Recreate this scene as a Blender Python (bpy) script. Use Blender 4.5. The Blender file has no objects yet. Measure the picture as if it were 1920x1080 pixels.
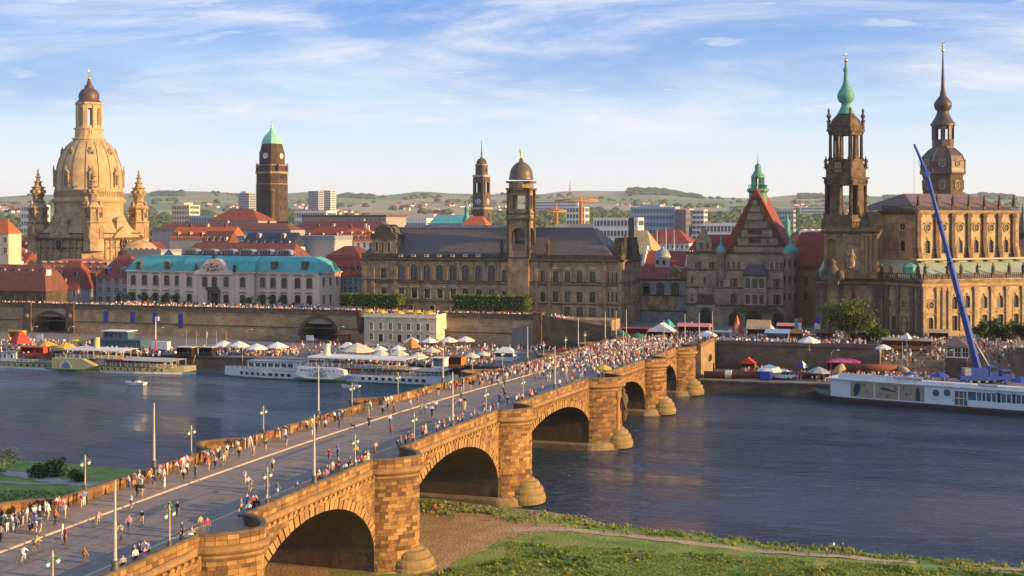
import bpy, bmesh, math, random
from math import sin, cos, pi, radians, sqrt, atan2
from mathutils import Vector, Matrix
rnd = random.Random(7)
SC = bpy.context.scene
COL = SC.collection
# ------------------------------------------------------------------ camera
F = 2500.0; YH = 415.0; H = 44.0
YAW = radians(18.5); CA, SA = cos(YAW), sin(YAW)
cd = bpy.data.cameras.new('camera'); cam = bpy.data.objects.new('camera', cd); COL.objects.link(cam)
cam.location = (0, 0, H); cam.rotation_euler = (pi/2, 0, YAW)
cd.sensor_width = 36; cd.lens = 36*F/1920; cd.shift_y = -(540-YH)/1920
cd.clip_start = 1; cd.clip_end = 60000
SC.camera = cam
# ------------------------------------------------------------------ sky, sun, exposure
SUN_AZ = radians(-3)
SUN_EL = radians(11.5)
w = bpy.data.worlds.new('World'); SC.world = w; w.use_nodes = True
nt = w.node_tree; nt.nodes.clear()
def nd(t, **k):
 n = nt.nodes.new(t)
 for a, b in k.items(): setattr(n, a, b)
 return n
def lk(a, b): nt.links.new(a, b)
def mth(op, a, b=None, clamp=False):
 n = nd('ShaderNodeMath', operation=op); n.use_clamp = clamp
 for i, q in enumerate((a, b)):
  if q is None: continue
  if isinstance(q, (int, float)): n.inputs[i].default_value = q
  else: lk(q, n.inputs[i])
 return n.outputs[0]
def mixc(fac, a, b):
 n = nd('ShaderNodeMix', data_type='RGBA')
 if isinstance(fac, (int, float)): n.inputs[0].default_value = fac
 else: lk(fac, n.inputs[0])
 for i, q in ((6, a), (7, b)):
  if isinstance(q, tuple): n.inputs[i].default_value = (*q, 1)
  else: lk(q, n.inputs[i])
 return n.outputs[2]
sky = nd('ShaderNodeTexSky', sky_type='NISHITA'); sky.sun_disc = False
sky.sun_elevation = SUN_EL; sky.sun_rotation = pi/2 - SUN_AZ
sky.altitude = 100; sky.air_density = 1.0; sky.dust_density = 0.4; sky.ozone_density = 3.0
tc = nd('ShaderNodeTexCoord'); sx = nd('ShaderNodeSeparateXYZ'); lk(tc.outputs['Generated'], sx.inputs[0])
zz = mth('MAXIMUM', sx.outputs[2], 0.0)
den = mth('ADD', zz, 0.10)
cv = nd('ShaderNodeCombineXYZ'); lk(mth('DIVIDE', sx.outputs[0], den), cv.inputs[0]); lk(mth('DIVIDE', sx.outputs[1], den), cv.inputs[1]); lk(mth('MULTIPLY', zz, 3.0), cv.inputs[2])
def cloud(scale, detail, lo, hi, loc, sxyz=(1,1,1), dist=0.4, rough=.55):
 mp = nd('ShaderNodeMapping'); lk(cv.outputs[0], mp.inputs[0]); mp.inputs['Location'].default_value = loc; mp.inputs['Scale'].default_value = sxyz
 mp.inputs['Rotation'].default_value = (0, 0, YAW)
 n = nd('ShaderNodeTexNoise'); lk(mp.outputs[0], n.inputs['Vector']); n.inputs['Scale'].default_value = scale; n.inputs['Detail'].default_value = detail
 n.inputs['Roughness'].default_value = rough; n.inputs['Distortion'].default_value = dist
 mr = nd('ShaderNodeMapRange', interpolation_type='SMOOTHSTEP'); lk(n.outputs[0], mr.inputs[0]); mr.inputs[1].default_value = lo; mr.inputs[2].default_value = hi
 return mr.outputs[0]
def erange(lo, hi):
 mr = nd('ShaderNodeMapRange', interpolation_type='SMOOTHSTEP'); lk(sx.outputs[2], mr.inputs[0]); mr.inputs[1].default_value = lo; mr.inputs[2].default_value = hi
 return mr.outputs[0]
SKYGAIN = 1.0
base = nd('ShaderNodeVectorMath', operation='SCALE'); lk(sky.outputs[0], base.inputs[0]); base.inputs[3].default_value = 1.0
grad = mixc(erange(0.0, 0.085), (6.7, 6.3, 5.9), (4.2, 5.2, 6.4))
grad = mixc(erange(0.085, 0.17), grad, (.55, 1.95, 5.3))
grad = mixc(erange(0.30, 0.75), grad, (1.5, 1.9, 2.9))
skyc = mixc(0.84, base.outputs[0], grad)
veil = mth('MULTIPLY', cloud(0.30, 7, .36, .60, (2.9, 4.6, 0), (1, 1.5, 1)), 0.88)
veil = mth('MULTIPLY', veil, erange(0.06, 0.115))
skyc = mixc(veil, skyc, (1.35, 2.5, 4.7))
wisp = mth('MULTIPLY', cloud(0.55, 10, .42, .72, (5.3, 2.1, 0), (1, 1.6, 1), .6, .64), erange(0.02, 0.10))
wisp = mth('MULTIPLY', wisp, 0.9)
skyc = mixc(wisp, skyc, (5.9, 5.8, 5.9))
puff = mth('MULTIPLY', cloud(3.2, 6, .60, .70, (3.1, 7.7, 0), (1, 1.3, 1), .3), mth('MULTIPLY', erange(0.05, 0.08), 0.3))
skyc = mixc(puff, skyc, (6.6, 6.2, 6.1))
bg = nd('ShaderNodeBackground'); lk(skyc, bg.inputs[0]); bg.inputs[1].default_value = 0.095
out = nd('ShaderNodeOutputWorld'); lk(bg.outputs[0], out.inputs[0])
sl = bpy.data.lights.new('sun', 'SUN'); sl.energy = 5.0; sl.angle = radians(0.6); sl.color = (1.0, 0.63, 0.26)
sun = bpy.data.objects.new('sun', sl); COL.objects.link(sun)
sd = Vector((cos(SUN_AZ)*cos(SUN_EL), sin(SUN_AZ)*cos(SUN_EL), sin(SUN_EL)))
sun.rotation_euler = sd.to_track_quat('Z', 'Y').to_euler(); sun.location = sd*900
vs = SC.view_settings; vs.view_transform = 'Standard'; vs.look = 'None'; vs.exposure = 0.9; vs.gamma = 1.0; vs.use_curve_mapping = False
SC.display_settings.display_device = 'sRGB'
SC.cycles.use_denoising = True
SC.cycles.max_bounces = 5; SC.cycles.diffuse_bounces = 3; SC.cycles.glossy_bounces = 3; SC.cycles.transmission_bounces = 3
SC.cycles.transparent_max_bounces = 6; SC.cycles.volume_bounces = 0
SC.cycles.caustics_reflective = False; SC.cycles.caustics_refractive = False
SC.cycles.sample_clamp_indirect = 6
# ------------------------------------------------------------------ pixel <-> place helpers (y = away across the river, x = along it)
def c2w(Xc, Yc): return (CA*Xc - SA*Yc, SA*Xc + CA*Yc)
def gp(px, py, z):
 Yc = (H-z)*F/(py-YH); x, y = c2w((px-960)*Yc/F, Yc); return Vector((x, y, z))
def dp(px, py, Yc):
 x, y = c2w((px-960)*Yc/F, Yc); return Vector((x, y, H-(py-YH)*Yc/F))
class Face:
 def __init__(s, x0, y0, ang=0.0):
  s.x0, s.y0, s.a = x0, y0, ang; s.t = (cos(ang), sin(ang)); s.n = (sin(ang), -cos(ang))
 def _solve(s, px):
  k = (px-960)/F
  ax, ay = CA - (-SA)*k, SA - CA*k
  return -(ax*s.x0 + ay*s.y0)/(ax*s.t[0] + ay*s.t[1])
 def s(s_, px): return s_._solve(px)
 def depth(s_, px):
  q = s_._solve(px); x, y = s_.x0+q*s_.t[0], s_.y0+q*s_.t[1]; return -SA*x + CA*y
 def z(s_, px, py): return H-(py-YH)*s_.depth(px)/F
 def w(s_, px, wpx): return abs(s_._solve(px+wpx/2)-s_._solve(px-wpx/2))
 def p(s_, q, out=0.0, z=0.0): return (s_.x0+q*s_.t[0]+out*s_.n[0], s_.y0+q*s_.t[1]+out*s_.n[1], z)
 def at(s_, px, py):
  q = s_._solve(px); return (s_.x0+q*s_.t[0], s_.y0+q*s_.t[1], s_.z(px, py))
# ------------------------------------------------------------------ mesh builder
class MB:
 def __init__(s): s.v = []; s.f = []; s.m = []; s.sm = []; s.M = None
 def add(s, vs, fs, m=0, smooth=False):
  b = len(s.v)
  if s.M is not None: vs = [tuple(s.M @ Vector(p)) for p in vs]
  s.v.extend(vs)
  for f in fs: s.f.append(tuple(b+i for i in f)); s.m.append(m); s.sm.append(smooth)
 def quad(s, a, b, c, d, m=0): s.add([a, b, c, d], [(0, 1, 2, 3)], m)
 def box(s, x0, x1, y0, y1, z0, z1, m=0):
  s.add([(x0,y0,z0),(x1,y0,z0),(x1,y1,z0),(x0,y1,z0),(x0,y0,z1),(x1,y0,z1),(x1,y1,z1),(x0,y1,z1)],
              [(0,3,2,1),(4,5,6,7),(0,1,5,4),(1,2,6,5),(2,3,7,6),(3,0,4,7)], m)
 def obox(s, c, t, l, d, z0, z1, m=0):
  n = (-t[1], t[0]); P = []
  for z in (z0, z1):
   for a, b in ((-1,-1),(1,-1),(1,1),(-1,1)):
    P.append((c[0]+a*l/2*t[0]+b*d/2*n[0], c[1]+a*l/2*t[1]+b*d/2*n[1], z))
  s.add(P, [(0,3,2,1),(4,5,6,7),(0,1,5,4),(1,2,6,5),(2,3,7,6),(3,0,4,7)], m)
 def prism(s, poly, z0, z1, m=0, cap=True, top=None):
  n = len(poly); q = top or poly
  vs = [(p[0], p[1], z0) for p in poly]+[(p[0], p[1], z1) for p in q]
  fs = [(i, (i+1) % n, n+(i+1) % n, n+i) for i in range(n)]
  if cap: fs += [tuple(range(n-1, -1, -1)), tuple(range(n, 2*n))]
  s.add(vs, fs, m)
 def lathe(s, prof, n=16, c=(0,0), m=0, smooth=True, rot=0.0, sx=1.0, sy=1.0, cap=True):
  vs = []; fs = []
  k = len(prof)
  for r, z in prof:
   for i in range(n):
    a = rot+2*pi*i/n; vs.append((c[0]+r*cos(a)*sx, c[1]+r*sin(a)*sy, z))
  for j in range(k-1):
   for i in range(n): fs.append((j*n+i, j*n+(i+1) % n, (j+1)*n+(i+1) % n, (j+1)*n+i))
  s.add(vs, fs, m, smooth)
  if cap:
   s.add([vs[i] for i in range(n)], [tuple(range(n-1, -1, -1))], m)
   s.add([vs[(k-1)*n+i] for i in range(n)], [tuple(range(n))], m)
 def tube(s, pts, r, n=6, m=0, smooth=True):
  pts = [Vector(p) for p in pts]; R = r if isinstance(r, (list, tuple)) else [r]*len(pts)
  rings = []
  for i, p in enumerate(pts):
   d = (pts[min(i+1, len(pts)-1)]-pts[max(i-1, 0)]).normalized()
   u = d.cross(Vector((0,0,1)))
   if u.length < .01: u = d.cross(Vector((1,0,0)))
   u.normalize(); w_ = d.cross(u)
   rings.append([tuple(p+R[i]*(cos(2*pi*k/n)*u+sin(2*pi*k/n)*w_)) for k in range(n)])
  vs = [q for rg in rings for q in rg]; fs = []
  for j in range(len(pts)-1):
   for k in range(n): fs.append((j*n+(k+1) % n, j*n+k, (j+1)*n+k, (j+1)*n+(k+1) % n))
  fs += [tuple(range(n)), tuple(range(len(vs)-1, len(vs)-n-1, -1))]
  s.add(vs, fs, m, smooth)
 def hip(s, x0, x1, y0, y1, z0, z1, hx0=0, hx1=0, hy=None, m=0, over=0.0):
  ym = (y0+y1)/2 if hy is None else hy
  a, b, c, d = (x0-over,y0-over,z0),(x1+over,y0-over,z0),(x1+over,y1+over,z0),(x0-over,y1+over,z0)
  e, f = (x0+hx0-(over if hx0 == 0 else 0),ym,z1),(x1-hx1+(over if hx1 == 0 else 0),ym,z1)
  s.add([a,b,c,d,e,f], [(0,1,5,4),(2,3,4,5),(1,2,5),(3,0,4),(3,2,1,0)], m)
 def mansard(s, x0, x1, y0, y1, z0, z1, z2, i1, i2, m=0, m2=None):
  def R(i, z): return [(x0+i,y0+i,z),(x1-i,y0+i,z),(x1-i,y1-i,z),(x0+i,y1-i,z)]
  A, B, C_ = R(0,z0), R(i1,z1), R(i2,z2)
  fs = [(i,(i+1)%4,4+(i+1)%4,4+i) for i in range(4)]
  s.add(A+B, fs, m); s.add(B+C_, fs+[(4,5,6,7)], m if m2 is None else m2)
 def mesh(s, name, mats):
  me = bpy.data.meshes.new(name); me.from_pydata([tuple(p) for p in s.v], [], s.f)
  for m in mats: me.materials.append(m)
  if len(mats) > 1: me.polygons.foreach_set('material_index', s.m)
  if any(s.sm): me.polygons.foreach_set('use_smooth', s.sm)
  me.update(); return me
def link(o, parent=None, loc=None, rz=None):
 COL.objects.link(o)
 if parent is not None: o.parent = parent
 if loc is not None: o.location = loc
 if rz is not None: o.rotation_euler = (0, 0, rz)
 return o
def aslist(m): return list(m) if isinstance(m, (list, tuple)) else [m]
def tag(o, label=None, cat=None, group=None, kind=None):
 if label: o['label'] = label
 if cat: o['category'] = cat
 if group: o['group'] = group
 if kind: o['kind'] = kind
 return o
def obj(name, mb, mats, parent=None, loc=None, rz=None):
 return link(bpy.data.objects.new(name, mb.mesh(name, aslist(mats))), parent, loc, rz)
def inst(name, me, parent=None, loc=None, rz=None): return link(bpy.data.objects.new(name, me), parent, loc, rz)
class Thing:
 def __init__(s, name, label, cat, loc, group=None, kind=None):
  s.loc = Vector(loc); s.root = bpy.data.objects.new(name, None); COL.objects.link(s.root); s.root.location = s.loc
  s.root.empty_display_size = 1.0
  tag(s.root, label, cat, group, kind)
 def part(s, name, mb, mats, parent=None):
  me = mb.mesh(name, aslist(mats)); me.transform(Matrix.Translation(-s.loc))
  o = bpy.data.objects.new(name, me); link(o, parent or s.root)
  return o
 def inst(s, name, me, loc, rz=0.0, parent=None, scale=None):
  o = inst(name, me, parent or s.root, Vector(loc)-s.loc, rz)
  if scale: o.scale = scale
  return o
def copy_tree(o, parent=None):
 c = o.copy(); COL.objects.link(c); c.parent = parent
 for ch in list(o.children): copy_tree(ch, c)
 return c
def single(name, mb, mats, label, cat, group=None, kind=None):
 xs = [p[0] for p in mb.v]; ys = [p[1] for p in mb.v]; zs = [p[2] for p in mb.v]
 loc = Vector(((min(xs)+max(xs))/2, (min(ys)+max(ys))/2, min(zs)))
 me = mb.mesh(name, aslist(mats)); me.transform(Matrix.Translation(-loc))
 o = link(bpy.data.objects.new(name, me), None, loc); tag(o, label, cat, group, kind); return o
# ------------------------------------------------------------------ materials
MATS = {}
def mat(name, c1, c2=None, rough=.8, scale=.6, bump=.0, bscale=None, metal=0.0, stain=None, stain_amt=.5, stain_scale=.15, spec=.5, brick=None, detail=5, alpha=None, emit=None, sstretch=(1,1,1), coat=0, transl=0):
 if name in MATS: return MATS[name]
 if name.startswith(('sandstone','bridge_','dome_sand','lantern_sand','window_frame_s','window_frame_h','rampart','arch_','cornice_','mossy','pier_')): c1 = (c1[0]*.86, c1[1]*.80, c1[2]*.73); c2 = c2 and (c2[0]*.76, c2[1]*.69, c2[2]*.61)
 m = bpy.data.materials.new(name); m.use_nodes = True; t = m.node_tree; N = t.nodes; L = t.links
 bs = N['Principled BSDF']; bs.inputs['Roughness'].default_value = rough; bs.inputs['Metallic'].default_value = metal
 bs.inputs['Specular IOR Level'].default_value = spec
 geo = N.new('ShaderNodeNewGeometry')
 def mix(fac, a, b, bt='MIX'):
  n = N.new('ShaderNodeMix'); n.data_type = 'RGBA'; n.blend_type = bt
  if isinstance(fac, (int, float)): n.inputs[0].default_value = fac
  else: L.new(fac, n.inputs[0])
  for i, q in ((6, a), (7, b)):
   if isinstance(q, tuple): n.inputs[i].default_value = (*q, 1)
   else: L.new(q, n.inputs[i])
  return n.outputs[2]
 def noise(sc_, lo, hi, det=detail, st=(1,1,1), off=0.0):
  mp = N.new('ShaderNodeMapping'); L.new(geo.outputs['Position'], mp.inputs[0]); mp.inputs['Scale'].default_value = st; mp.inputs['Location'].default_value = (off, off*.7, 0)
  n = N.new('ShaderNodeTexNoise'); L.new(mp.outputs[0], n.inputs['Vector']); n.inputs['Scale'].default_value = sc_; n.inputs['Detail'].default_value = det; n.inputs['Roughness'].default_value = .6
  r = N.new('ShaderNodeMapRange'); L.new(n.outputs[0], r.inputs[0]); r.inputs[1].default_value = lo; r.inputs[2].default_value = hi
  return r.outputs[0], n.outputs[0]
 col = c1; hgt = None
 if c2 is not None:
  fac, raw = noise(scale, .35, .65); col = mix(fac, c1, c2); hgt = raw
 if brick:
  sep = N.new('ShaderNodeSeparateXYZ'); L.new(geo.outputs['Position'], sep.inputs[0])
  ad = N.new('ShaderNodeMath'); ad.operation = 'ADD'; L.new(sep.outputs[0], ad.inputs[0]); L.new(sep.outputs[1], ad.inputs[1])
  cb = N.new('ShaderNodeCombineXYZ'); L.new(ad.outputs[0], cb.inputs[0]); L.new(sep.outputs[2], cb.inputs[1])
  b = N.new('ShaderNodeTexBrick'); L.new(cb.outputs[0], b.inputs['Vector']); b.inputs['Scale'].default_value = 1
  b.inputs['Brick Width'].default_value = brick[0]; b.inputs['Row Height'].default_value = brick[1]; b.inputs['Mortar Size'].default_value = brick[3] if len(brick) > 3 else .02
  b.inputs['Color1'].default_value = (1,1,1,1); d = brick[2]; b.inputs['Color2'].default_value = (d,d*.97,d*.92,1); b.inputs['Mortar'].default_value = (d*.75,d*.7,d*.62,1)
  b.inputs['Bias'].default_value = -.2
  col = mix(1.0, col, b.outputs['Color'], 'MULTIPLY'); hgt = b.outputs['Fac'] if hgt is None else hgt
 if stain:
  fac, raw = noise(stain_scale, .5-.18*stain_amt, .5+.34-.22*stain_amt, 8, sstretch, 31.0)
  mm = N.new('ShaderNodeMath'); mm.operation = 'MULTIPLY'; L.new(fac, mm.inputs[0]); mm.inputs[1].default_value = .35+.6*stain_amt; mm.use_clamp = True
  col = mix(mm.outputs[0], col, stain)
 if isinstance(col, tuple): bs.inputs['Base Color'].default_value = (*col, 1)
 else: L.new(col, bs.inputs['Base Color'])
 if bump:
  _, raw = noise(bscale or scale*4, 0, 1, 6)
  bp = N.new('ShaderNodeBump'); bp.inputs['Strength'].default_value = bump; bp.inputs['Distance'].default_value = .15
  L.new(raw, bp.inputs['Height']); L.new(bp.outputs[0], bs.inputs['Normal'])
 if alpha is not None: bs.inputs['Alpha'].default_value = alpha
 if coat: bs.inputs['Coat Weight'].default_value = coat
 if transl:
  tr_ = N.new('ShaderNodeBsdfTranslucent'); ms = N.new('ShaderNodeMixShader'); ms.inputs[0].default_value = transl
  if isinstance(col, tuple): tr_.inputs[0].default_value = (*col, 1)
  else: L.new(col, tr_.inputs[0])
  L.new(bs.outputs[0], ms.inputs[1]); L.new(tr_.outputs[0], ms.inputs[2]); L.new(ms.outputs[0], N['Material Output'].inputs[0])
 MATS[name] = m; return m
S_WARM = mat('sandstone_honey', (.52,.36,.18), (.38,.25,.12), .9, .5, .25, 2.5, stain=(.10,.075,.055), stain_amt=.35, stain_scale=.22, brick=(1.3,.55,.78))
S_PALE = mat('sandstone_pale', (.62,.49,.31), (.48,.365,.22), .9, .4, .2, 2.0, stain=(.13,.09,.06), stain_amt=.38, stain_scale=.3, brick=(1.6,.7,.86))
S_GREY = mat('sandstone_grey', (.62,.455,.28), (.44,.315,.19), .9, .5, .25, 2.5, stain=(.075,.056,.042), stain_amt=.6, stain_scale=.3, brick=(1.4,.6,.75), sstretch=(1,1,.45))
S_GREY2 = mat('sandstone_cool', (.50,.405,.29), (.36,.29,.21), .9, .5, .25, 2.5, stain=(.07,.06,.052), stain_amt=.55, stain_scale=.2, brick=(1.4,.6,.78), sstretch=(1,1,.45))
S_DARK = mat('sandstone_black', (.13,.10,.07), (.065,.052,.042), .9, .6, .3, 2.5, stain=(.20,.155,.10), stain_amt=.3, stain_scale=.3, brick=(1.3,.6,.7))
S_BROWN = mat('sandstone_brown', (.24,.165,.10), (.13,.09,.06), .9, .45, .3, 2.5, stain=(.05,.042,.038), stain_amt=.5, stain_scale=.2, brick=(1.3,.6,.7))
S_TRIM = mat('sandstone_trim', (.21,.16,.11), (.10,.077,.058), .9, .8, .2, 3, stain=(.06,.055,.05), stain_amt=.5, stain_scale=.35)
S_TRIMW = mat('sandstone_trim_warm', (.50,.39,.24), (.33,.24,.14), .9, .8, .2, 3, stain=(.08,.06,.045), stain_amt=.35, stain_scale=.4)
BRONZE = mat('dark_bronze', (.035,.035,.03), (.06,.06,.05), .6, 2, stain=(.10,.17,.13), stain_amt=.2)
VERDI = mat('copper_patina', (.07,.245,.19), (.12,.33,.255), .6, .8, .15, 3, stain=(.05,.20,.17), stain_amt=.35, stain_scale=.5)
VERDI2 = mat('copper_patina_dark', (.075,.24,.16), (.14,.33,.21), .55, 1.2, .1, stain=(.03,.07,.055), stain_amt=.5, stain_scale=.6)
TEAL = mat('copper_roof', (.07,.36,.33), (.11,.43,.385), .55, .7, .15, 2, stain=(.055,.21,.19), stain_amt=.5, stain_scale=.5, sstretch=(1,1,.3))
COPPER_D = mat('copper_brown', (.115,.065,.05), (.075,.045,.04), .5, .9, .1, 2, stain=(.05,.035,.035), stain_amt=.4)
COPPER_R = mat('copper_red_brown', (.10,.062,.05), (.07,.045,.04), .5, .9)
LEAD = mat('lead_grey', (.20,.22,.25), (.27,.29,.32), .5, 1.0)
GOLD = mat('gilding', (.85,.55,.12), None, .25, metal=1.0)
SLATE = mat('roof_slate', (.135,.10,.08), (.10,.076,.064), .6, .8, .2, 3, stain=(.12,.085,.065), stain_amt=.4, stain_scale=.12)
NAVY = mat('roof_navy', (.025,.03,.05), (.035,.04,.06), .5, 1)
R_RED = mat('roof_tiles_red', (.30,.06,.03), (.21,.045,.026), .8, .9, .35, 4, stain=(.10,.034,.025), stain_amt=.5, stain_scale=.35)
R_ORG = mat('roof_tiles_orange', (.52,.13,.04), (.42,.10,.035), .8, .5, .25, 4, stain=(.28,.075,.03), stain_amt=.3, stain_scale=.2)
R_BRN = mat('roof_tiles_brown', (.19,.062,.04), (.14,.05,.035), .8, .5, .25, 4, stain=(.08,.035,.028), stain_amt=.4, stain_scale=.2)
R_MAR = mat('roof_tiles_maroon', (.17,.035,.03), (.12,.03,.028), .8, .5, .25, 4, stain=(.07,.025,.025), stain_amt=.4, stain_scale=.2)
P_CREAM = mat('plaster_cream', (.62,.53,.40), (.56,.47,.35), .9, .3, stain=(.40,.33,.24), stain_amt=.25)
P_PINK = mat('plaster_rose', (.74,.55,.42), (.67,.49,.38), .9, .25, stain=(.42,.33,.27), stain_amt=.3, stain_scale=.1, sstretch=(1,1,.4))
P_WHITE = mat('plaster_white', (.70,.68,.63), (.62,.60,.56), .9, .3)
P_GREY = mat('plaster_grey', (.34,.31,.29), (.29,.265,.25), .9, .3, stain=(.20,.18,.17), stain_amt=.3)
P_BLUE = mat('plaster_blue_grey', (.22,.25,.29), (.18,.21,.25), .9, .3)
P_YEL = mat('plaster_yellow', (.62,.46,.22), (.55,.40,.19), .9, .3)
P_ORG = mat('plaster_orange', (.52,.30,.13), (.42,.23,.10), .9, .3, stain=(.24,.12,.06), stain_amt=.4)
CONC = mat('concrete', (.42,.40,.37), (.36,.34,.32), .9, .4)
GLASS = mat('window_glass', (.014,.015,.018), (.03,.028,.026), .15, .35, spec=.6)
GLASS2 = mat('window_curtain', (.17,.15,.13), (.07,.065,.06), .3, .9)
GLASS_D = mat('window_glass_dark', (.02,.02,.02), None, .3, spec=.3)
FR_WHITE = mat('window_frame_white', (.62,.60,.55), None, .7)
FR_DARK = mat('window_frame_dark', (.10,.085,.07), None, .7)
FR_STONE = mat('window_frame_stone', (.62,.48,.33), (.46,.35,.235), .9, 1.5, stain=(.10,.085,.07), stain_amt=.4, stain_scale=.5)
FR_WARM = mat('window_frame_honey', (.52,.40,.25), (.40,.30,.18), .9, 1.5)
WHITE = mat('white_paint', (.76,.75,.72), (.64,.63,.60), .5, 1.5, stain=(.42,.38,.33), stain_amt=.25, stain_scale=.5, sstretch=(1,1,.3))
OFFW = mat('canvas_offwhite', (.72,.70,.64), (.64,.62,.57), .8, .8)
BLACK = mat('black_paint', (.02,.02,.022), None, .5)
STEEL = mat('galvanised_steel', (.32,.33,.34), (.26,.27,.28), .5, 2, metal=.3)
# ------------------------------------------------------------------ walls with real openings, and windows
def wall(mb, fc, s0, s1, z0, z1, ops, m=0, rev=.35, mr=None):
 if mr is None: mr = m
 ops = [o for o in ops if o[0]-o[1]/2 > s0+.02 and o[0]+o[1]/2 < s1-.02 and o[2] >= z0 and o[3] < z1]
 zs = sorted({z0, z1, *[round(o[2],3) for o in ops], *[round(o[3],3) for o in ops]})
 for za, zb in zip(zs, zs[1:]):
  if zb-za < 1e-4: continue
  cut = sorted((o[0]-o[1]/2, o[0]+o[1]/2) for o in ops if o[2] < zb-1e-3 and o[3] > za+1e-3)
  q = s0
  for a, b in cut+[(s1, s1)]:
   if a-q > 1e-4: mb.quad(fc.p(q,0,za), fc.p(a,0,za), fc.p(a,0,zb), fc.p(q,0,zb), m)
   q = max(q, b)
 for sc_, wd, za, zb, ar in ops:
  a, b = sc_-wd/2, sc_+wd/2
  zt = zb
  if ar:
   r = wd/2; zt = zb-r*(ar if ar > 0 else 1); n = 8
   P = [(sc_+r*cos(pi*k/n), zt+(zb-zt)*sin(pi*k/n)) for k in range(n+1)]
   for k in range(n):
    (p1, q1), (p2, q2) = P[k], P[k+1]
    mb.quad(fc.p(p1,0,q1), fc.p(p1,0,zb), fc.p(p2,0,zb), fc.p(p2,0,q2), m)
    mb.quad(fc.p(p1,0,q1), fc.p(p2,0,q2), fc.p(p2,-rev,q2), fc.p(p1,-rev,q1), mr)
  else:
   mb.quad(fc.p(a,0,zb), fc.p(a,-rev,zb), fc.p(b,-rev,zb), fc.p(b,0,zb), mr)
  mb.quad(fc.p(a,0,za), fc.p(a,-rev,za), fc.p(a,-rev,zt), fc.p(a,0,zt), mr)
  mb.quad(fc.p(b,0,za), fc.p(b,0,zt), fc.p(b,-rev,zt), fc.p(b,-rev,za), mr)
  mb.quad(fc.p(a,0,za), fc.p(b,0,za), fc.p(b,-rev,za), fc.p(a,-rev,za), mr)
WINC = {}
def win_mesh(w_, h_, ar, style, mats, rev):
 key = (round(w_, 1), round(h_, 1), ar, style, tuple(m.name for m in mats), rev)
 if key in WINC: return WINC[key]
 w_, h_ = key[0], key[1]
 mb = MB(); g = rev-.04; r = w_/2; zt = h_-(r*ar if ar else 0)
 e = .03
 if ar:
  n = 8; P = [((r+e)*cos(pi*k/n), zt+(h_-zt+e)*sin(pi*k/n)) for k in range(n+1)]
  mb.add([(-r-e,g,-e),(r+e,g,-e)]+[(p,g,q) for p, q in P], [tuple(range(n+3))], 1)
 else: mb.quad((-r-e,g,-e),(r+e,g,-e),(r+e,g,h_+e),(-r-e,g,h_+e), 1)
 cols, rows, arch, ped, sill = style
 t = max(.07, w_*.05)
 for k in range(cols+1):
  x = -r+w_*k/cols; zz_ = zt if k in (0, cols) else h_-.02
  mb.box(x-t/2, x+t/2, g-.10, g-.02, 0, zz_, 0)
 for k in range(rows+1):
  z = zt*k/rows; mb.box(-r, r, g-.09, g-.03, z-t/2, z+t/2, 0)
 if arch:
  a = arch; o = .12
  mb.box(-r-a, -r, -o, .01, -.02, zt, 2); mb.box(r, r+a, -o, .01, -.02, zt, 2)
  if ar:
   n = 8
   for k in range(n):
    q = [(R_*cos(pi*j/n), zt+(R_-r+(h_-zt))*sin(pi*j/n) if True else 0) for R_ in (r, r+a) for j in (k, k+1)]
    (x1,z1),(x2,z2),(x3,z3),(x4,z4) = q
    mb.add([(x1,-o,z1),(x2,-o,z2),(x4,-o,z4),(x3,-o,z3),(x3,.01,z3),(x4,.01,z4),(x1,.01,z1),(x2,.01,z2)], [(0,1,2,3)[::-1],(3,2,5,4)[::-1],(0,6,7,1)[::-1]], 2)
  else: mb.box(-r-a, r+a, -o-.02, .01, h_, h_+a, 2)
 if sill: mb.box(-r-arch-.12, r+arch+.12, -.3, .01, -.28, -.02, 2)
 top = h_+arch
 if ped == 'tri':
  mb.box(-r-arch-.25, r+arch+.25, -.35, .01, top+.25, top+.45, 2)
  R_ = r+arch+.3
  for y0, y1, k, z in ((-.38, .01, 1.0, .45),):
   mb.add([(-R_,y0,top+z),(R_,y0,top+z),(0,y0,top+z+R_*.55),(-R_,y1,top+z),(R_,y1,top+z),(0,y1,top+z+R_*.55)], [(0,1,2),(1,4,5,2),(3,0,2,5)], 2)
 elif ped == 'arc':
  R_ = r+arch+.3; n = 8; P = [(-R_*cos(pi*k/n), top+.35+R_*.42*sin(pi*k/n)) for k in range(n+1)]
  for k in range(n):
   (x1,z1),(x2,z2) = P[k], P[k+1]
   mb.add([(x1,-.38,z1),(x2,-.38,z2),(x2,-.38,z2-.22),(x1,-.38,z1-.22),(x1,.01,z1),(x2,.01,z2)], [(3,2,1,0),(0,1,5,4)], 2)
  mb.add([(x,-.1,z-.1) for x, z in P], [tuple(range(n, -1, -1))], 2)
 elif ped == 'flat': mb.box(-r-arch-.25, r+arch+.25, -.38, .01, top+.15, top+.42, 2)
 elif ped == 'key':
  mb.add([(-.22,-.3,top-.35),(.22,-.3,top-.35),(.34,-.3,top+.5),(-.34,-.3,top+.5),(-.22,0,top-.35),(.22,0,top-.35),(.34,0,top+.5),(-.34,0,top+.5)], [(0,1,2,3),(1,5,6,2),(4,0,3,7),(3,2,6,7)], 2)
 me = mb.mesh('window', mats); WINC[key] = me; return me
def put_windows(T, fc, ops, style=(2,3,.22,None,True), mats=None, rev=.35, parent=None, name='window'):
 mats = mats or (FR_DARK, GLASS, FR_STONE)
 for sc_, wd, za, zb, ar in ops:
  mv = (mats[0], GLASS2, mats[2]) if mats[1] is GLASS and rnd.random() < .22 else mats
  T.inst(name, win_mesh(wd, zb-za, ar, style, mv, rev), fc.p(sc_, 0, za), fc.a, parent)
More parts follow.
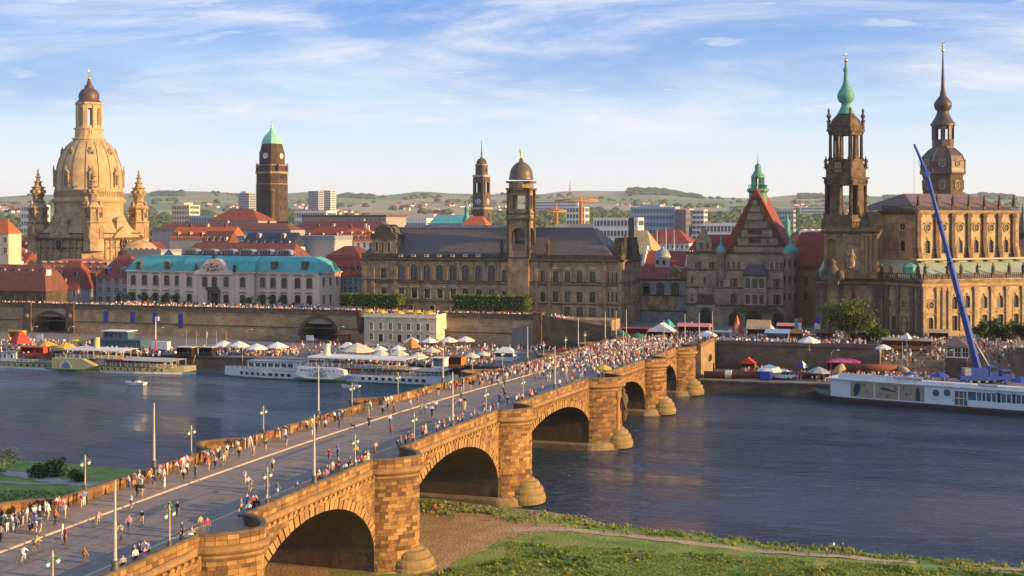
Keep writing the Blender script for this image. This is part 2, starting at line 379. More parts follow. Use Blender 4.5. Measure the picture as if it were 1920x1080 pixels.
def ops_px(fc, pxs, wpx, pt, pb, ar=0, snap=.1):
 o = []
 for px in pxs:
  wd = round(fc.w(px, wpx)/snap)*snap; za = fc.z(px, pb); zb = fc.z(px, pt); h = round((zb-za)/snap)*snap
  o.append((fc.s(px), wd, za, za+h, ar))
 return o
def level(ops):
 za = sum(o[2] for o in ops)/len(ops); h = sum(o[3]-o[2] for o in ops)/len(ops); wd = sum(o[1] for o in ops)/len(ops)
 h = round(h, 1); wd = round(wd, 1)
 return [(o[0], wd, za, za+h, o[4]) for o in ops]
def row(fc, pxs, wpx, pt, pb, ar=0): return level(ops_px(fc, pxs, wpx, pt, pb, ar))
def cornice(mb, fc, s0, s1, z, h=.5, out=.5, m=0, steps=2, back=.3):
 for k in range(steps):
  o = out*(k+1)/steps; za = z+h*k/steps; zb = z+h*(k+1)/steps
  c = fc.p((s0+s1)/2, (o-back)/2, 0); mb.obox(c, fc.t, s1-s0+(2*o if steps > 1 else 0), o+back, za, zb, m)
def pilaster(mb, fc, s, w_, z0, z1, out=.3, m=0, cap=.6):
 mb.obox(fc.p(s, out/2-.05, 0), fc.t, w_, out+.1, z0, z1, m)
 if cap:
  mb.obox(fc.p(s, out/2-.03, 0), fc.t, w_*1.3, out*1.5+.1, z1-cap, z1, m); mb.obox(fc.p(s, out/2-.03, 0), fc.t, w_*1.25, out*1.4+.1, z0, z0+cap*.8, m)
def balustrade(mb, fc, s0, s1, z, h=1.1, m=0, step=.6, out=0.0, posts=None):
 mb.obox(fc.p((s0+s1)/2, out, 0), fc.t, s1-s0, .34, z, z+.2, m); mb.obox(fc.p((s0+s1)/2, out, 0), fc.t, s1-s0, .36, z+h-.2, z+h, m)
 n = max(1, int((s1-s0)/step))
 for k in range(n+1):
  s = s0+(s1-s0)*k/n; mb.obox(fc.p(s, out, 0), fc.t, .22, .2, z+.2, z+h-.2, m)
 for s in posts or (): mb.obox(fc.p(s, out, 0), fc.t, .7, .5, z, z+h+.1, m)
def rect_poly(x0, x1, y0, y1): return [(x0,y0),(x1,y0),(x1,y1),(x0,y1)]
def ngon(cx, cy, r, n, rot=0.0): return [(cx+r*cos(rot+2*pi*i/n), cy+r*sin(rot+2*pi*i/n)) for i in range(n)]
# ================================================================== THE SETTING: river, banks, quays, town ground, hills
CG = 10.0
TZ = 13.2
QL, QR = 3.6, 3.2
def structure(name, mb, mats):
 o = obj(name, mb, mats); tag(o, kind='structure'); return o
def water_mat():
 m = bpy.data.materials.new('river_water'); m.use_nodes = True; t = m.node_tree; N = t.nodes; L = t.links
 bs = N['Principled BSDF']; bs.inputs['Roughness'].default_value = .06; bs.inputs['IOR'].default_value = 1.33
 g = N.new('ShaderNodeNewGeometry')
 def noi(sc, det, st, rot=0.0):
  mp = N.new('ShaderNodeMapping'); L.new(g.outputs['Position'], mp.inputs[0]); mp.inputs['Scale'].default_value = st; mp.inputs['Rotation'].default_value = (0, 0, rot)
  n = N.new('ShaderNodeTexNoise'); L.new(mp.outputs[0], n.inputs['Vector']); n.inputs['Scale'].default_value = sc; n.inputs['Detail'].default_value = det; n.inputs['Roughness'].default_value = .6; n.inputs['Distortion'].default_value = .5
  return n.outputs[0]
 a = noi(.36, 5, (.5, 1.5, 1), .3); b = noi(.19, 5, (.5, 1.35, 1), .45); c = noi(.022, 3, (.5, 1.2, 1))
 def mul(x, y):
  n = N.new('ShaderNodeMath'); n.operation = 'MULTIPLY'; L.new(x, n.inputs[0]);
  if isinstance(y, float): n.inputs[1].default_value = y
  else: L.new(y, n.inputs[1])
  return n.outputs[0]
 def add(x, y):
  n = N.new('ShaderNodeMath'); n.operation = 'ADD'; L.new(x, n.inputs[0]); L.new(y, n.inputs[1]); return n.outputs[0]
 cr = N.new('ShaderNodeMapRange'); L.new(c, cr.inputs[0]); cr.inputs[1].default_value = .36; cr.inputs[2].default_value = .62; cr.inputs[3].default_value = .25; cr.inputs[4].default_value = 1.3
 def ridge_(x):
  n = N.new('ShaderNodeMath'); n.operation = 'SUBTRACT'; L.new(x, n.inputs[0]); n.inputs[1].default_value = .5
  k = N.new('ShaderNodeMath'); k.operation = 'ABSOLUTE'; L.new(n.outputs[0], k.inputs[0]); return mul(k.outputs[0], -2.0)
 c2 = noi(.95, 3, (.6, 1.3, 1), -.2)
 h = add(add(mul(mul(ridge_(a), cr.outputs[0]), 1.2), mul(mul(c2, cr.outputs[0]), .4)), mul(mul(b, cr.outputs[0]), 3.0))
 bp = N.new('ShaderNodeBump'); bp.inputs['Strength'].default_value = .85; bp.inputs['Distance'].default_value = 1.0; L.new(h, bp.inputs['Height']); L.new(bp.outputs[0], bs.inputs['Normal'])
 mx = N.new('ShaderNodeMix'); mx.data_type = 'RGBA'; L.new(cr.outputs[0], mx.inputs[0]); mx.inputs[6].default_value = (.042,.046,.062,1); mx.inputs[7].default_value = (.046,.074,.115,1)
 rr_ = N.new('ShaderNodeMapRange'); L.new(noi(.03, 4, (.35, 1.3, 1), .2), rr_.inputs[0]); rr_.inputs[1].default_value = .4; rr_.inputs[2].default_value = .62; rr_.inputs[3].default_value = .03; rr_.inputs[4].default_value = .30; L.new(rr_.outputs[0], bs.inputs['Roughness'])
 L.new(mx.outputs[2], bs.inputs['Base Color']); return m
mb = MB(); mb.quad((-1600,150,0),(900,150,0),(900,360,0),(-1600,360,0)); structure('river_water', mb, water_mat())
def bank_edge(x):
 pts = [(-900,235),(-330,225),(-200,208),(-139,203),(-100,200),(-78,199),(-62,194),(-52,190.5),(-35,185),(-10,182.5),(8,181),(60,178),(300,172)]
 for (a, b), (c, d) in zip(pts, pts[1:]):
  if a <= x <= c: return b+(d-b)*(x-a)/(c-a)
 return pts[0][1] if x < pts[0][0] else pts[-1][1]
def bank_z(x, y):
 d = bank_edge(x)-y+.9*sin(x*.31)+.5*sin(x*.83+1)
 if d < 0: return max(-1.5, d*.25)
 t = min(1, d/14); return .95*t*(2-t)+.10*sin(x*.09+y*.05)*min(1, d/10)+ (0.012*max(0, d-30))
def meadow_mat(name, tones, sc=.25):
 m = bpy.data.materials.new(name); m.use_nodes = True; t = m.node_tree; N = t.nodes; L = t.links; bs = N['Principled BSDF']; bs.inputs['Roughness'].default_value = .95
 g = N.new('ShaderNodeNewGeometry'); n = N.new('ShaderNodeTexNoise'); L.new(g.outputs['Position'], n.inputs['Vector']); n.inputs['Scale'].default_value = sc; n.inputs['Detail'].default_value = 9; n.inputs['Roughness'].default_value = .65
 r = N.new('ShaderNodeValToRGB'); L.new(n.outputs[0], r.inputs[0]); cr = r.color_ramp; cr.elements[0].position = .30; cr.elements[0].color = (*tones[0],1); cr.elements[1].position = .72; cr.elements[1].color = (*tones[-1],1)
 for i, c in enumerate(tones[1:-1]): e = cr.elements.new(.30+.42*(i+1)/(len(tones)-1)); e.color = (*c,1)
 L.new(r.outputs[0], bs.inputs['Base Color'])
 n2 = N.new('ShaderNodeTexNoise'); L.new(g.outputs['Position'], n2.inputs['Vector']); n2.inputs['Scale'].default_value = 3.0; n2.inputs['Detail'].default_value = 6
 bp = N.new('ShaderNodeBump'); bp.inputs['Strength'].default_value = .8; bp.inputs['Distance'].default_value = .25; L.new(n2.outputs[0], bp.inputs['Height']); L.new(bp.outputs[0], bs.inputs['Normal']); return m
M_MEADOW = meadow_mat('meadow_turf', [(.09,.15,.02),(.16,.23,.03),(.23,.27,.04),(.36,.29,.085)])
M_SAND = meadow_mat('river_sand', [(.28,.155,.06),(.40,.235,.09),(.48,.30,.13)], .5)
M_PATH = meadow_mat('dirt_path', [(.34,.23,.13),(.44,.31,.18),(.52,.38,.24)], .7)
M_GRIT = meadow_mat('bank_grit', [(.10,.075,.04),(.20,.13,.065),(.15,.14,.035),(.28,.18,.09)], .6)
mb = MB(); xs = [-900,-600,-450,-360]+[-330+6*i for i in range(92)]+[240,300]; ds = [-6,-2.5,0,1.5,3,5,8,12,17,23,30,40,55,75,100,140]
vs_ = [(x, bank_edge(x)-d, bank_z(x, bank_edge(x)-d)) for x in xs for d in ds]; nD = len(ds)
mb.add(vs_, [(i*nD+j, i*nD+j+1, (i+1)*nD+j+1, (i+1)*nD+j) for i in range(len(xs)-1) for j in range(nD-1)], 0, True)
structure('meadow_bank', mb, M_MEADOW)
def sheet(name, poly, mats, dz, step=2.2):
 X = [p[0] for p in poly]; Y = [p[1] for p in poly]
 def inside(x, y):
  r = False
  for (a, b), (c, d) in zip(poly, poly[1:]+poly[:1]):
   if (b > y) != (d > y) and x < (c-a)*(y-b)/(d-b)+a: r = not r
  return r
 b = MB(); idx = {}
 def vid(i, j):
  if (i, j) not in idx:
   x = min(X)+i*step+rnd.uniform(-.3,.3)*step; y = min(Y)+j*step+rnd.uniform(-.3,.3)*step
   idx[(i, j)] = len(b.v); b.v.append((x, y, max(bank_z(x, y), -.4)+dz))
  return idx[(i, j)]
 for i in range(int((max(X)-min(X))/step)+1):
  for j in range(int((max(Y)-min(Y))/step)+1):
   if inside(min(X)+(i+.5)*step, min(Y)+(j+.5)*step):
    b.f.append((vid(i,j), vid(i+1,j), vid(i+1,j+1), vid(i,j+1))); b.m.append(0); b.sm.append(True)
 return structure(name, b, mats)
def pxpoly(pts, z=1.0): return [tuple(gp(a, b, z)[:2]) for a, b in pts]
sand_poly = pxpoly([(380,1100),(460,1040),(560,1010),(700,975),(790,955),(880,957),(990,972),(1060,985),(950,1010),(905,1030),(860,1048),(840,1062),(800,1078),(740,1070),(640,1075),(560,1100)])
sheet('sand_bank', sand_poly, M_SAND, .035, 1.5)
def strip(name, line, wd, mats, dz, z=.8):
 P = [gp(a, b, z) for a, b in line]; b = MB(); n = len(P)
 pts = []
 for i in range(n-1):
  for k in range(12): pts.append(P[i].lerp(P[i+1], k/12))
 pts.append(P[-1])
 for i, p in enumerate(pts):
  d = (pts[min(i+1,len(pts)-1)]-pts[max(i-1,0)]); d.z = 0; d.normalize(); q = Vector((-d.y, d.x, 0)); ww = wd*(1+.18*sin(i*1.3)+.1*sin(i*.7))
  for s in (-.5, -.17, .17, .5):
   u = p+q*s*ww; b.v.append((u.x, u.y, max(bank_z(u.x, u.y),-.3)+dz))
 for i in range(len(pts)-1):
  for j in range(3): b.f.append((i*4+j, (i+1)*4+j, (i+1)*4+j+1, i*4+j+1)); b.m.append(0); b.sm.append(True)
 return structure(name, b, mats)
strip('river_path', [(960,995),(1060,993),(1180,1003),(1300,1018),(1430,1033),(1560,1043),(1700,1050),(1960,1068)], 2.4, M_PATH, .05)
strip('trodden_path', [(905,1030),(850,1050),(815,1075),(780,1110)], 2.0, M_SAND, .06)
strip('gravel_path', [(-40,884),(40,893),(110,905),(190,912),(280,920)], 3.2, mat('pale_gravel', (.42,.38,.33), (.33,.30,.26), .95, 1.5), .05)
strip('gravel_shore', [(-40,905),(60,910),(150,908),(230,905)], 1.6, mat('pale_gravel2', (.36,.32,.27), (.28,.25,.21), .95, 1.5), .055)
def blade_stuff(name, spots, mats, hmin, hmax, wd, label, cat, n=5, tilt=.5):
 b = MB()
 for x, y in spots:
  z = bank_z(x, y); hh = rnd.uniform(hmin, hmax); k = rnd.randrange(len(mats))
  for i in range(n):
   a = rnd.uniform(0, 2*pi); r = rnd.uniform(0, wd*1.4); h = hh*rnd.uniform(.6, 1.1); px, py = x+r*cos(a), y+r*sin(a)
   t = rnd.uniform(-tilt, tilt)*h; t2 = rnd.uniform(-tilt, tilt)*h; q = rnd.uniform(0, pi); c_, s_ = cos(q)*wd/2, sin(q)*wd/2
   b.add([(px-c_,py-s_,z-.02),(px+c_,py+s_,z-.02),(px+c_*.6+t*.5,py+s_*.6+t2*.5,z+h*.6),(px+t,py+t2,z+h)], [(0,1,2,3)], k)
 o = obj(name, b, mats); tag(o, label, cat, kind='stuff'); return o
LEAF = lambda nm, c, c2: mat(nm, c, c2, .7, 1.2, transl=.35)
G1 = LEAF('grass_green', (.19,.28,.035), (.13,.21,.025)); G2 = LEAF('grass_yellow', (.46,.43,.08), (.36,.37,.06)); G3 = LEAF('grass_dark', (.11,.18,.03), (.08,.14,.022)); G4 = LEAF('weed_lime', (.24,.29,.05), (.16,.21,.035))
sp = []
while len(sp) < 21000:
 px = rnd.uniform(780, 1960); py = rnd.uniform(985, 1110)
 top = 1000+max(0, (px-950))*.062 if px > 950 else 1030+(950-px)*.25
 if py < top+14 or (px < 880 and py < 1060): continue
 p = gp(px, py, 1.0); sp.append((p.x, p.y))
def nz(x, y): return sin(x*.35+1)*cos(y*.42)+.6*sin(x*.9+y*.7)+.4*sin(x*1.9-y*1.3)
blade_stuff('grass', [s for s in sp if nz(*s) > -1.0], [G1, G1, G2, G3], .06, .24, .10, 'sunlit green grass covering the river bank beside the bridge', 'grass', 4)
blade_stuff('meadow_clumps', [s for s in sp[:2600] if nz(s[0]*.6+3, s[1]*.6) > .35], [G3, G1, G2, G3], .25, .6, .2, 'rough darker tufts and dry clumps standing in the sunlit lawn', 'grass', 9, .6)
sp = []
while len(sp) < 650:
 px = rnd.uniform(790, 1960); c0 = 955+max(0, px-800)*.088 if px < 1150 else 986+(px-1150)*.1
 py = c0+rnd.gauss(0, 6)+(6 if rnd.random() < .3 else 0); p = gp(px, py, .7)
 if nz(p.x*1.6, p.y*1.6) < -.1 or -68 < p.x < -58 and abs(p.y-198) < 6: continue
 sp.append((p.x, p.y))
blade_stuff('tall_weeds', sp, [G2, G4, G1, G4], .25, .85, .14, 'tall yellow-green weeds lining the water edge', 'weeds', 9, .35)
sp = []
while len(sp) < 900:
 px = rnd.uniform(1010, 1500); py = 960+(px-1000)*.085+rnd.gauss(0, 4); p = gp(px, py, .2); sp.append((p.x, p.y))
b = MB()
for i in range(420):
 px = rnd.uniform(790, 1250); py = 950+(px-790)*.075+rnd.gauss(0, 6); p = gp(px, py, .3); r = rnd.uniform(.08, .32); z = bank_z(p.x, p.y)
 b.lathe([(r*.8, z-.1), (r, z+r*.25), (r*.55, z+r*.6)], 5, (p.x, p.y), rnd.randrange(2), False, rnd.uniform(0, 3), 1, rnd.uniform(.6, 1))
tag(obj('shore_stones', b, [mat('stone_brown', (.22,.15,.09), (.14,.10,.065), .9, 2), mat('stone_grey', (.26,.21,.16), None, .9)]), 'loose brown stones scattered along the water edge by the pier', 'stones', kind='stuff')
sp = []
while len(sp) < 5200:
 px = rnd.uniform(-30, 300); py = rnd.uniform(918, 1010); p = gp(px, py, 1.2)
 if p.x > -93: continue
 sp.append((p.x, p.y))
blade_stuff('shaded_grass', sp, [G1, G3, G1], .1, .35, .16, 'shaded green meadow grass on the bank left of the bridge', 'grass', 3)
M_PAVE = mat('quay_setts', (.20,.18,.16), (.15,.135,.12), .9, .6, .2, 4)
M_QUAYW = mat('quay_wall_stone', (.19,.145,.095), (.11,.085,.06), .95, .4, .35, 2, stain=(.05,.045,.035), stain_amt=.5, brick=(1.6,.6,.7))
M_PLAZA = mat('plaza_paving', (.24,.21,.185), (.19,.17,.15), .9, .3)
b = MB(); b.box(-1500, -92, 350, 600, -3, QL); structure('quay_promenade', b, M_PAVE)
b = MB(); b.box(-1500, -92.1, 349.6, 350.4, -3, QL-.35, 0); b.box(-1500, -92.1, 349.4, 350.5, QL-.35, QL+.06, 0); structure('quay_wall', b, M_QUAYW)
b = MB(); b.box(-63.5, 700, 341, 470, -3, QR); structure('lower_quay', b, M_PAVE)
b = MB(); b.box(-63.5, 700, 340.6, 341.5, -3, QR-.3, 0); b.box(-63.5, 700, 340.4, 341.6, QR-.3, QR+.06, 0); structure('lower_quay_wall', b, M_QUAYW)
b = MB(); b.prism([(-2500,470),(-135,470),(-135,404),(-92,404),(-92,353),(-67.5,353),(-67.5,368.5),(-20,368.5),(-20,389),(14,389),(14,372),(900,372),(2500,470),(3000,1500),(-3500,1500)], 3.0, CG); structure('town_ground', b, M_PLAZA)
def ridge(px):
 P = [(-900,372),(-400,368),(0,366),(60,363),(250,359),(330,357),(500,362),(545,358),(590,353),(640,359),(720,363),(790,357),(850,361),(1000,362),(1070,356),(1170,357),(1190,351),(1240,352),(1300,360),(1330,364),(1420,367),(1500,363),(1660,366),(1830,361),(1920,366),(2400,362),(3000,366)]
 for (a, b_), (c, d) in zip(P, P[1:]):
  if a <= px <= c: t = (px-a)/(c-a); t = t*t*(3-2*t); return b_+(d-b_)*t+3
 return 369
DEP = [1150,1400,1700,2000,2400,2900,3500,4200,5000,5900,6800,7600,8400]; ROW = [None,None,None,None,None,409,402,395,388,381,373,367,None]
def hill_z(px, D):
 if D >= 8400: return H-(ridge(px)-YH)*8400/F if D < 9000 else 0
 for (a, ra), (c, rc) in zip(HR, HR[1:]):
  if a <= D <= c:
   t = (D-a)/(c-a); r = ra+(rc-ra)*t; u = max(0, (D-3500)/4900); r = r+(ridge(px)-364)*u*u
   z = H-(r-YH)*D/F; bump_ = (3+6*u)*sin(px*.013+D*.0011)*sin(D*.0013+px*.004+1)
   return z+bump_*min(1, max(0, (D-2000)/2500))
 return CG
HR = [(1150,488),(1400,470),(1700,452),(2000,436),(2400,422),(2900,412),(3500,404),(4200,396),(5000,389),(5900,382),(6800,375.5),(7600,369.5),(8400,364)]
b = MB(); cols = list(range(-900, 3001, 30)); DD = [1150,1400,1700,2000,2400,2900,3500,3850,4200,4600,5000,5450,5900,6350,6800,7200,7600,8000,8399,9200]
for px in cols:
 for D in DD:
  z = hill_z(px, min(D, 8399)) if D < 9000 else 20
  if D == 1150: z = CG-3
  x, y = c2w((px-960)*D/F, D); b.v.append((x, y, z))
nD = len(DD)
for i in range(len(cols)-1):
 for j in range(nD-1): b.f.append((i*nD+j, (i+1)*nD+j, (i+1)*nD+j+1, i*nD+j+1)); b.m.append(0); b.sm.append(True)
def fields_mat():
 m = bpy.data.materials.new('field_patchwork'); m.use_nodes = True; t = m.node_tree; N = t.nodes; L = t.links; bs = N['Principled BSDF']; bs.inputs['Roughness'].default_value = .95; bs.inputs['Specular IOR Level'].default_value = .1
 g = N.new('ShaderNodeNewGeometry'); mp = N.new('ShaderNodeMapping'); L.new(g.outputs['Position'], mp.inputs[0]); mp.inputs['Rotation'].default_value = (0,0,-YAW); mp.inputs['Scale'].default_value = (1,.42,0)
 v = N.new('ShaderNodeTexVoronoi'); L.new(mp.outputs[0], v.inputs['Vector']); v.inputs['Scale'].default_value = .0022
 r = N.new('ShaderNodeValToRGB'); L.new(v.outputs['Color'], r.inputs[0]); r.color_ramp.interpolation = 'CONSTANT'
 cs = [(0,(.56,.45,.28)),(.24,(.28,.36,.17)),(.42,(.56,.45,.28)),(.56,(.40,.38,.22)),(.68,(.34,.40,.16)),(.78,(.64,.48,.28))]
 r.color_ramp.elements[0].position = 0; r.color_ramp.elements[0].color = (*cs[0][1],1); r.color_ramp.elements[1].position = cs[1][0]; r.color_ramp.elements[1].color = (*cs[1][1],1)
 for p, c in cs[2:]: e = r.color_ramp.elements.new(p); e.color = (*c,1)
 n = N.new('ShaderNodeTexNoise'); L.new(g.outputs['Position'], n.inputs['Vector']); n.inputs['Scale'].default_value = .01; n.inputs['Detail'].default_value = 5
 mx = N.new('ShaderNodeMix'); mx.data_type = 'RGBA'; mx.blend_type = 'MULTIPLY'; mx.inputs[0].default_value = .5; L.new(r.outputs[0], mx.inputs[6]); L.new(n.outputs[0], mx.inputs[7]); L.new(mx.outputs[2], bs.inputs['Base Color']); return m
structure('hills', b, fields_mat())
# ================================================================== THE BRIDGE
XL, XR = -90.0, -67.3
KL, KR = -84.0, -71.6
PIERS = [32.0, 79.0, 113.4, 152.5, 198.5, 253.0, 300.0, 335.5]
V0, V1 = -40.0, 372.0
HW = 4.2
def zd(v):
 if v > 165:
  t = min(1, (v-165)/180); return 14.0-2.9*(t*t*(3-2*t)) - (max(0, v-345)/27*1.05 if v > 345 else 0)
 return 14.0-.9*((165-v)/80)**2 if v > 60 else 14-.9*(105/80)**2-(60-v)*.015
BR = Thing('stone_bridge', 'long sandstone arch bridge with rounded piers and crowded roadway crossing the river', 'bridge', (-78.6, 150, 0))
ST = [mat('bridge_stone_honey', (.46,.275,.10), (.36,.205,.07), .9, .8, .4, 3, stain=(.09,.058,.032), stain_amt=.45, stain_scale=.4, sstretch=(1,1,.25)),
      mat('bridge_stone_pale', (.56,.36,.15), (.46,.28,.11), .9, .8, .4, 3, stain=(.16,.10,.05), stain_amt=.4, stain_scale=.4, sstretch=(1,1,.25)),
      mat('bridge_stone_brown', (.34,.185,.07), (.25,.135,.05), .9, .8, .4, 3, stain=(.07,.046,.028), stain_amt=.5, stain_scale=.4, sstretch=(1,1,.25)),
      mat('bridge_stone_dark', (.19,.105,.045), (.115,.065,.032), .9, .8, .4, 3)]
JOINT = mat('bridge_joint', (.22,.135,.06), (.14,.085,.04), .95, .6, .3, 3, stain=(.05,.04,.03), stain_amt=.4, stain_scale=.1)
RING = mat('arch_ring_stone', (.48,.30,.125), (.36,.22,.085), .9, .5, .3, 3, stain=(.11,.07,.038), stain_amt=.45, stain_scale=.5)
COPE = mat('coping_stone', (.20,.13,.065), (.11,.075,.042), .9, .8, .3, 3, stain=(.04,.035,.028), stain_amt=.4, stain_scale=.3)
BAND = mat('cornice_stone', (.42,.265,.11), (.31,.19,.08), .9, .6, .3, 3, stain=(.14,.10,.06), stain_amt=.4, stain_scale=.3)
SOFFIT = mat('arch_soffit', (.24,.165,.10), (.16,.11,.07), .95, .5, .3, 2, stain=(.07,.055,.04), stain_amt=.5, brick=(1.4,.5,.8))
PLINTH = mat('pier_plinth', (.40,.30,.17), (.30,.22,.12), .9, .7, .3, 3, stain=(.10,.085,.045), stain_amt=.5, stain_scale=.4)
MOSSY = mat('mossy_cap', (.40,.28,.13), (.30,.205,.09), .9, .7, .3, 3, stain=(.13,.14,.035), stain_amt=.6, stain_scale=.3)
def nose(a): return (abs(cos(a))**1.33, abs(sin(a))**1.33*(1 if a >= 0 else -1))
def RB(p, r=4.55): return r+1.3 if p == 253.0 else r
def edge_path(side, v0, v1, step=3.0, r0=4.55):
 xo = XR if side > 0 else XL; P = []
 v = v0; pis = [p for p in PIERS if p-r0 > v0 and p+r0 < v1]
 for p in pis+[None]:
  r = RB(p or 0, r0); end = p-r if p else v1; n = max(1, int((end-v)/step))
  for k in range(n): P.append((xo, v+(end-v)*k/n, side, 0.0))
  if p:
   for k in range(0, 15):
    a = -pi/2+pi*k/14
    nq = nose(a); P.append((xo+side*(r*.94)*nq[0], p+r*nq[1], side*cos(a*.8), sin(a*.8)))
   v = p+r
  else: P.append((xo, v1, side, 0.0))
 return P
def sweep(mb, P, prof, m=0):
 n = len(prof); vs = []
 for x, y, nx, ny in P:
  z = zd(y)
  for o, dz in prof: vs.append((x+nx*o, y+ny*o, z+dz))
 fs = []
 for i in range(len(P)-1):
  for k in range(n): fs.append((i*n+k, i*n+(k+1) % n, (i+1)*n+(k+1) % n, (i+1)*n+k))
 mb.add(vs, fs, m)
for side in (1, -1):
 P = edge_path(side, V0, 348.0)
 b = MB(); sweep(b, P, [(-.42,0.0),(.0,0.0),(.0,1.02),(-.42,1.02)]); BR.part('parapet', b, JOINT)
 b = MB(); sweep(b, P, [(-.56,1.02),(.14,1.02),(.14,1.14),(.0,1.24),(-.42,1.24),(-.56,1.14)]); BR.part('coping', b, COPE)
 b = MB(); sweep(b, P, [(-.3,-.72),(.22,-.72),(.42,-.5),(.46,-.12),(.2,.02),(-.3,.02)]); BR.part('cornice', b, BAND)
vv = [V0+4*i for i in range(int((V1-V0)/4)+1)]
def deck_strip(mb, x0, x1, dz, m=0, th=.0, vlist=vv):
 n = len(vlist); b0 = []
 for v in vlist: b0 += [(x0, v, zd(v)+dz), (x1, v, zd(v)+dz)]
 fs = [(2*i, 2*i+1, 2*i+3, 2*i+2) for i in range(n-1)]
 mb.add(b0, fs, m)
 if th:
  lo = [(p[0], p[1], p[2]-th) for p in b0]; q = b0+lo; k = len(b0)
  mb.add(q, [(2*i, 2*i+2, k+2*i+2, k+2*i) for i in range(n-1)]+[(2*i+1, k+2*i+1, k+2*i+3, 2*i+3) for i in range(n-1)], m)
ROAD = mat('road_setts', (.26,.21,.17), (.19,.155,.13), .85, .9, .5, 9, stain=(.15,.13,.115), stain_amt=.45, stain_scale=.25, sstretch=(1,.25,1))
WALK = mat('sidewalk_slabs', (.34,.235,.16), (.26,.18,.125), .9, .6, .2, 4, stain=(.17,.14,.115), stain_amt=.4, stain_scale=.3)
KERB = mat('granite_kerb', (.52,.40,.30), (.40,.31,.23), .8, 1.2)
IRON0 = mat('manhole_iron', (.07,.065,.06), None, .6)
RAIL = mat('tram_rail', (.12,.105,.10), None, .4, metal=.5)
b = MB(); deck_strip(b, KL, KR, -.13, 0); BR.part('roadway', b, ROAD)
b = MB(); deck_strip(b, XL+.3, KL-.3, .0, 0, .2); BR.part('sidewalk', b, WALK)
b = MB(); deck_strip(b, KR+.3, XR-.3, .0, 0, .2); BR.part('sidewalk', b, WALK)
for a, c in ((KL-.32, KL+.02), (KR-.02, KR+.32)):
 b = MB(); deck_strip(b, a, c, .012, 0, .3); BR.part('kerb', b, KERB)
for xr in (KL+3.3, KL+4.75, KL+7.6, KL+9.05):
 b = MB(); deck_strip(b, xr-.07, xr+.07, -.122, 0); BR.part('tram_rail', b, RAIL)
for p in PIERS[2:]:
 for side in (1, -1):
  b = MB()
  xo = XR if side > 0 else XL; n = 12
  pl = [(xo-side*.3, p-RB(p)+.05)]+[(xo+side*(RB(p)*.94-.13)*nose(-pi/2+pi*k/n)[0], p+(RB(p)-.05)*nose(-pi/2+pi*k/n)[1]) for k in range(n+1)]+[(xo-side*.3, p+RB(p)-.05)]
  if side < 0: pl = pl[::-1]
  b.add([(x, y, zd(y)-.003) for x, y in pl], [tuple(range(len(pl)))], 0); BR.part('bay_floor', b, WALK)
for xa, xb, va, vb in ((-81,-79.2,118,127),(-77,-74.6,137,141),(-82.5,-81.6,150,171),(-76.2,-75,176,190),(-80,-77.5,205,210)): b = MB(); deck_strip(b, xa, xb, -.124, 0, 0, [va+(vb-va)*k/6 for k in range(7)]); BR.part('road_patch', b, mat('asphalt_patch', (.13,.125,.12), (.10,.097,.095), .9, 1.5))
for xm, vm in ((-82.2,108),(-78.8,131),(-74,147),(-79,166),(-81.5,188)): b = MB(); b.lathe([(.42,zd(vm)-.125),(.42,zd(vm)-.115)], 14, (xm,vm)); BR.part('manhole_cover', b, IRON0)
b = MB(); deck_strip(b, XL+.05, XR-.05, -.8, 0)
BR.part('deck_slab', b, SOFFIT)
ZS = 3.2
def arch_z(v, a, c, zc):
 m_ = (a+c)/2; h = (c-a)/2; u = min(1, abs(v-m_)/h); return ZS+(zc-ZS)*sqrt(max(0, 1-u*u))
SPANS = [(PIERS[i]+HW, PIERS[i+1]-HW) for i in range(len(PIERS)-1)]+[(PIERS[-1]+HW, 349.5)]
BLOCKS = []
def tone(v, z):
 r = rnd.random(); d = .5+.5*sin(v*.21+z*.4)
 k = .10 if v > 230 else 0
 if r < .42-k: return 0
 if r < .53-2*k: return 1
 if r < .86-k: return 2
 return 3
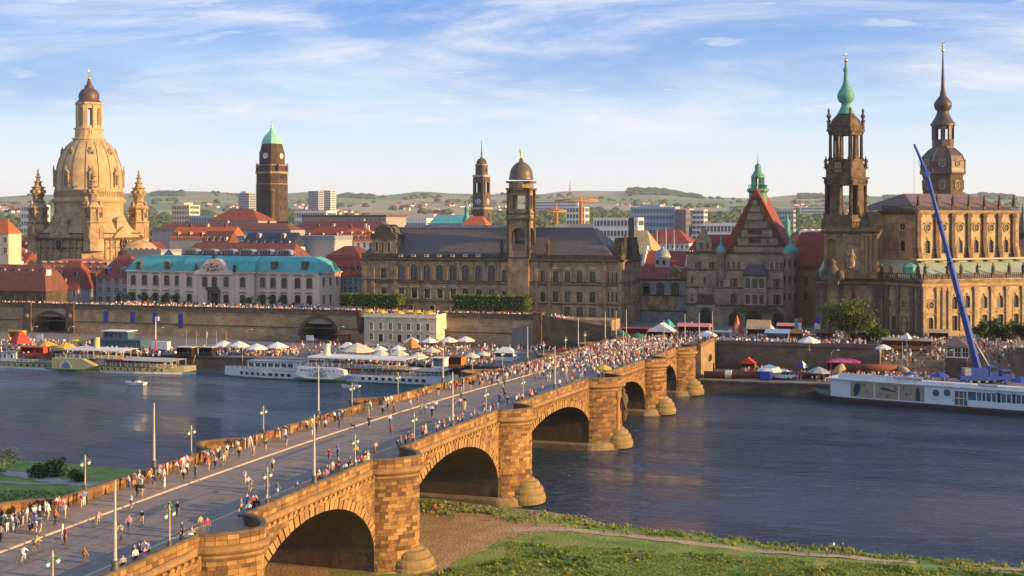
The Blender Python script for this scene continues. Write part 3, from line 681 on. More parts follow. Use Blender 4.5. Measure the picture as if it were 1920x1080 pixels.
for si, (a, c) in enumerate(SPANS):
 if a < 60 and si == 0: pass
 zc = min(zd(a), zd(c), zd((a+c)/2))-2.05; n = 26
 ths = [pi-pi*k/n for k in range(n+1)]; m_, h = (a+c)/2, (c-a)/2
 A = [(m_+h*cos(t), ZS+(zc-ZS)*sin(t)) for t in ths]
 b = MB()
 b.add([(XL+.02, v, z) for v, z in A]+[(XR-.02, v, z) for v, z in A], [(k+1, k, n+1+k, n+2+k) for k in range(n)], 1, False)
 for x, sg in ((XR-.04, 1), (XL+.04, -1)):
  for k in range(n):
   (v1, z1), (v2, z2) = A[k], A[k+1]
   q = [(x, v1, z1), (x, v2, z2), (x, v2, zd(v2)-.1), (x, v1, zd(v1)-.1)]
   b.add(q if sg > 0 else q[::-1], [(0,1,2,3)], 0)
 b.box(XL+.1, XR-.1, a-.6, a+.02, -1.5, ZS+.02, 1); b.box(XL+.1, XR-.1, c-.02, c+.6, -1.5, ZS+.02, 1)
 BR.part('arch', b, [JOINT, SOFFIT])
 nv = max(16, int(h*2*1.35/1.0)); near = si in (2, 3, 4); bj = MB()
 for k in range(nv):
  t1, t2 = pi-pi*k/nv+.004, pi-pi*(k+1)/nv-.004
  th = 1.15+(.12 if k % 2 else 0)
  def P_(t, g): return (m_+(h+g)*cos(t), ZS+(zc-ZS+g)*sin(t))
  q = [P_(t1+(-.012), 0), P_(t2+.012, 0), P_(t2+.012, th), P_(t1-.012, th)]
  for x0, x1 in ((XR-.05, XR+.10+.03*(k % 3)),):
   b2 = MB() if near else bj; vs2 = [(x1, v, z) for v, z in q]+[(x0, v, z) for v, z in q]
   b2.add(vs2, [(0,1,2,3),(0,4,5,1),(1,5,6,2),(2,6,7,3),(3,7,4,0)], 0)
   if near: BR.part('arch_stone', b2, [(RING, ST[1], RING, ST[0])[k*7 % 4]])
 if not near: tag(BR.part('arch_ring', bj, RING), kind='stuff')
 cz = ZS
 while cz < zd(m_)-.9:
  hh = rnd.uniform(.36, .5); v = a
  while v < c:
   l = rnd.uniform(.55, 1.15); v2 = min(c, v+l); za, zb = cz+.015, cz+hh-.015
   vm = (v+v2)/2; u = (vm-m_)/(h+1.2)
   ring_top = ZS+(zc-ZS+1.25)*sqrt(max(0, 1-u*u)) if abs(u) < 1 else ZS
   top = min(zd(vm)-.75, zb)
   if za > ring_top-.25 and top-za > .15 and v2-v > .2 and a > 60:
    BLOCKS.append((vm, (XR+.02, vm), (0, 1), v2-v-.03, .16+rnd.uniform(0,.05), za, top, tone(vm, za)))
   v = v2
  cz += hh
 v = a+.5
 while v < c-.3:
  if a > 60:
   b2 = MB(); z = zd(v); b2.box(XR-.05, XR+.36, v-.24, v+.24, z-1.02, z-.722); b2.box(XR-.05, XR+.2, v-.2, v+.2, z-1.32, z-1.02)
   if si in (2, 3): BR.part('corbel', b2, ST[1 if int(v) % 3 else 0])
   else:
    if v < a+1.2: bc = MB()
    bc.add(b2.v, b2.f, 0)
  v += 1.18
 if a > 60 and si not in (2, 3): tag(BR.part('corbels', bc, ST[0]), kind='stuff')
def stadium(p, r, ext, n=16):
 if p == 253.0: r += 1.2; ext += 1.1
 R = [(XR+ext*nose(-pi/2+pi*k/n)[0], p+r*nose(-pi/2+pi*k/n)[1]) for k in range(n+1)]
 L_ = [(XL-ext*nose(pi/2-pi*k/n)[0], p+r*nose(pi/2-pi*k/n)[1]) for k in range(n+1)]
 return R+L_
for i, p in enumerate(PIERS):
 if p < 60: continue
 big = i == 5
 pr = BR.part('pier', MB(), JOINT); b = MB(); b.prism(stadium(p, HW, 4.05), -2, zd(p)-.55, 0);
 me = b.mesh('pier', [JOINT]); me.transform(Matrix.Translation(-BR.loc)); pr.data = me
 b = MB(); b.prism(stadium(p, HW+.75, 5.2), -2, 1.0, 0); b.prism(stadium(p, HW+.75, 5.2), 1.0, 1.4, 0, True, stadium(p, HW+.3, 4.5)); BR.part('plinth', b, PLINTH, pr)
 b = MB()
 for side in (1, -1):
  q0 = 4.0 if big else 2.9; cx = (XR+q0) if side > 0 else (XL-q0)
  prof = []
  for k, (r, z) in enumerate([(3.3,.2),(3.42,.9),(3.25,1.55),(3.0,1.65),(3.08,2.1),(2.85,2.6),(2.5,2.7),(2.5,3.05),(2.2,3.5),(1.8,3.58),(1.6,3.9),(.9,4.2),(.2,4.3)]): prof.append((r, z))
  b = MB(); b.lathe(prof, 30, (cx, p), 0, False); BR.part('cutwater_cap', b, MOSSY, pr)
 b = MB(); z = zd(p)
 b.prism(stadium(p, HW+.16, 4.22), z-1.25, z-1.0, 0); b.prism(stadium(p, HW+.12, 4.2), 7.0, 7.0, 0) if False else None
 BR.part('moulding', b, BAND, pr)
 cz = 1.4; EX, HB = (5.15, HW+1.2) if big else (4.05, HW)
 while cz < z-1.6:
  hh = rnd.uniform(.36, .52); q = -pi/2
  off = rnd.uniform(0, .2)
  while q < pi/2-.03:
   l = rnd.uniform(.55, 1.25); q2 = min(pi/2, q+l/4.15)
   if pi/2-q2 < .06: q2 = pi/2
   qm = (q+q2)/2; (u1, w1), (u2, w2) = nose(q), nose(q2); cx, cy = XR+EX*(u1+u2)/2, p+HB*(w1+w2)/2; t = ((u2-u1)*EX, (w2-w1)*HB); tl = sqrt(t[0]**2+t[1]**2); t = (t[0]/tl, t[1]/tl)
   zb = min(cz+hh, z-1.55)
   if q < pi*.42 and zb-cz > .2: BLOCKS.append((p+cy*.001, (cx, cy), t, tl-.03, .14+rnd.uniform(0,.06), cz+.012, zb-.012, tone(p+q*5, cz), pr))
   q = q2
  cz += hh
 if big:
  b = MB()
  for q in (-.35,):
   cx, cy = XR+5.0*nose(q)[0], p+(HW+1.1)*nose(q)[1]; b.lathe([(.75,2.0),(.75,2.6),(.55,2.8),(.5,z-3.2),(.7,z-2.7),(.7,z-1.6)], 10, (cx, cy), 0)
  BR.part('engaged_column', b, ST[0], pr)
  b = MB(); q = .15; cx, cy = XR+5.4*cos(q), p+HW*sin(q)
  b.lathe([(.5,5.2),(.9,6.5),(.75,8.0),(1.0,9.4),(.8,10.2),(.35,10.6),(.45,11.1),(.1,11.6)], 9, (cx, cy), 0)
  b.tube([(cx,cy-.8,9.6),(cx+.6,cy-1.3,8.6),(cx+.5,cy-1.0,7.4)], [.28,.25,.2], 6); b.tube([(cx,cy+.6,9.6),(cx+.5,cy+1.2,8.8),(cx+.4,cy+.9,7.8)], [.28,.25,.2], 6)
  BR.part('carved_figure', b, S_DARK, pr)
for (v, v1_) in ((84, 345),):
 P = edge_path(1, v, v1_, .95, 4.55)
 for j in range(len(P)-1):
  (x1, y1, nx, ny), (x2, y2, _, _) = P[j], P[j+1]; l = sqrt((x2-x1)**2+(y2-y1)**2)
  if l < .2: continue
  t = ((x2-x1)/l, (y2-y1)/l); zz_ = zd((y1+y2)/2)
  for k in range(2):
   BLOCKS.append(((y1+y2)/2, ((x1+x2)/2+nx*.0, (y1+y2)/2+ny*.0), t, l-.04, .14+rnd.uniform(0,.04), zz_+.05+.49*k, zz_+.05+.49*k+.45, tone(y1, k*7), None))
P = edge_path(-1, 84, 345, 1.4, 4.55)
for j in range(len(P)-1):
 (x1, y1, nx, ny), (x2, y2, _, _) = P[j], P[j+1]; l = sqrt((x2-x1)**2+(y2-y1)**2)
 if l < .2: continue
 t = ((x2-x1)/l, (y2-y1)/l); zz_ = zd((y1+y2)/2)
 for k in range(2): BLOCKS.append(((y1+y2)/2+8, ((x1+x2)/2-nx*.42, (y1+y2)/2-ny*.42), t, l-.04, .10, zz_+.05+.49*k, zz_+.05+.49*k+.45, (0,2,2,3,2,3)[rnd.randrange(6)], None))
BM = {}
def unit_block(m):
 if m.name not in BM:
  b = MB(); e = .06
  b.add([(-.5,-.5,-.5),(.5,-.5,-.5),(.5,.5,-.5),(-.5,.5,-.5),(-.5,-.5,.5),(.5,-.5,.5),(.5,.5,.5),(-.5,.5,.5)], [(0,3,2,1),(4,5,6,7),(0,1,5,4),(1,2,6,5),(2,3,7,6),(3,0,4,7)])
  BM[m.name] = b.mesh('stone', [m])
 return BM[m.name]
def big_px(B):
 (x, y) = B[1]; Yc = -SA*x+CA*y; Xc = CA*x+SA*y; px = 960+F*Xc/Yc; py = YH+(H-(B[5]+B[6])/2)*F/Yc
 if not (-5 < px < 1925 and py < 1085): return 0
 fac = abs(B[2][0]*CA+B[2][1]*SA); return fac*B[3]*(B[6]-B[5])/Yc**2
BLOCKS = [B for B in BLOCKS if big_px(B) > 0]
BLOCKS.sort(key=big_px, reverse=True)
for B in BLOCKS[:300]:
 _, c, t, l, d, z0, z1, tn = B[:8]; o = BR.inst('stone', unit_block(ST[tn]), (c[0], c[1], (z0+z1)/2), atan2(t[1], t[0]), B[8] if len(B) > 8 and B[8] else None)
 if o.parent is not BR.root: o.location = Vector((c[0], c[1], (z0+z1)/2))-BR.loc
 o.scale = (l, d, z1-z0)
b = MB()
for B in BLOCKS[300:]: _, c, t, l, d, z0, z1, tn = B[:8]; b.obox(c, t, l, d, z0, z1, tn)
tag(BR.part('masonry', b, ST), kind='stuff')
b = MB(); b.box(XL-2.5, XL+.5, 346, 372, -2, CG+.9); b.box(XR-.5, XR+3.6, 346, 369, -2, CG+.95); b.box(XL, XR, 352, 373, 0, CG+.25)
BR.part('abutment', b, mat('abutment_stone', (.46,.32,.16), (.30,.20,.10), .9, .5, .3, 3, stain=(.10,.075,.05), stain_amt=.5, stain_scale=.15, brick=(1.3,.5,.7)))
b = MB(); b.box(XR+3.0, XR+3.62, 346, 369, CG+.95, CG+2.0); b.box(XR, XR+3.62, 345.4, 346, CG+.95, CG+2.0); BR.part('abutment_parapet', b, ST[2])
# ------------------------------------------------------------------ poles and lamps on the bridge
POLE = mat('pole_beige', (.46,.40,.32), (.38,.33,.26), .6, 2); IRON = mat('cast_iron', (.07,.06,.05), (.10,.085,.07), .6, 2)
LGREEN = mat('lamp_green', (.05,.16,.10), None, .5); LGLASS = mat('lamp_globe', (.75,.76,.70), None, .25)
pm = MB(); pm.lathe([(.24,1.2),(.22,2.0),(.15,2.2),(.13,5.2),(.105,5.25),(.085,8.7),(.02,8.8)], 10); POLE_SHAFT = pm.mesh('shaft', [POLE])
pm = MB(); pm.lathe([(.42,-.3),(.42,.9),(.34,1.0),(.40,1.1),(.40,1.3),(.28,1.5),(.32,1.9),(.2,2.05)], 10); POLE_BASE = pm.mesh('base', [IRON])
pm = MB(); pm.lathe([(.26,-.3),(.26,1.15),(.2,1.3),(.2,1.5),(.1,1.7)], 8); LAMP_BASE = pm.mesh('base', [IRON])
pm = MB(); pm.lathe([(.085,1.6),(.075,4.4),(.12,4.5),(.03,4.95)], 8); LAMP_POST = pm.mesh('post', [POLE])
pm = MB(); pm.tube([(-.62,0,4.15),(-.45,0,4.42),(0,0,4.35),(.45,0,4.42),(.62,0,4.15)], .035, 5); LAMP_ARM = pm.mesh('arm', [LGREEN])
pm = MB(); pm.lathe([(.05,0),(.17,.1),(.2,.28),(.1,.42)], 8); LAMP_GL = pm.mesh('globe', [LGLASS])
pm = MB(); pm.lathe([(.26,.36),(.2,.48),(.05,.58)], 8); LAMP_CAP = pm.mesh('shade', [LGREEN])
ORD = ['first', 'second', 'third', 'fourth', 'fifth', 'sixth', 'seventh', 'eighth', 'ninth', 'tenth', 'eleventh', 'twelfth', 'thirteenth', 'fourteenth', 'fifteenth', 'sixteenth', 'seventeenth', 'eighteenth']
def tram_pole(x, y, z, label):
 r = link(bpy.data.objects.new('tram_pole', None), None, (x, y, z)); tag(r, label, 'pole', 'tram poles along the bridge'); inst('shaft', POLE_SHAFT, r); inst('base', POLE_BASE, r); return r
def street_lamp(x, y, z, label, rz=0.0):
 r = link(bpy.data.objects.new('street_lamp', None), None, (x, y, z), rz); tag(r, label, 'lamp', 'two-armed lamps along the bridge')
 inst('base', LAMP_BASE, r); inst('post', LAMP_POST, r); a = inst('arm', LAMP_ARM, r)
 for s in (-1, 1): g = inst('globe', LAMP_GL, r, (s*.62, 0, 3.76)); inst('shade', LAMP_CAP, g, (0,0,0))
 return r
mids = [(PIERS[i]+PIERS[i+1])/2 for i in range(1, len(PIERS)-1)]
for k, v in enumerate(mids):
 tram_pole(XR-.25, v, zd(v), f'tall beige tram pole on the sunny parapet, {ORD[k]} from the near end')
 if k: tram_pole(XL+.25, v+2.5, zd(v), f'tall beige tram pole on the far parapet, {ORD[k-1]} from the near end')
for k, v in enumerate([344.0, 356.0, 368.0]):
 tram_pole(XR-.25+k*1.5, v, zd(v), f'tall beige tram pole at the crowded bridgehead, {ORD[k]} from the river'); tram_pole(XL+.25, v+3, zd(v+3), f'tall beige tram pole on the left of the bridgehead, {ORD[k]} from the river')
q = [p+d for p in PIERS[1:] for d in (-9, 9)]
for k, v in enumerate([v for v in q if v < 342]):
 if v > 80: street_lamp(XR-.25, v, zd(v), f'green two-armed street lamp on the sunny parapet, {ORD[k-1]} from the near end', pi/2)
 if v > 110: street_lamp(XL+.25, v, zd(v), f'green two-armed street lamp on the far parapet above the water, {ORD[k-3]} from the near end', pi/2)
# ================================================================== RIVER FRONT: rampart wall, palace-like parliament, pink terrace palace
# ---- rampart (promenade) with its wall, two vaulted passages and stairs
WV = 405.0
fw = Face(0, WV, 0)
WX0, WX1 = fw.s(-160), fw.s(1013)
M_RAMP = mat('rampart_stone', (.62,.47,.28), (.46,.335,.195), .95, .35, .35, 2, stain=(.17,.13,.08), stain_amt=.45, stain_scale=.1, brick=(1.5,.55,.72), sstretch=(1,1,.5))
RP = Thing('rampart_wall', 'long sandstone rampart wall with two vaulted passages below the promenade', 'wall', ((WX0+WX1)/2, WV, QL))
b = MB()
arches = [(fw.s(95), fw.w(95, 66), QL+.02, fw.z(95, 588), .72), (fw.s(597), fw.w(597, 68), QL+.02, fw.z(597, 596), .9)]
wall(b, fw, WX0, WX1, QL, TZ-.55, arches, 0, 9.0)
RP.part('wall_face', b, [M_RAMP])
b = MB(); b.box(WX0, WX1, WV-.35, WV+.6, TZ-.55, TZ+.02, 0); b.box(WX0, WX1, WV-.12, WV+.35, TZ+.02, TZ+.95, 0); b.box(WX0, WX1, WV-.25, WV+.45, TZ+.95, TZ+1.12, 0); b.box(WX0, WX1, WV-.18, WV+.2, TZ-5.3, TZ-5.0, 0)
RP.part('coping', b, S_TRIM)
for a_ in arches:
 s0, w_, za, zb, ar = a_; r = w_/2; n = 18; h = r*ar; zt = zb-h
 for k in range(n):
  t1, t2 = pi*k/n+.008, pi*(k+1)/n-.008
  q = [(s0+(r+g)*cos(t), zt+(h+g)*sin(t)) for t, g in ((t1,0),(t2,0),(t2,.95),(t1,.95))]; b = MB()
  b.add([(x, WV-.22, z) for x, z in q]+[(x, WV+.05, z) for x, z in q], [(3,2,1,0),(0,1,5,4),(2,3,7,6),(1,2,6,5),(3,0,4,7)], 0); RP.part('arch_stone', b, [S_BROWN])
 b = MB(); b.quad((s0-r, WV+9, za),(s0+r, WV+9, za),(s0+r, WV+9, zb),(s0-r, WV+9, zb)); RP.part('passage_darkness', b, BLACK)  # black sheet stands in for the darkness deep inside the passage
for px in (53, 133):
 b = MB(); s = fw.s(px); b.box(s-1.7, s+1.7, WV-.75, WV+.3, QL, TZ+.9, 0); b.box(s-1.95, s+1.95, WV-1.0, WV+.4, TZ+.9, TZ+1.3, 0); RP.part('pier', b, [S_BROWN])
 b = MB(); b.lathe([(.9,0),(.7,.25),(.2,.3)], 14, (0,0)); me = b.mesh('medallion', [S_TRIMW]); o = RP.inst('medallion', me, (s, WV-.72, fw.z(px, 592))); o.rotation_euler = (pi/2, 0, 0)
b = MB(); s = fw.s(677); b.lathe([(.3,TZ-6.5),(.9,TZ-5.5),(1.25,TZ-3),(1.3,TZ-.5),(1.5,TZ-.3),(1.5,TZ+1.2)], 12, (s, WV-.3)); RP.part('corner_turret', b, S_BROWN)
b = MB(); b.prism([(WX0,WV+.5),(WX1,WV+.5),(WX1,WV+75),(WX0,WV+75)], CG-.5, TZ, 0); structure('promenade', b, mat('promenade_gravel', (.36,.29,.22), (.29,.235,.18), .95, .5))
BANNER = mat('banner_blue', (.02,.035,.22), (.03,.05,.30), .7, .6)
for k, (px, pa, pb_) in enumerate(((199,583,605),(249,584,605),(291,586,607),(339,588,615))):
 b = MB(); q = fw.s(px); zt, zb = fw.z(px, pa), fw.z(px, pb_); b.box(q-.85, q+.85, WV-.34, WV-.28, zb, zt, 0); b.box(q-1.0, q+1.0, WV-.38, WV-.1, zt, zt+.1, 1); b.lathe([(.55,0),(.5,.02)], 14, (0,0), 2) if False else None
 o = single('banner', b, [BANNER, STEEL], f'dark blue cloth banner hanging on the rampart wall, {ORD[k]} from the left', 'banner', 'blue banners on the rampart wall')
 e = MB(); e.lathe([(.5,-.02),(.5,.02)], 14); e.lathe([(.36,.021),(.36,.024)], 14, (0,0), 1); r_ = inst('emblem', e.mesh('emblem', [WHITE, BANNER]), o, (0, -.04, (zt-zb)*.72)); r_.rotation_euler = (pi/2, 0, 0)
ST0, ST1 = WX1+.8, fw.s(1150)
b = MB(); n = 18
for k in range(n):
 x0 = ST0+(ST1-ST0)*k/n; b.box(x0, ST1, WV-2+.001*k, WV+9-.001*k, TZ-(TZ-CG)*(k+1)/n*1.0-.02, TZ-(TZ-CG)*k/n*1.0-.02-.005, 0)
stair = Thing('grand_staircase', 'broad stone staircase running down from the promenade to the square', 'stairs', ((ST0+ST1)/2, WV, CG)); stair.part('steps', b, S_GREY)
b = MB(); b.add([(ST0,WV-2.6,QL),(ST1,WV-2.6,QL),(ST1,WV-2.6,CG+1.1),(ST0,WV-2.6,TZ+1.3),(ST0,WV-2.02,QL),(ST1,WV-2.02,QL),(ST1,WV-2.02,CG+1.1),(ST0,WV-2.02,TZ+1.3)], [(0,1,2,3),(3,2,6,7),(1,5,6,2),(0,3,7,4)]); stair.part('side_wall', b, S_DARK)
b = MB(); b.box(ST0-2.2, ST0+.6, WV-3.2, WV+.2, QL, TZ+1.6); b.box(ST0-2.5, ST0+.9, WV-3.5, WV+.5, TZ+1.6, TZ+2.0); stair.part('end_pier', b, S_BROWN)
# ---- the parliament building ---------------------------------------------------
PV = 418.0
f = Face(0, PV, 0)
x0, x1 = f.s(678), f.s(1165); z_e = f.z(900, 487); z_c = f.z(900, 480)
PH = Thing('parliament_building', 'broad dark sandstone palace with slate roof and domed corner tower above the promenade', 'palace', ((x0+x1)/2, PV, CG))
ups = row(f, [753,777,801,825,850,873,898,922], 13.5, 496, 525.5, 1)
ul = row(f, [720], 11, 503, 522); um = row(f, [979], 11, 507, 530); ur = row(f, [1042,1064,1087,1111], 11, 509, 530); un = row(f, [946,1018], 8, 507, 529)
dn = row(f, [720,753,777,801,825,850,873,898,922], 10.5, 541, 559); dr = row(f, [1042,1064,1087,1111], 11, 547, 567); dm = row(f, [946,1018], 8, 546, 565); dt = row(f, [979], 14, 547, 570)
gr_ = row(f, [1064,1087,1111], 12, 576, 603); gl = row(f, [730,770,810,850,890,930], 9, 573, 590)
cn = row(f, [1141,1148.5,1156], 4, 510, 530); cm = row(f, [1141,1148.5,1156], 4, 548, 567); cg = row(f, [1141,1148.5,1156], 4, 577, 600)
b = MB(); allops = ups+ul+um+ur+un+dn+dr+dm+dt+gr_+gl+cn+cm+cg
wall(b, f, x0, x1, CG-1, z_e, allops, 0, .5)
DEP_ = 26.0
b.quad((x0,PV,CG-1),(x0,PV,z_e),(x0,PV+DEP_,z_e),(x0,PV+DEP_,CG-1)); b.quad((x0,PV+DEP_,CG-1),(x0,PV+DEP_,z_e),(x1,PV+DEP_,z_e),(x1,PV+DEP_,CG-1))
fr = Face(x1, PV, pi/2)
so = [(s, 1.5, za, zb, 0) for s in (3.5, 7, 10.5, 15, 18.5, 22) for za, zb in ((11.5,15.0),(17.5,21),(24,27.6))]
wall(b, fr, 0, DEP_, CG-1, z_e, so, 0, .5)
PH.part('wall', b, [S_GREY])
st = (2,2,.3,None,True); arc_st = (2,3,.28,'key',True); pst = (2,2,.3,'tri',True)
put_windows(PH, f, ups, arc_st, None, .5); put_windows(PH, f, ul+um, pst, None, .5); put_windows(PH, f, ur, (2,2,.3,'tri',True), None, .5); put_windows(PH, f, un+cn+cm+cg+dm, (1,2,.18,None,True), None, .5)
put_windows(PH, f, dn+dr+dt, (2,2,.3,'flat',True), None, .5); put_windows(PH, f, gr_+gl, (2,2,.25,None,True), None, .5); put_windows(PH, fr, so, (1,2,.2,None,True), None, .5)
b = MB()
for z, h_, o_ in ((f.z(900,529), .55, .5), (f.z(900,533), .35, .3), (f.z(900,490), .8, .9), (f.z(900,568), .35, .3)):
 cornice(b, f, x0, x1, z, h_, o_); cornice(b, fr, 0, DEP_, z, h_, o_)
PH.part('cornice', b, S_TRIM)
b = MB()
for px in [740.5, 765,789,813,837.5,861.5,885.5,910,934]: pilaster(b, f, f.s(px), .75, f.z(px,527), f.z(px,491), .3, 0, .5)
for px in [685,700,742,952,1006,1030,1133,1163]: pilaster(b, f, f.s(px), 1.1, CG, f.z(px,491), .35, 0, .6)
for s in (1,6,12.5,20,25): pilaster(b, fr, s, 1.1, CG, f.z(900,491), .5, 0, .6)
PH.part('pilasters', b, S_GREY);
zt_ = f.z(900,478)
b = MB(); b.box(x0, x1, PV-.2, PV+.35, z_e+.25, zt_+.25); b.box(x1-.35, x1+.2, PV+.4, PV+DEP_, z_e+.25, zt_+.25); b.box(x0-.2,x0+.35,PV+.4,PV+DEP_,z_e+.25,zt_+.25); PH.part('attic', b, S_DARK)
me = MB(); me.box(-.75,.75,-.16,.1,-.4,.4,0); me.box(-.55,.55,-.17,-.05,-.22,.22,1); me = me.mesh('attic_light', [OFFW, GLASS])
for px in (752,776,800,824,849,873,897): PH.inst('attic_light', me, (f.s(px), PV-.22, f.z(px,479.5)))
zr = f.z(900,428); xr_ = f.s(1098)
b = MB(); b.add([(x0+.4,PV+.6,zt_),(x1-3.5,PV+.6,zt_),(x1-3.5,PV+DEP_-1,zt_),(x0+.4,PV+DEP_-1,zt_),(x0+7,PV+10,zr),(xr_,PV+10,zr),(xr_,PV+15,zr),(x0+7,PV+15,zr)], [(0,1,5,4),(1,2,6,5),(2,3,7,6),(3,0,4,7),(4,5,6,7)]);
rf = PH.part('roof', b, SLATE)
b = MB()
fs_ = Face(0, PV+.6, 0)
for k in range(92):
 t = k/91; xa = x0+.8+(x1-4.2-x0-.8)*t; xb = max(x0+7.2, min(xr_-.2, xa));
 if abs(xb-xa) > .01:
  u = 1-abs(xb-xa)/ (6.6 if xa < xb else (x1-3.5-xr_))
  xb = xa; zz_ = zt_+(zr-zt_)*max(.05, u); yy = PV+.6+9.4*max(.05, u)
 else: zz_, yy = zr, PV+10
 b.add([(xa-.05,PV+.58,zt_+.05),(xa+.05,PV+.58,zt_+.05),(xa+.05,yy-.02,zz_+.06),(xa-.05,yy-.02,zz_+.06)], [(0,1,2,3)])
PH.part('standing_seams', b, mat('seam_grey', (.12,.105,.10), None, .6), rf)
b = MB(); b.box(x0+7, xr_, PV+9.8, PV+10.2, zr, zr+.3); PH.part('ridge', b, LEAD, rf)
for k in range(4):
 b = MB(); xa = f.s(770+k*48); b.box(xa, xa+5, PV+11.5, PV+14, zr, zr+.9); PH.part('skylight', b, LEAD, rf)
b = MB(); xa, xb = f.s(697), f.s(742); zb_, z1_, z2_ = zt_, f.z(720,448), f.z(720,421)
dops = [(f.s(p), .9, f.z(p,471), f.z(p,454), 0) for p in (707,718,730)]
wall(b, Face(0, PV-.1, 0), xa, xb, zb_, z1_, dops, 0, .5); b.box(xa, xb, PV+.5, PV+9, zb_, z1_, 0)
PH.part('gable_wall', b, [S_GREY]); put_windows(PH, Face(0, PV-.1, 0), dops, (1,2,.1,None,False), None, .5)
b = MB(); P = [(xa-.4,z1_),(xb+.4,z1_),(xb+.2,z1_+1.6),(xb-1.2,z1_+2.2),(xb-1.7,z1_+3.6),(f.s(720)+.9,z2_),(f.s(720)-.9,z2_),(xa+1.7,z1_+3.6),(xa+1.2,z1_+2.2),(xa-.2,z1_+1.6)]
b.add([(x, PV-.4, z) for x, z in P]+[(x, PV+8, z) for x, z in P], [tuple(range(9,-1,-1))[::-1]]+[(i,(i+1)%10,10+(i+1)%10,10+i)[::-1] for i in range(10)]); PH.part('curved_gable', b, S_DARK)
b = MB(); b.box(x1-3.2, x1+.1, PV+4, PV+22, zt_+.3, f.z(1150,446)); b.box(f.s(1166), f.s(1174), PV+9, PV+11, zt_, f.z(1170,408)); PH.part('side_gable', b, S_DARK)
b = MB()
for y in (PV+2, PV+8, PV+17, PV+24): b.lathe([(.7,zt_+.2),(.6,zt_+1.2),(.3,zt_+1.5),(.55,zt_+2.4),(.25,zt_+3.4),(.1,zt_+4.6)], 7, (x1-.3, y))
PH.part('finials', b, S_DARK)
TWX, TWY = f.s(973.5), PV-1.0; hw = 3.6; tf = Face(TWX, TWY, 0); D2 = 6.4
zz0, zz1 = f.z(978,490), f.z(978,413)
tp = PH.part('tower', MB(), S_GREY)
def tower_box(mb, hw_, d, za, zb, ops=(), rev=.6, y0=0.0, m=0):
 F4 = [Face(TWX, TWY+y0, 0), Face(TWX+hw_, TWY+y0+d/2, pi/2), Face(TWX, TWY+y0+d, pi), Face(TWX-hw_, TWY+y0+d/2, -pi/2)]
 for i, q in enumerate(F4): wall(mb, q, -(hw_ if i % 2 == 0 else d/2), (hw_ if i % 2 == 0 else d/2), za, zb, ops, m, rev)
b = MB(); tower_box(b, hw, D2, z_e-14, z_e+.6); tower_box(b, hw, D2, z_e+.6, zz1, [(0, 4.6, f.z(978,470), f.z(978,427), 1)])
b.box(TWX-hw+.05, TWX+hw-.05, TWY+.05, TWY+D2-.05, z_e+.3, z_e+.6); b.box(TWX-hw+.05, TWX+hw-.05, TWY+.05, TWY+D2-.05, zz1-.4, zz1)
za, zb = f.z(978,396), f.z(978,356)
b.box(TWX-hw, TWX+hw, TWY, TWY+D2, zz1, za)
tower_box(b, hw-.4, D2-.8, za, zb, [(0, 4.4, f.z(978,392), f.z(978,366), 0)], .8, .4)
b.lathe([(4.3,zb),(4.1,zb+.2),(4.1,f.z(978,341))], 8, (TWX, TWY+D2/2), 0, False, pi/8)
me = b.mesh('tower', [S_GREY]); me.transform(Matrix.Translation(-PH.loc)); tp.data = me
b = MB()
for z, o_, h_ in ((zz1, .7, .7), (zz1+2.0, .4, .4), (zb, .6, .6), (f.z(978,343), .5, .6), (z_e+.6, .4, .5)): b.box(TWX-hw-o_, TWX+hw+o_, TWY-o_, TWY+D2+o_, z, z+h_)
for sx_ in (-1, 1):
 for y in (0.2, D2-.2):
  for za_, zb_ in ((z_e+1.1, zz1), (zz1+2.4, zb)): b.box(TWX+sx_*(hw-.1)-.45, TWX+sx_*(hw-.1)+.45, TWY+y-.45, TWY+y+.45, za_, zb_)
for y in (.9, 5.5): b.box(TWX+hw, TWX+hw+.35, TWY+y-.3, TWY+y+.3, z_e+1.1, zz1)
PH.part('tower_cornice', b, S_DARK, tp)
b = MB()
for sx_ in (-1, 1):
 for y in (.3, D2-.3): b.lathe([(.6,zz1+.7),(.55,zz1+1.4),(.3,zz1+1.7),(.5,zz1+2.4),(.3,zz1+3.3),(.35,zz1+3.6),(.1,zz1+4.1)], 7, (TWX+sx_*(hw+.2), TWY+y))
PH.part('tower_statues', b, S_DARK, tp)
b = MB(); zd0 = f.z(978,333); b.lathe([(4.1,zd0-.6),(4.1,zd0),(3.95,zd0+.3),(3.85,zd0+1.4),(3.45,zd0+2.8),(2.7,zd0+4.0),(1.6,zd0+4.9),(.75,zd0+5.3),(.7,zd0+6.0),(.35,zd0+6.4),(.3,zd0+7.0)], 20, (TWX, TWY+D2/2)); PH.part('dome', b, mat('dome_copper_brown', (.12,.095,.055), (.085,.068,.045), .45, .7), tp)
b = MB(); zg = zd0+7.0; b.lathe([(.45,zg-.4),(.3,zg),(.5,zg+.8),(.38,zg+1.5),(.2,zg+1.8),(.28,zg+2.1),(.05,zg+2.4)], 10, (TWX, TWY+D2/2)); b.tube([(TWX-.4,TWY+D2/2,zg+1.4),(TWX-.75,TWY+D2/2,zg+2.0),(TWX-.5,TWY+D2/2,zg+2.6)], .12, 5); PH.part('gilded_figure', b, GOLD, tp)
for k, px in enumerate((940,1027)):
 b = MB(); q = f.s(px); b.lathe([(.8,zt_),(.8,zt_+.9),(.55,zt_+1.0),(.6,zt_+2.2),(.85,zt_+3.3),(.4,zt_+4.2),(.5,zt_+4.7),(.1,zt_+5.2)], 8, (q, PV+.3)); PH.part('statue', b, S_DARK)
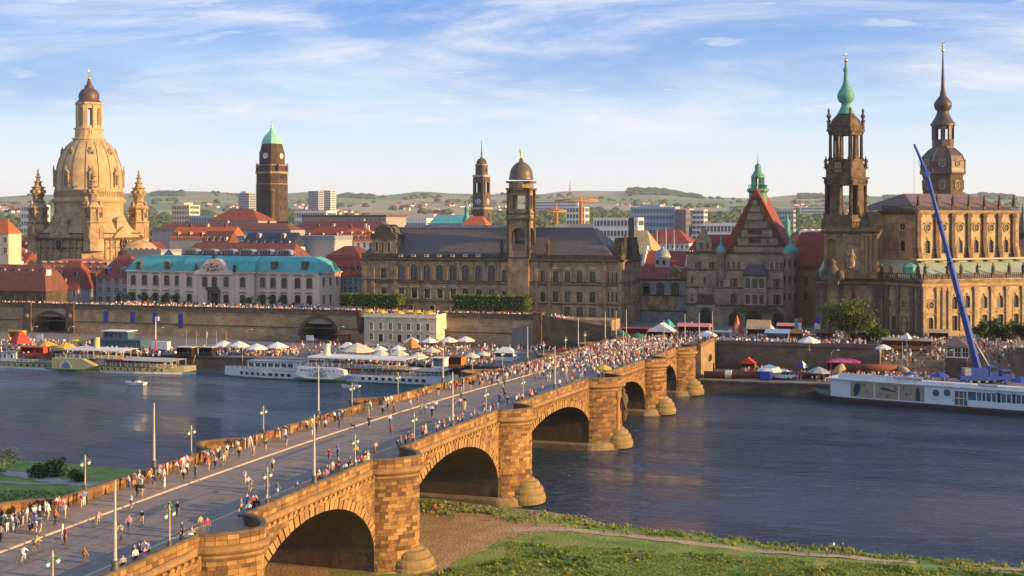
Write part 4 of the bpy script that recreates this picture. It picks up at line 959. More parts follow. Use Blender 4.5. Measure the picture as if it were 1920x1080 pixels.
# ---- pink palace on the promenade ------------------------------------------------
SV = 434.0
f = Face(0, SV, 0); x0, x1 = f.s(238), f.s(600); ze = f.z(420, 512); DP = 17.0
SG = Thing('terrace_palace', 'long rose plaster palace with turquoise copper mansard roof on the promenade', 'palace', ((x0+x1)/2, SV, TZ))
upL = row(f, [250,271,292,313,333], 9, 516, 534, .5); upR = row(f, [493,512,533,558,580], 10, 521, 540, .5); upM = row(f, [355,384,402,424,455], 9.5, 519, 538, .5)
lo = row(f, [250,271,292,313,333,355,424,455,493,512,533,558,580], 9.5, 551, 568, .5); door = [(f.s(402), 2.6, TZ+.05, TZ+4.0, 0)]; lo2 = row(f, [384], 7, 551, 561, .5)
xa, xb = f.s(338), f.s(477); fm = Face(0, SV-1.6, 0)
b = MB(); wall(b, f, x0, xa, TZ, ze, upL+lo, 0); wall(b, f, xb, x1, TZ, ze, upR+lo, 0)
cen = row(fm, [355,384,402,424,455], 9.5, 519, 538, .5); cl = row(fm, [355,424,455], 9.5, 552, 569, .5); cdoor = [(fm.s(402), 2.6, TZ+.05, TZ+4.2, 0)]
wall(b, fm, fm.s(338), fm.s(477), TZ, ze, cen+cl+cdoor, 0)
b.quad((fm.s(338),SV-1.6,TZ),(fm.s(338),SV-1.6,ze),(xa,SV,ze),(xa,SV,TZ)); b.quad((fm.s(477),SV-1.6,ze),(fm.s(477),SV-1.6,TZ),(xb,SV,TZ),(xb,SV,ze))
fe = Face(x1, SV, pi/2); eo = [(3, 1.5, TZ+7.5, TZ+10.3, .5), (3, 1.5, TZ+1, TZ+4, .5), (8.5, 1.5, TZ+7.5, TZ+10.3, .5), (8.5, 1.5, TZ+1, TZ+4, .5), (14, 1.5, TZ+7.5, TZ+10.3, .5)]
wall(b, fe, 0, DP, TZ, ze, eo, 0); b.quad((x0,SV,TZ),(x0,SV,ze),(x0,SV+DP,ze),(x0,SV+DP,TZ)); b.quad((x0,SV+DP,TZ),(x0,SV+DP,ze),(x1,SV+DP,ze),(x1,SV+DP,TZ))
SG.part('wall', b, [P_PINK])
wm = (FR_DARK, GLASS, mat('window_trim_ochre', (.40,.31,.22), (.34,.26,.18), .9, 1));
put_windows(SG, f, [o for o in upL+lo if o[0] < xa-.9]+[o for o in upR+lo if o[0] > xb+.9], (2,3,.22,'arc',True), wm); put_windows(SG, fm, cen+cl, (2,3,.22,'arc',True), wm); put_windows(SG, fe, eo, (2,3,.2,None,True), wm)
put_windows(SG, fm, cdoor, (2,2,.35,'flat',False), (FR_DARK, GLASS_D, S_TRIM), .35, None, 'door')
b = MB()
for px in (240,302,337): pilaster(b, f, f.s(px), .7, TZ, ze, .18, 0, 0)
for px in (480,546,597): pilaster(b, f, f.s(px), .7, TZ, ze, .18, 0, 0)
for px in (342,370,412,438,473): pilaster(b, fm, fm.s(px), .6, TZ, ze, .18, 0, 0)
SG.part('pilaster_strips', b, P_PINK)
b = MB(); cornice(b, f, x0, xa, ze, .5, .6); cornice(b, f, xb, x1, ze, .5, .6); cornice(b, fm, fm.s(338), fm.s(477), ze+.003, .5, .6); cornice(b, fe, 0, DP, ze, .5, .6); SG.part('cornice', b, P_PINK)
b = MB(); z1_, z2_ = f.z(420, 490.5), f.z(420, 481)
b.mansard(x0-.2, x1+.3, SV-.3, SV+DP+.2, ze+.5, z1_, z2_, 2.2, 5.5); xm0, xm1 = fm.s(338), fm.s(477)
b.add([(xm0-.2,SV-1.9,ze+.51),(xm1+.2,SV-1.9,ze+.51),(xm1-.6,SV+.7,z1_+.25),(xm0+.6,SV+.7,z1_+.25),(xm0-.2,SV+1,ze+.51),(xm1+.2,SV+1,ze+.51),(xm1-.6,SV+5,z2_+.2),(xm0+.6,SV+5,z2_+.2)], [(0,1,2,3),(4,0,3),(1,5,2),(3,2,6,7),(4,3,7),(5,6,2)]); rf = SG.part('roof', b, TEAL)
b = MB()
n = 110
for k in range(n):
 xx = x0+.8+(x1-x0-1.6)*k/(n-1); c = fm.s(338) < xx < fm.s(477); yo = -1.92 if c else -.33
 b.add([(xx-.05,SV+yo-.02,ze+.55),(xx+.05,SV+yo-.02,ze+.55),(xx+.05,SV+(0.68 if c else 1.86),z1_+(.3 if c else .06)),(xx-.05,SV+(0.68 if c else 1.86),z1_+(.3 if c else .06))], [(0,1,2,3)])
SG.part('standing_seams', b, TEAL, rf)
dm_ = MB(); dm_.lathe([(0,0)], 3, (0,0)) if False else None
dm_.box(-.95,.95,-.5,2.2,-1.2,.9,0); dm_.add([(1.25*cos(pi*k/8),-.6,.9+.75*sin(pi*k/8)) for k in range(9)]+[(1.25*cos(pi*k/8),2.2,.9+.75*sin(pi*k/8)) for k in range(9)], [tuple(range(9))]+[(k,9+k,10+k,k+1) for k in range(8)], 0)
dm_.add([(.6*cos(2*pi*k/12),-.63,.15+.85*sin(2*pi*k/12)) for k in range(12)], [tuple(range(11,-1,-1))], 1); dme = dm_.mesh('dormer', [S_TRIM, GLASS])
for px in (260,313,513,570): SG.inst('dormer', dme, (f.s(px), SV+.3, f.z(px, 498.5)), 0, rf)
b = MB(); xc = fm.s(402); zt0 = ze+.5; R_ = 5.6; P = [(xc-R_-2.6,zt0-1.1),(xc+R_+2.6,zt0-1.1),(xc+R_+2.6,zt0+.3),(xc+R_,zt0+.9),(xc+R_-1.3,zt0+3.0),(xc+2.2,zt0+4.6),(xc,zt0+4.95),(xc-2.2,zt0+4.6),(xc-R_+1.3,zt0+3.0),(xc-R_,zt0+.9),(xc-R_-2.6,zt0+.3)]
n = len(P); b.add([(x,SV-2.35,z) for x, z in P]+[(x,SV+.4,z) for x, z in P], [tuple(range(n-1,-1,-1))[::-1]]+[(i,(i+1)%n,n+(i+1)%n,n+i)[::-1] for i in range(n)]); SG.part('curved_pediment', b, P_PINK)
b = MB()
for k in range(60): a_ = rnd.uniform(0, 2*pi); r = sqrt(rnd.random()); b.lathe([(.5,0),(.2,.25)], 5, (xc+4.4*r*cos(a_), 0), 0) if False else b.box(xc+4.4*r*cos(a_)-.3, xc+4.4*r*cos(a_)+.3, SV-2.47, SV-2.34, zt0+1.6+1.7*r*sin(a_)-.2, zt0+1.6+1.7*r*sin(a_)+.25)
SG.part('relief', b, mat('relief_ochre', (.42,.31,.22), (.34,.25,.17), .9, 2))
b = MB(); b.lathe([(.7,zt0+4.9),(.9,zt0+5.6),(.4,zt0+6.0),(.75,zt0+6.6),(.3,zt0+7.2)], 8, (xc, SV-1.6));
for px in (368,440): b.lathe([(.6,zt0),(.75,zt0+.9),(.35,zt0+1.2),(.65,zt0+2.0),(.5,zt0+2.6),(.1,zt0+3.0)], 8, (fm.s(px), SV-1.8))
SG.part('roof_vases', b, BRONZE)
b = MB(); b.box(xc-2.6, xc+2.6, SV-3.3, SV-1.55, TZ+5.2, TZ+5.5); b.box(xc-2.5,xc-2.0,SV-2.4,SV-1.6,TZ,TZ+5.2); b.box(xc+2.0,xc+2.5,SV-2.4,SV-1.6,TZ,TZ+5.2); balustrade(b, Face(0,SV-3.2,0), xc-2.6, xc+2.6, TZ+5.5, 1.1, 0, .3); SG.part('balcony', b, IRON)
# ---- small classical building set against the rampart, with cafe terrace on top -------------
f = Face(0, WV-9.0, 0); x0, x1 = f.s(683), f.s(818); zt = f.z(750, 594);
CB = Thing('quay_pavilion', 'cream two-storey pavilion with cafe terrace on its flat roof against the rampart', 'building', ((x0+x1)/2, WV-9, QL))
u = row(f, [696,714,732,749,766,784,802], 6.5, 606, 618.5); d = row(f, [696,732,766,784,802], 6.5, 627, 638); dd = row(f, [714,749], 8, 627, 641)
b = MB(); wall(b, f, x0, x1, QL, zt, u+d+dd, 0, .3); b.quad((x1,WV-9,QL),(x1,WV,QL),(x1,WV,zt),(x1,WV-9,zt)); b.quad((x0,WV-9,QL),(x0,WV-9,zt),(x0,WV,zt),(x0,WV,QL)); b.quad((x0,WV-9,zt),(x1,WV-9,zt),(x1,WV-.4,zt),(x0,WV-.4,zt)); CB.part('wall', b, [P_CREAM])
put_windows(CB, f, u+d, (2,2,.15,None,True), (FR_WHITE, GLASS, P_CREAM), .3); put_windows(CB, f, dd, (2,2,.15,None,False), (FR_DARK, GLASS_D, P_CREAM), .3, None, 'door')
b = MB(); cornice(b, f, x0, x1, zt-.5, .5, .5); cornice(b, f, x0, x1, f.z(750,623), .3, .2); b.box(x0, x1, WV-9.2, WV-8.9, zt, zt+.9); b.box(x1-.3, x1+.05, WV-8.9, WV-.4, zt, zt+.9); CB.part('cornice', b, mat('cream_trim', (.66,.58,.44), None, .9))
CAFE_Z, CAFE_Y, CAFE_X0, CAFE_X1 = zt, WV-9, x0, x1
# ================================================================== CASTLE GATE, COURT CHURCH, TOWERS, DOMED CHURCH
def fig_mesh(name, m, sd):
 r = random.Random(sd); b = MB(); b.box(-.55,.55,-.45,.45,0,.35); k = r.uniform(-.15,.15)
 b.lathe([(.5,.35),(.55,1.1),(.42,1.9),(.5,2.5),(.2,2.85),(.24,3.1),(.2,3.35),(.05,3.45)], 7, (k,0)); a = r.choice((-1,1))
 b.tube([(k+a*.4,0,2.45),(k+a*.8,-.2,2.1),(k+a*.75,-.4,2.7)], [.17,.14,.1], 5); b.tube([(k-a*.4,0,2.4),(k-a*.65,-.1,1.8),(k-a*.3,-.35,1.6)], [.17,.14,.1], 5)
 return b.mesh(name, [m])
FIGS = [fig_mesh('statue', S_DARK, i) for i in range(3)]
FIGL = [fig_mesh('statue', S_TRIMW, i+5) for i in range(2)]
def ring_bar(b, cx, cz, y, rx, rz, t, m=0, n=16, d=.25):
 P = [(cos(2*pi*k/n), sin(2*pi*k/n)) for k in range(n)]
 vs = [(cx+p*rx, y-d, cz+q*rz) for p, q in P]+[(cx+p*(rx+t), y-d, cz+q*(rz+t)) for p, q in P]+[(cx+p*rx, y+.05, cz+q*rz) for p, q in P]+[(cx+p*(rx+t), y+.05, cz+q*(rz+t)) for p, q in P]
 fs = []
 for k in range(n):
  j = (k+1) % n; fs += [(k,n+k,n+j,j), (n+k,3*n+k,3*n+j,n+j), (j,2*n+j,2*n+k,k)]
 b.add(vs, fs, m)
OVC = {}
def oval_mesh(rx, rz, mats):
 key = (round(rx,1), round(rz,1), mats[1].name)
 if key not in OVC:
  b = MB(); ring_bar(b, 0, 0, 0, key[0], key[1], .28, 1); b.add([(key[0]*cos(2*pi*k/16), -.03, key[1]*sin(2*pi*k/16)) for k in range(16)], [tuple(range(15,-1,-1))[::-1]], 0)
  b.box(-.05,.05,-.1,-.02,-key[1],key[1],1); b.box(-key[0],key[0],-.1,-.02,-.05,.05,1)
  n = 8; R_ = key[0]+.7; P = [(-R_*cos(pi*k/n), key[1]*.7+R_*.5*sin(pi*k/n)) for k in range(n+1)]
  for k in range(n): (x1,z1),(x2,z2) = P[k], P[k+1]; b.add([(x1,-.4,z1),(x2,-.4,z2),(x2,-.4,z2+.25),(x1,-.4,z1+.25),(x1,0,z1+.25),(x2,0,z2+.25)], [(0,1,2,3),(3,2,5,4)], 1)
  OVC[key] = b.mesh('oval_window', mats)
 return OVC[key]
# ---- castle gate building (stepped gable) -----------------------------------
f = Face(0, 432, 0); x0, x1 = f.s(1288), f.s(1488); zc = f.z(1390, 474)
GT = Thing('castle_gate', 'grey stone gate palace with tall stepped gable, red roofs and green lantern turret', 'palace', ((x0+x1)/2, 432, CG))
r1 = row(f, [1306,1313.5,1332,1339], 5.5, 491, 503.5)+row(f, [1351], 5, 490, 504)+row(f, [1366.5,1376,1385.5,1447.5,1457,1466], 6.5, 491, 505)
r2 = row(f, [1298,1322], 6.5, 519, 532)+row(f, [1345,1353.5], 5.5, 522, 538)+row(f, [1372.5,1380.5,1453,1461], 6.5, 523, 539)
r3 = row(f, [1298], 6, 552, 566)+row(f, [1372.5,1380.5,1453,1461], 6.5, 552, 570)
ar = [(f.s(px), f.w(px, w_), CG+.02, f.z(px, t), 1) for px, w_, t in ((1323,17,579),(1377,18,587),(1414,28,585),(1460,18,588))]
b = MB(); wall(b, f, x0, x1, CG-.5, zc, r1+r2+r3+ar, 0, .5); b.quad((x0,432,CG),(x0,432,zc),(x0,450,zc),(x0,450,CG)); b.quad((x1,432,CG),(x1,450,CG),(x1,450,zc),(x1,432,zc)); b.quad((x0,450,CG),(x0,450,zc),(x1,450,zc),(x1,450,CG)); GT.part('wall', b, [S_GREY2])
put_windows(GT, f, r1, (1,2,.25,None,True), None, .5); put_windows(GT, f, r2+r3, (1,2,.25,'flat',True), None, .5); put_windows(GT, f, ar, (1,1,.5,'key',False), (FR_DARK, GLASS_D, S_TRIM), .5, None, 'gateway')
b = MB()
for py, h, o in ((476,.7,.7),(507.5,.4,.35),(541,.4,.35),(574,.6,.8)): cornice(b, f, x0, x1, f.z(1390, py), h, o)
GT.part('cornice', b, S_TRIM)
ori = Face(0, 430.2, 0); o1 = row(ori, [1402,1415,1428], 9, 522, 540, .5); o2 = row(ori, [1402,1415,1428], 8, 553, 570)
b = MB(); xa, xb = ori.s(1394), ori.s(1437); wall(b, ori, xa, xb, f.z(1415,577), f.z(1415,515), o1+o2, 0, .4)
b.quad((xa,430.2,f.z(1415,577)),(xa,430.2,f.z(1415,515)),(xa,432,f.z(1415,515)),(xa,432,f.z(1415,577))); b.quad((xb,430.2,f.z(1415,577)),(xb,432,f.z(1415,577)),(xb,432,f.z(1415,515)),(xb,430.2,f.z(1415,515))); oo = GT.part('oriel', b, [S_GREY2]); put_windows(GT, ori, o1+o2, (2,2,.2,None,True), None, .4)
b = MB(); zt = f.z(1415,515); b.add([(xa-.5,429.8,zt),(xb+.5,429.8,zt),(xb+.5,432,zt),(xa-.5,432,zt),((xa+xb)/2-2.2,430.4,f.z(1415,496)),((xa+xb)/2+2.2,430.4,f.z(1415,496)),((xa+xb)/2+2.2,432,f.z(1415,496)),((xa+xb)/2-2.2,432,f.z(1415,496))], [(0,1,5,4),(1,2,6,5),(4,5,6,7),(3,0,4,7)]); GT.part('oriel_roof', b, mat('oriel_lead', (.06,.055,.075), (.05,.048,.06), .5, 1), oo)
b = MB(); cornice(b, ori, xa, xb, f.z(1415,517), .5, .4); cornice(b, ori, xa, xb, f.z(1415,576), .6, .5); b.box(xa-3, xb+3, 429.6, 432, f.z(1415,577)-.8, f.z(1415,577)-.1); GT.part('oriel_cornice', b, S_DARK, oo)
b = MB(); q = f.s(1323); b.box(q-2.6,q+2.6,431.3,432.05,f.z(1323,566),f.z(1323,552)); b.box(q-3.2,q+3.2,431.0,432.05,f.z(1323,568),f.z(1323,566)); GT.part('relief_group', b, S_DARK)
b = MB(); b.box(q-2.2,q+2.2,431.7,432.05,f.z(1323,550),f.z(1323,537)); GT.part('inscription_panel', b, S_TRIMW)
b = MB(); b.box(q-3.3,q+3.3,431.4,432.05,f.z(1323,577),f.z(1323,571)); b.box(q-3.2,q-2.2,431.4,432.05,CG,f.z(1323,577)); b.box(q+2.2,q+3.2,431.4,432.05,CG,f.z(1323,577)); GT.part('portal', b, S_GREY2)
steps = [(1375,1468,470,457),(1383,1458,457,441),(1390,1448,441,425),(1396,1438,425,409),(1401,1431,409,394),(1406,1425,394,381),(1410.5,1420.5,381,369)]
b = MB(); d_ = MB()
for i, (pa, pb, ya, yb) in enumerate(steps):
 xa, xb = f.s(pa), f.s(pb); za, zb = f.z(1415, ya+3), f.z(1415, yb+3); ops = []
 if i == 1: ops = [(f.s(1391), .8, za+.3, zb-.6, 0), (f.s(1440), .8, za+.3, zb-.6, 0)]
 wall(b, f, xa, xb, za, zb, ops, 0, .4); b.box(xa+.02, xb-.02, 432.45, 433.2, za+.01, zb)
 d_.box(xa-.25, xb+.25, 431.6, 433.25, zb-.3, zb+.02)
 for sgn, xe in ((-1, xa), (1, xb)):
  r = (zb-za)*.42; d_.lathe([(r*.5,0),(r,.1),(r,.7),(r*.5,.8)], 10, (0,0)) if False else None
  P = [(xe, za), (xe+sgn*r*1.15, za), (xe+sgn*r*1.2, za+r*.5), (xe+sgn*r*.6, za+r*.9), (xe+sgn*r*.3, za+r*1.7), (xe, zb-.3)]
  if sgn < 0: P = P[::-1]
  n = len(P); d_.add([(x,431.75,z) for x, z in P]+[(x,433.2,z) for x, z in P], [tuple(range(n))]+[(k,n+k,n+(k+1)%n,(k+1)%n) for k in range(n)])
GT.part('stepped_gable', b, [S_GREY2]); GT.part('gable_scrolls', d_, S_DARK)
b = MB(); xm = f.s(1415)
for (wx, ya, yb) in ((3.0,455,445),(3.6,438,428)): b.box(xm-wx/2-.3, xm+wx/2+.3, 431.5, 432.05, f.z(1415,ya), f.z(1415,yb))
b.lathe([(1.3,0),(1.2,.3)], 14);
GT.part('carved_cartouche', b, S_DARK)
xg0, xg1 = f.s(1345), f.s(1483); xt = f.s(1416); zt = f.z(1416,352)
b = MB(); b.add([(f.s(1350),433.2,zc),(f.s(1481),433.2,zc),(xt,433.2,zt),(f.s(1350),452,zc),(f.s(1481),452,zc),(xt,452,zt)], [(0,1,2),(1,4,5,2),(3,0,2,5),(4,3,5)]); GT.part('gable_roof', b, R_RED)
b = MB(); b.hip(x0+.3, f.s(1372), 432.4, 449, zc+.6, f.z(1330,440), 2.5, 0, 438, 0); GT.part('side_roof', b, R_RED)
b = MB(); xa, xb = f.s(1305), f.s(1334); xm = (xa+xb)/2; za = zc+.6; dz = [(f.s(1315),1.0,za+.6,za+2.6,0),(f.s(1327),1.0,za+.6,za+2.6,0)]
wall(b, f, xa, xb, za, za+3.6, dz, 0, .3); b.add([(xa,432,za+3.6),(xb,432,za+3.6),(xb-1.3,432,za+5.6),(xm+.5,432,za+8),(xm-.5,432,za+8),(xa+1.3,432,za+5.6)], [(0,1,2,3,4,5)]); b.box(xa,xb,432.35,435,za,za+3.5); GT.part('dormer', b, [S_GREY2]); put_windows(GT, f, dz, (1,2,.12,None,False), None, .3)
for k, (px, r, ztop, zbot) in enumerate(((1352, 1.5, 462, 520), (1482, 2.15, 464, 612))):
 b = MB(); q = f.s(px); zt_ = f.z(px, 478); b.lathe([(r*.3,f.z(px,zbot)-1.5 if k == 0 else CG),(r,f.z(px,zbot) if k == 0 else CG+.1),(r,zt_),(r*1.15,zt_+.3),(r*1.15,zt_+.7)], 14, (q, 431.9));
 o = GT.part('corner_turret', b, S_GREY2)
 b = MB(); b.lathe([(r*1.2,zt_+.7),(r*1.22,zt_+1.4),(r*1.05,zt_+2.1),(r*.6,zt_+2.9),(r*.25,zt_+3.6),(r*.2,zt_+4.6),(.06,zt_+6.4),(.03,zt_+8)], 14, (q, 431.9)); GT.part('cupola', b, VERDI, o)
 if k:
  for zz_ in (f.z(1482,500), f.z(1482,530), f.z(1482,562)):
   for a_ in (-.9, 0, .9): b2 = MB(); b2.box(-.35,.35,-.1,.1,0,2.2); GT.inst('slit_window', b2.mesh('slit_window', [GLASS_D]), (q+(r+.0)*sin(a_), 431.9-(r+.0)*cos(a_), zz_), a_, o)
yq = 440; q = Face(0, yq, 0).s(1421);
def zq(py): return H-(py-YH)*(-SA*q+CA*yq)/F
b = MB(); b.lathe([(3.0,zq(385)),(2.9,zq(362)),(3.6,zq(358)),(3.6,zq(354))], 8, (q,yq), 0, False); b.lathe([(2.1,zq(334)),(2.3,zq(332)),(2.0,zq(329)),(1.1,zq(320)),(.9,zq(316)),(1.05,zq(314)),(.95,zq(310)),(.2,zq(306)),(.06,zq(295)),(.04,zq(285))], 12, (q,yq)); GT.part('lantern_roof', b, VERDI2)
b = MB(); balustrade(b, Face(q,yq-2.4,0), -2.6, 2.6, zq(354), 1.3, 0, .5); balustrade(b, Face(q+2.6,yq-2.4,pi/2), 0, 5, zq(354), 1.3, 0, .5)
for k in range(8): a_ = pi/8+k*pi/4; b.box(q+1.9*cos(a_)-.28, q+1.9*cos(a_)+.28, yq+1.9*sin(a_)-.28, yq+1.9*sin(a_)+.28, zq(354), zq(333))
GT.part('lantern', b, VERDI2)
# ---- procession wall building and stable roofs -------------------------------
f = Face(0, 447, 0); x0, x1 = f.s(1193), f.s(1290); zw = f.z(1240, 526)
LG = Thing('mural_building', 'low palace wing with long ochre mural, red roof and white domed turret', 'building', ((x0+x1)/2, 447, CG))
o1 = row(f, [1212,1238,1266], 11, 538, 551, 0); b = MB(); wall(b, f, x0, x1, CG, zw, o1, 0, .3); b.quad((x1,447,CG),(x1,456,CG),(x1,456,zw),(x1,447,zw)); LG.part('wall', b, [mat('sgraffito_plaster', (.40,.38,.34), (.27,.26,.24), .9, .9, stain=(.10,.10,.10), stain_amt=.4, stain_scale=.6)]); put_windows(LG, f, o1, (2,2,.3,'tri',True), (FR_DARK, GLASS, S_TRIM), .3)
b = MB(); b.box(f.s(1203), f.s(1267), 446.86, 447.02, f.z(1235,581), f.z(1235,555)); LG.part('mural', b, mat('mural_ochre', (.58,.43,.15), (.22,.17,.10), .8, .45, stain=(.05,.05,.045), stain_amt=.5, stain_scale=.5, detail=8))
b = MB(); cornice(b, f, x0, x1, f.z(1235,555)+.02, .35, .3); cornice(b, f, x0, x1, f.z(1235,584), .4, .3); cornice(b, f, x0, x1, zw, .5, .5); LG.part('cornice', b, S_TRIM)
b = MB(); b.hip(x0, x1, 446.6, 458, zw+.5, f.z(1240,502), 0, 0, None, 0, .3); LG.part('roof', b, R_RED)
b = MB(); xa, xb = f.s(1252), f.s(1276); b.box(xa, xb, 446.5, 450, zw+.5, f.z(1264,510)); b.add([(xa,446.45,f.z(1264,510)),(xb,446.45,f.z(1264,510)),((xa+xb)/2,446.45,f.z(1264,497)),(xa,450,f.z(1264,510)),(xb,450,f.z(1264,510)),((xa+xb)/2,450,f.z(1264,497))], [(0,1,2),(1,4,5,2),(3,0,2,5)]); g_ = LG.part('gable', b, S_TRIMW)
for px in (1261,1269): LG.inst('window', win_mesh(1.1, 1.7, 0, (2,2,.1,None,False), (FR_DARK, GLASS, S_TRIMW), .1), (f.s(px), 446.38, f.z(1264,517)), 0, g_)
f2 = Face(0, 466, 0); b = MB(); xa, xb = f2.s(1205), f2.s(1291); b.hip(xa, xb, 464, 478, f2.z(1245,500), f2.z(1245,471), 0, 0, None, 0, .2); LG.part('stable_roof', b, R_RED)
b = MB()
for px in (1207, 1289):
 q = f2.s(px)
 for k in range(5): b.box(q-.5, q+.5, 464+1.35*k, 478-1.35*k, f2.z(1245,503)+1.5*k, f2.z(1245,500)+1.5*k+1.3)
LG.part('stepped_gables', b, P_WHITE)
b = MB(); q = f2.s(1247); b.lathe([(2.6,f2.z(1247,512)),(2.6,f2.z(1247,482)),(2.85,f2.z(1247,481)),(2.85,f2.z(1247,479))], 14, (q, 462)); t_ = LG.part('turret', b, P_WHITE)
b = MB(); b.lathe([(2.7,f2.z(1247,479)),(2.6,f2.z(1247,475)),(1.9,f2.z(1247,469)),(.6,f2.z(1247,466)),(.5,f2.z(1247,463)),(.06,f2.z(1247,460)),(.04,f2.z(1247,440))], 14, (q, 462)); LG.part('turret_dome', b, LEAD, t_)
for px in (1240.5, 1252): LG.inst('window', win_mesh(1.0, 1.3, 0, (1,1,.1,None,False), (FR_DARK, GLASS, P_WHITE), .1), (f2.s(px), 459.35, f2.z(1247,494)), 0, t_)
# ---- court church ------------------------------------------------------------
def cp(px, Yc): x, y = c2w((px-960)*Yc/F, Yc); return (x, y)
A, B_, C_, E_ = cp(1530,410), cp(1652,404), cp(1729,392), cp(2080,420)
def face2(p, q): return Face(p[0], p[1], atan2(q[1]-p[1], q[0]-p[0])), sqrt((q[0]-p[0])**2+(q[1]-p[1])**2)
CC = Thing('court_church', 'ornate sandstone court church with tall open bell tower and rows of statues', 'church', (C_[0], C_[1]+10, CG))
fA, lA = face2(A, B_); fB, lB = face2(B_, C_); fC, lC = face2(C_, E_)
za = fC.z(1780, 525)
cm = (FR_DARK, GLASS, FR_WARM); cg_ = (FR_DARK, GLASS, FR_STONE)  # frame sets for the sunlit and shaded sides, light put into their colour
cu = row(fC, [1790,1846,1876,1905,1934], 9.5, 554, 577, 1)+row(fC, [1814], 9, 554, 577, 1); cl = row(fC, [1790,1814,1846,1876,1905,1934], 10, 590, 617)+row(fC, [1745], 9, 595, 622, 1)
b = MB(); wall(b, fC, 0, lC, CG-1, za, cu+cl, 0, .5); CC.part('aisle_wall', b, [S_PALE]); put_windows(CC, fC, cu, (3,4,.3,'key',True), cm, .5); put_windows(CC, fC, cl, (3,4,.35,'arc',True), cm, .5)  # sunlit side: the paler stone carries the sun in its colour
ba = row(fB, [1676], 8, 592, 618, 1); b = MB(); wall(b, fB, 0, lB, CG-1, za, ba, 0, .5); wall(b, fA, 0, lA, CG-1, za, row(fA, [1560,1625], 9, 590, 615, 1), 0, .5); CC.part('front_wall', b, [S_GREY]); put_windows(CC, fB, ba, (2,3,.3,'arc',True), cg_, .5); put_windows(CC, fA, row(fA, [1560,1625], 9, 590, 615, 1), (2,3,.3,'arc',True), cg_, .5)  # same church in greyer stone: shade of this side put into the colour
for fc_, px, py in ((fB,1696,571),(fB,1668,569),(fC,1745,572)): CC.inst('oval_window', oval_mesh(1.0,1.0,(GLASS, FR_STONE if fc_ is fB else FR_WARM)), fc_.at(px, py), fc_.a)
CC.inst('statue', FIGL[0], fB.p(fB.s(1697), .25, fB.z(1697,624)), fB.a, None, (1.5,1,1.45))
b = MB(); q = fB.s(1697); b.obox(fB.p(q,.1,0), fB.t, 4.4, .35, fB.z(1697,628), fB.z(1697,626)); b.obox(fB.p(q-1.7,.1,0), fB.t, .5, .4, fB.z(1697,626), fB.z(1697,592)); b.obox(fB.p(q+1.7,.1,0), fB.t, .5, .4, fB.z(1697,626), fB.z(1697,592)); b.obox(fB.p(q,.1,0), fB.t, 4.4, .7, fB.z(1697,592), fB.z(1697,589)); CC.part('niche', b, S_GREY2)
for fc_, l_, cols, mt in ((fC, lC, [1732,1757,1768,1779,1801,1828,1859,1887,1917,1948], S_TRIMW), (fB, lB, [1655,1664,1684,1711,1724], S_TRIM), (fA, lA, [1533,1545,1577,1600,1640,1649], S_TRIM)):  # trim colour follows the light: warm on the sunlit side, dark on shaded ones
 for px in cols:
  b = MB(); q = fc_.s(px)
  if .4 < q < l_-.3:
   pilaster(b, fc_, q, 1.15, CG, za-2.2, .55, 0, 1.0); CC.part('pilaster', b, mt)
 b = MB(); cornice(b, fc_, 0, l_, za-2.2, .5, .5); cornice(b, fc_, 0, l_, za-.9, 1.2, 1.2, 0, 3); cornice(b, fc_, 0, l_, CG-.5, 1.9, .5, 0, 1); CC.part('cornice', b, mt)
 b = MB(); balustrade(b, fc_, .2, l_-.2, za+.3, 1.7, 0, .75, .3, [fc_.s(px) for px in cols if .4 < fc_.s(px) < l_-.4]); CC.part('balustrade', b, mt if mt is S_TRIM else S_BROWN)
for i, px in enumerate((1733,1776,1800,1831,1861,1890,1917)): CC.inst('statue', FIGS[i % 3], fC.p(fC.s(px), .3, za+1.5), fC.a+rnd.uniform(-.4,.4), None, (1,1,1.0))
for i, px in enumerate((1655,1671,1722)): CC.inst('statue', FIGS[(i+1) % 3], fB.p(min(lB-.3, fB.s(px)), .3, za+1.5), fB.a, None, (1,1,1.0))
B2, C2, E2 = cp(1655,416), cp(1720,404), cp(1906,422.5)
fB2, lB2 = face2(B2, C2); fN, lN = face2(C2, E2); zn0 = fN.z(1760, 489); zn1 = fN.z(1760, 396); D2_ = (E2[0]-fN.n[0]*22, E2[1]-fN.n[1]*22); G2_ = (B2[0]-fN.n[0]*14, B2[1]-fN.n[1]*14)
b = MB(); e3 = cp(2080, 440)
b.add([(C_[0],C_[1],za+.35),(E_[0],E_[1],za+.35),(e3[0],e3[1],zn0+.2),(C2[0],C2[1],zn0+.2),(B_[0],B_[1],za+.35),(B2[0],B2[1],zn0+.2),(A[0],A[1],za+.35),(cp(1545,425)[0],cp(1545,425)[1],zn0)], [(0,1,2,3),(4,0,3,5),(6,4,5,7)]); CC.part('aisle_roof', b, mat('aisle_copper', (.22,.38,.28), (.33,.40,.28), .6, .35, stain=(.36,.28,.17), stain_amt=.6, stain_scale=.12))
b = MB(); cornice(b, fN, 0, lN, zn0-.3, 1.1, 2.3, 0, 2); CC.part('nave_ledge', b, mat('ledge_copper', (.42,.35,.24), (.34,.32,.22), .7, .4))
q = fB.p(fB.s(1692), -3.5, 0); b = MB(); b.prism(ngon(q[0],q[1],2.0,6), za+.5, za+3.6, 0); b.lathe([(2.3,za+3.6),(1.6,za+4.5),(.2,za+5.0)], 6, (q[0],q[1]), 0, False); CC.part('roof_kiosk', b, VERDI)
no = row(fN, [1739,1769,1800,1830,1858,1886], 9, 450, 474, 1); lo_ = row(fB2, [1693], 9, 450, 471, 1)
b = MB(); wall(b, fN, 0, lN, zn0-1, zn1, no, 0, .5); wall(b, fB2, 0, lB2, zn0-1, zn1, lo_, 1, .5)
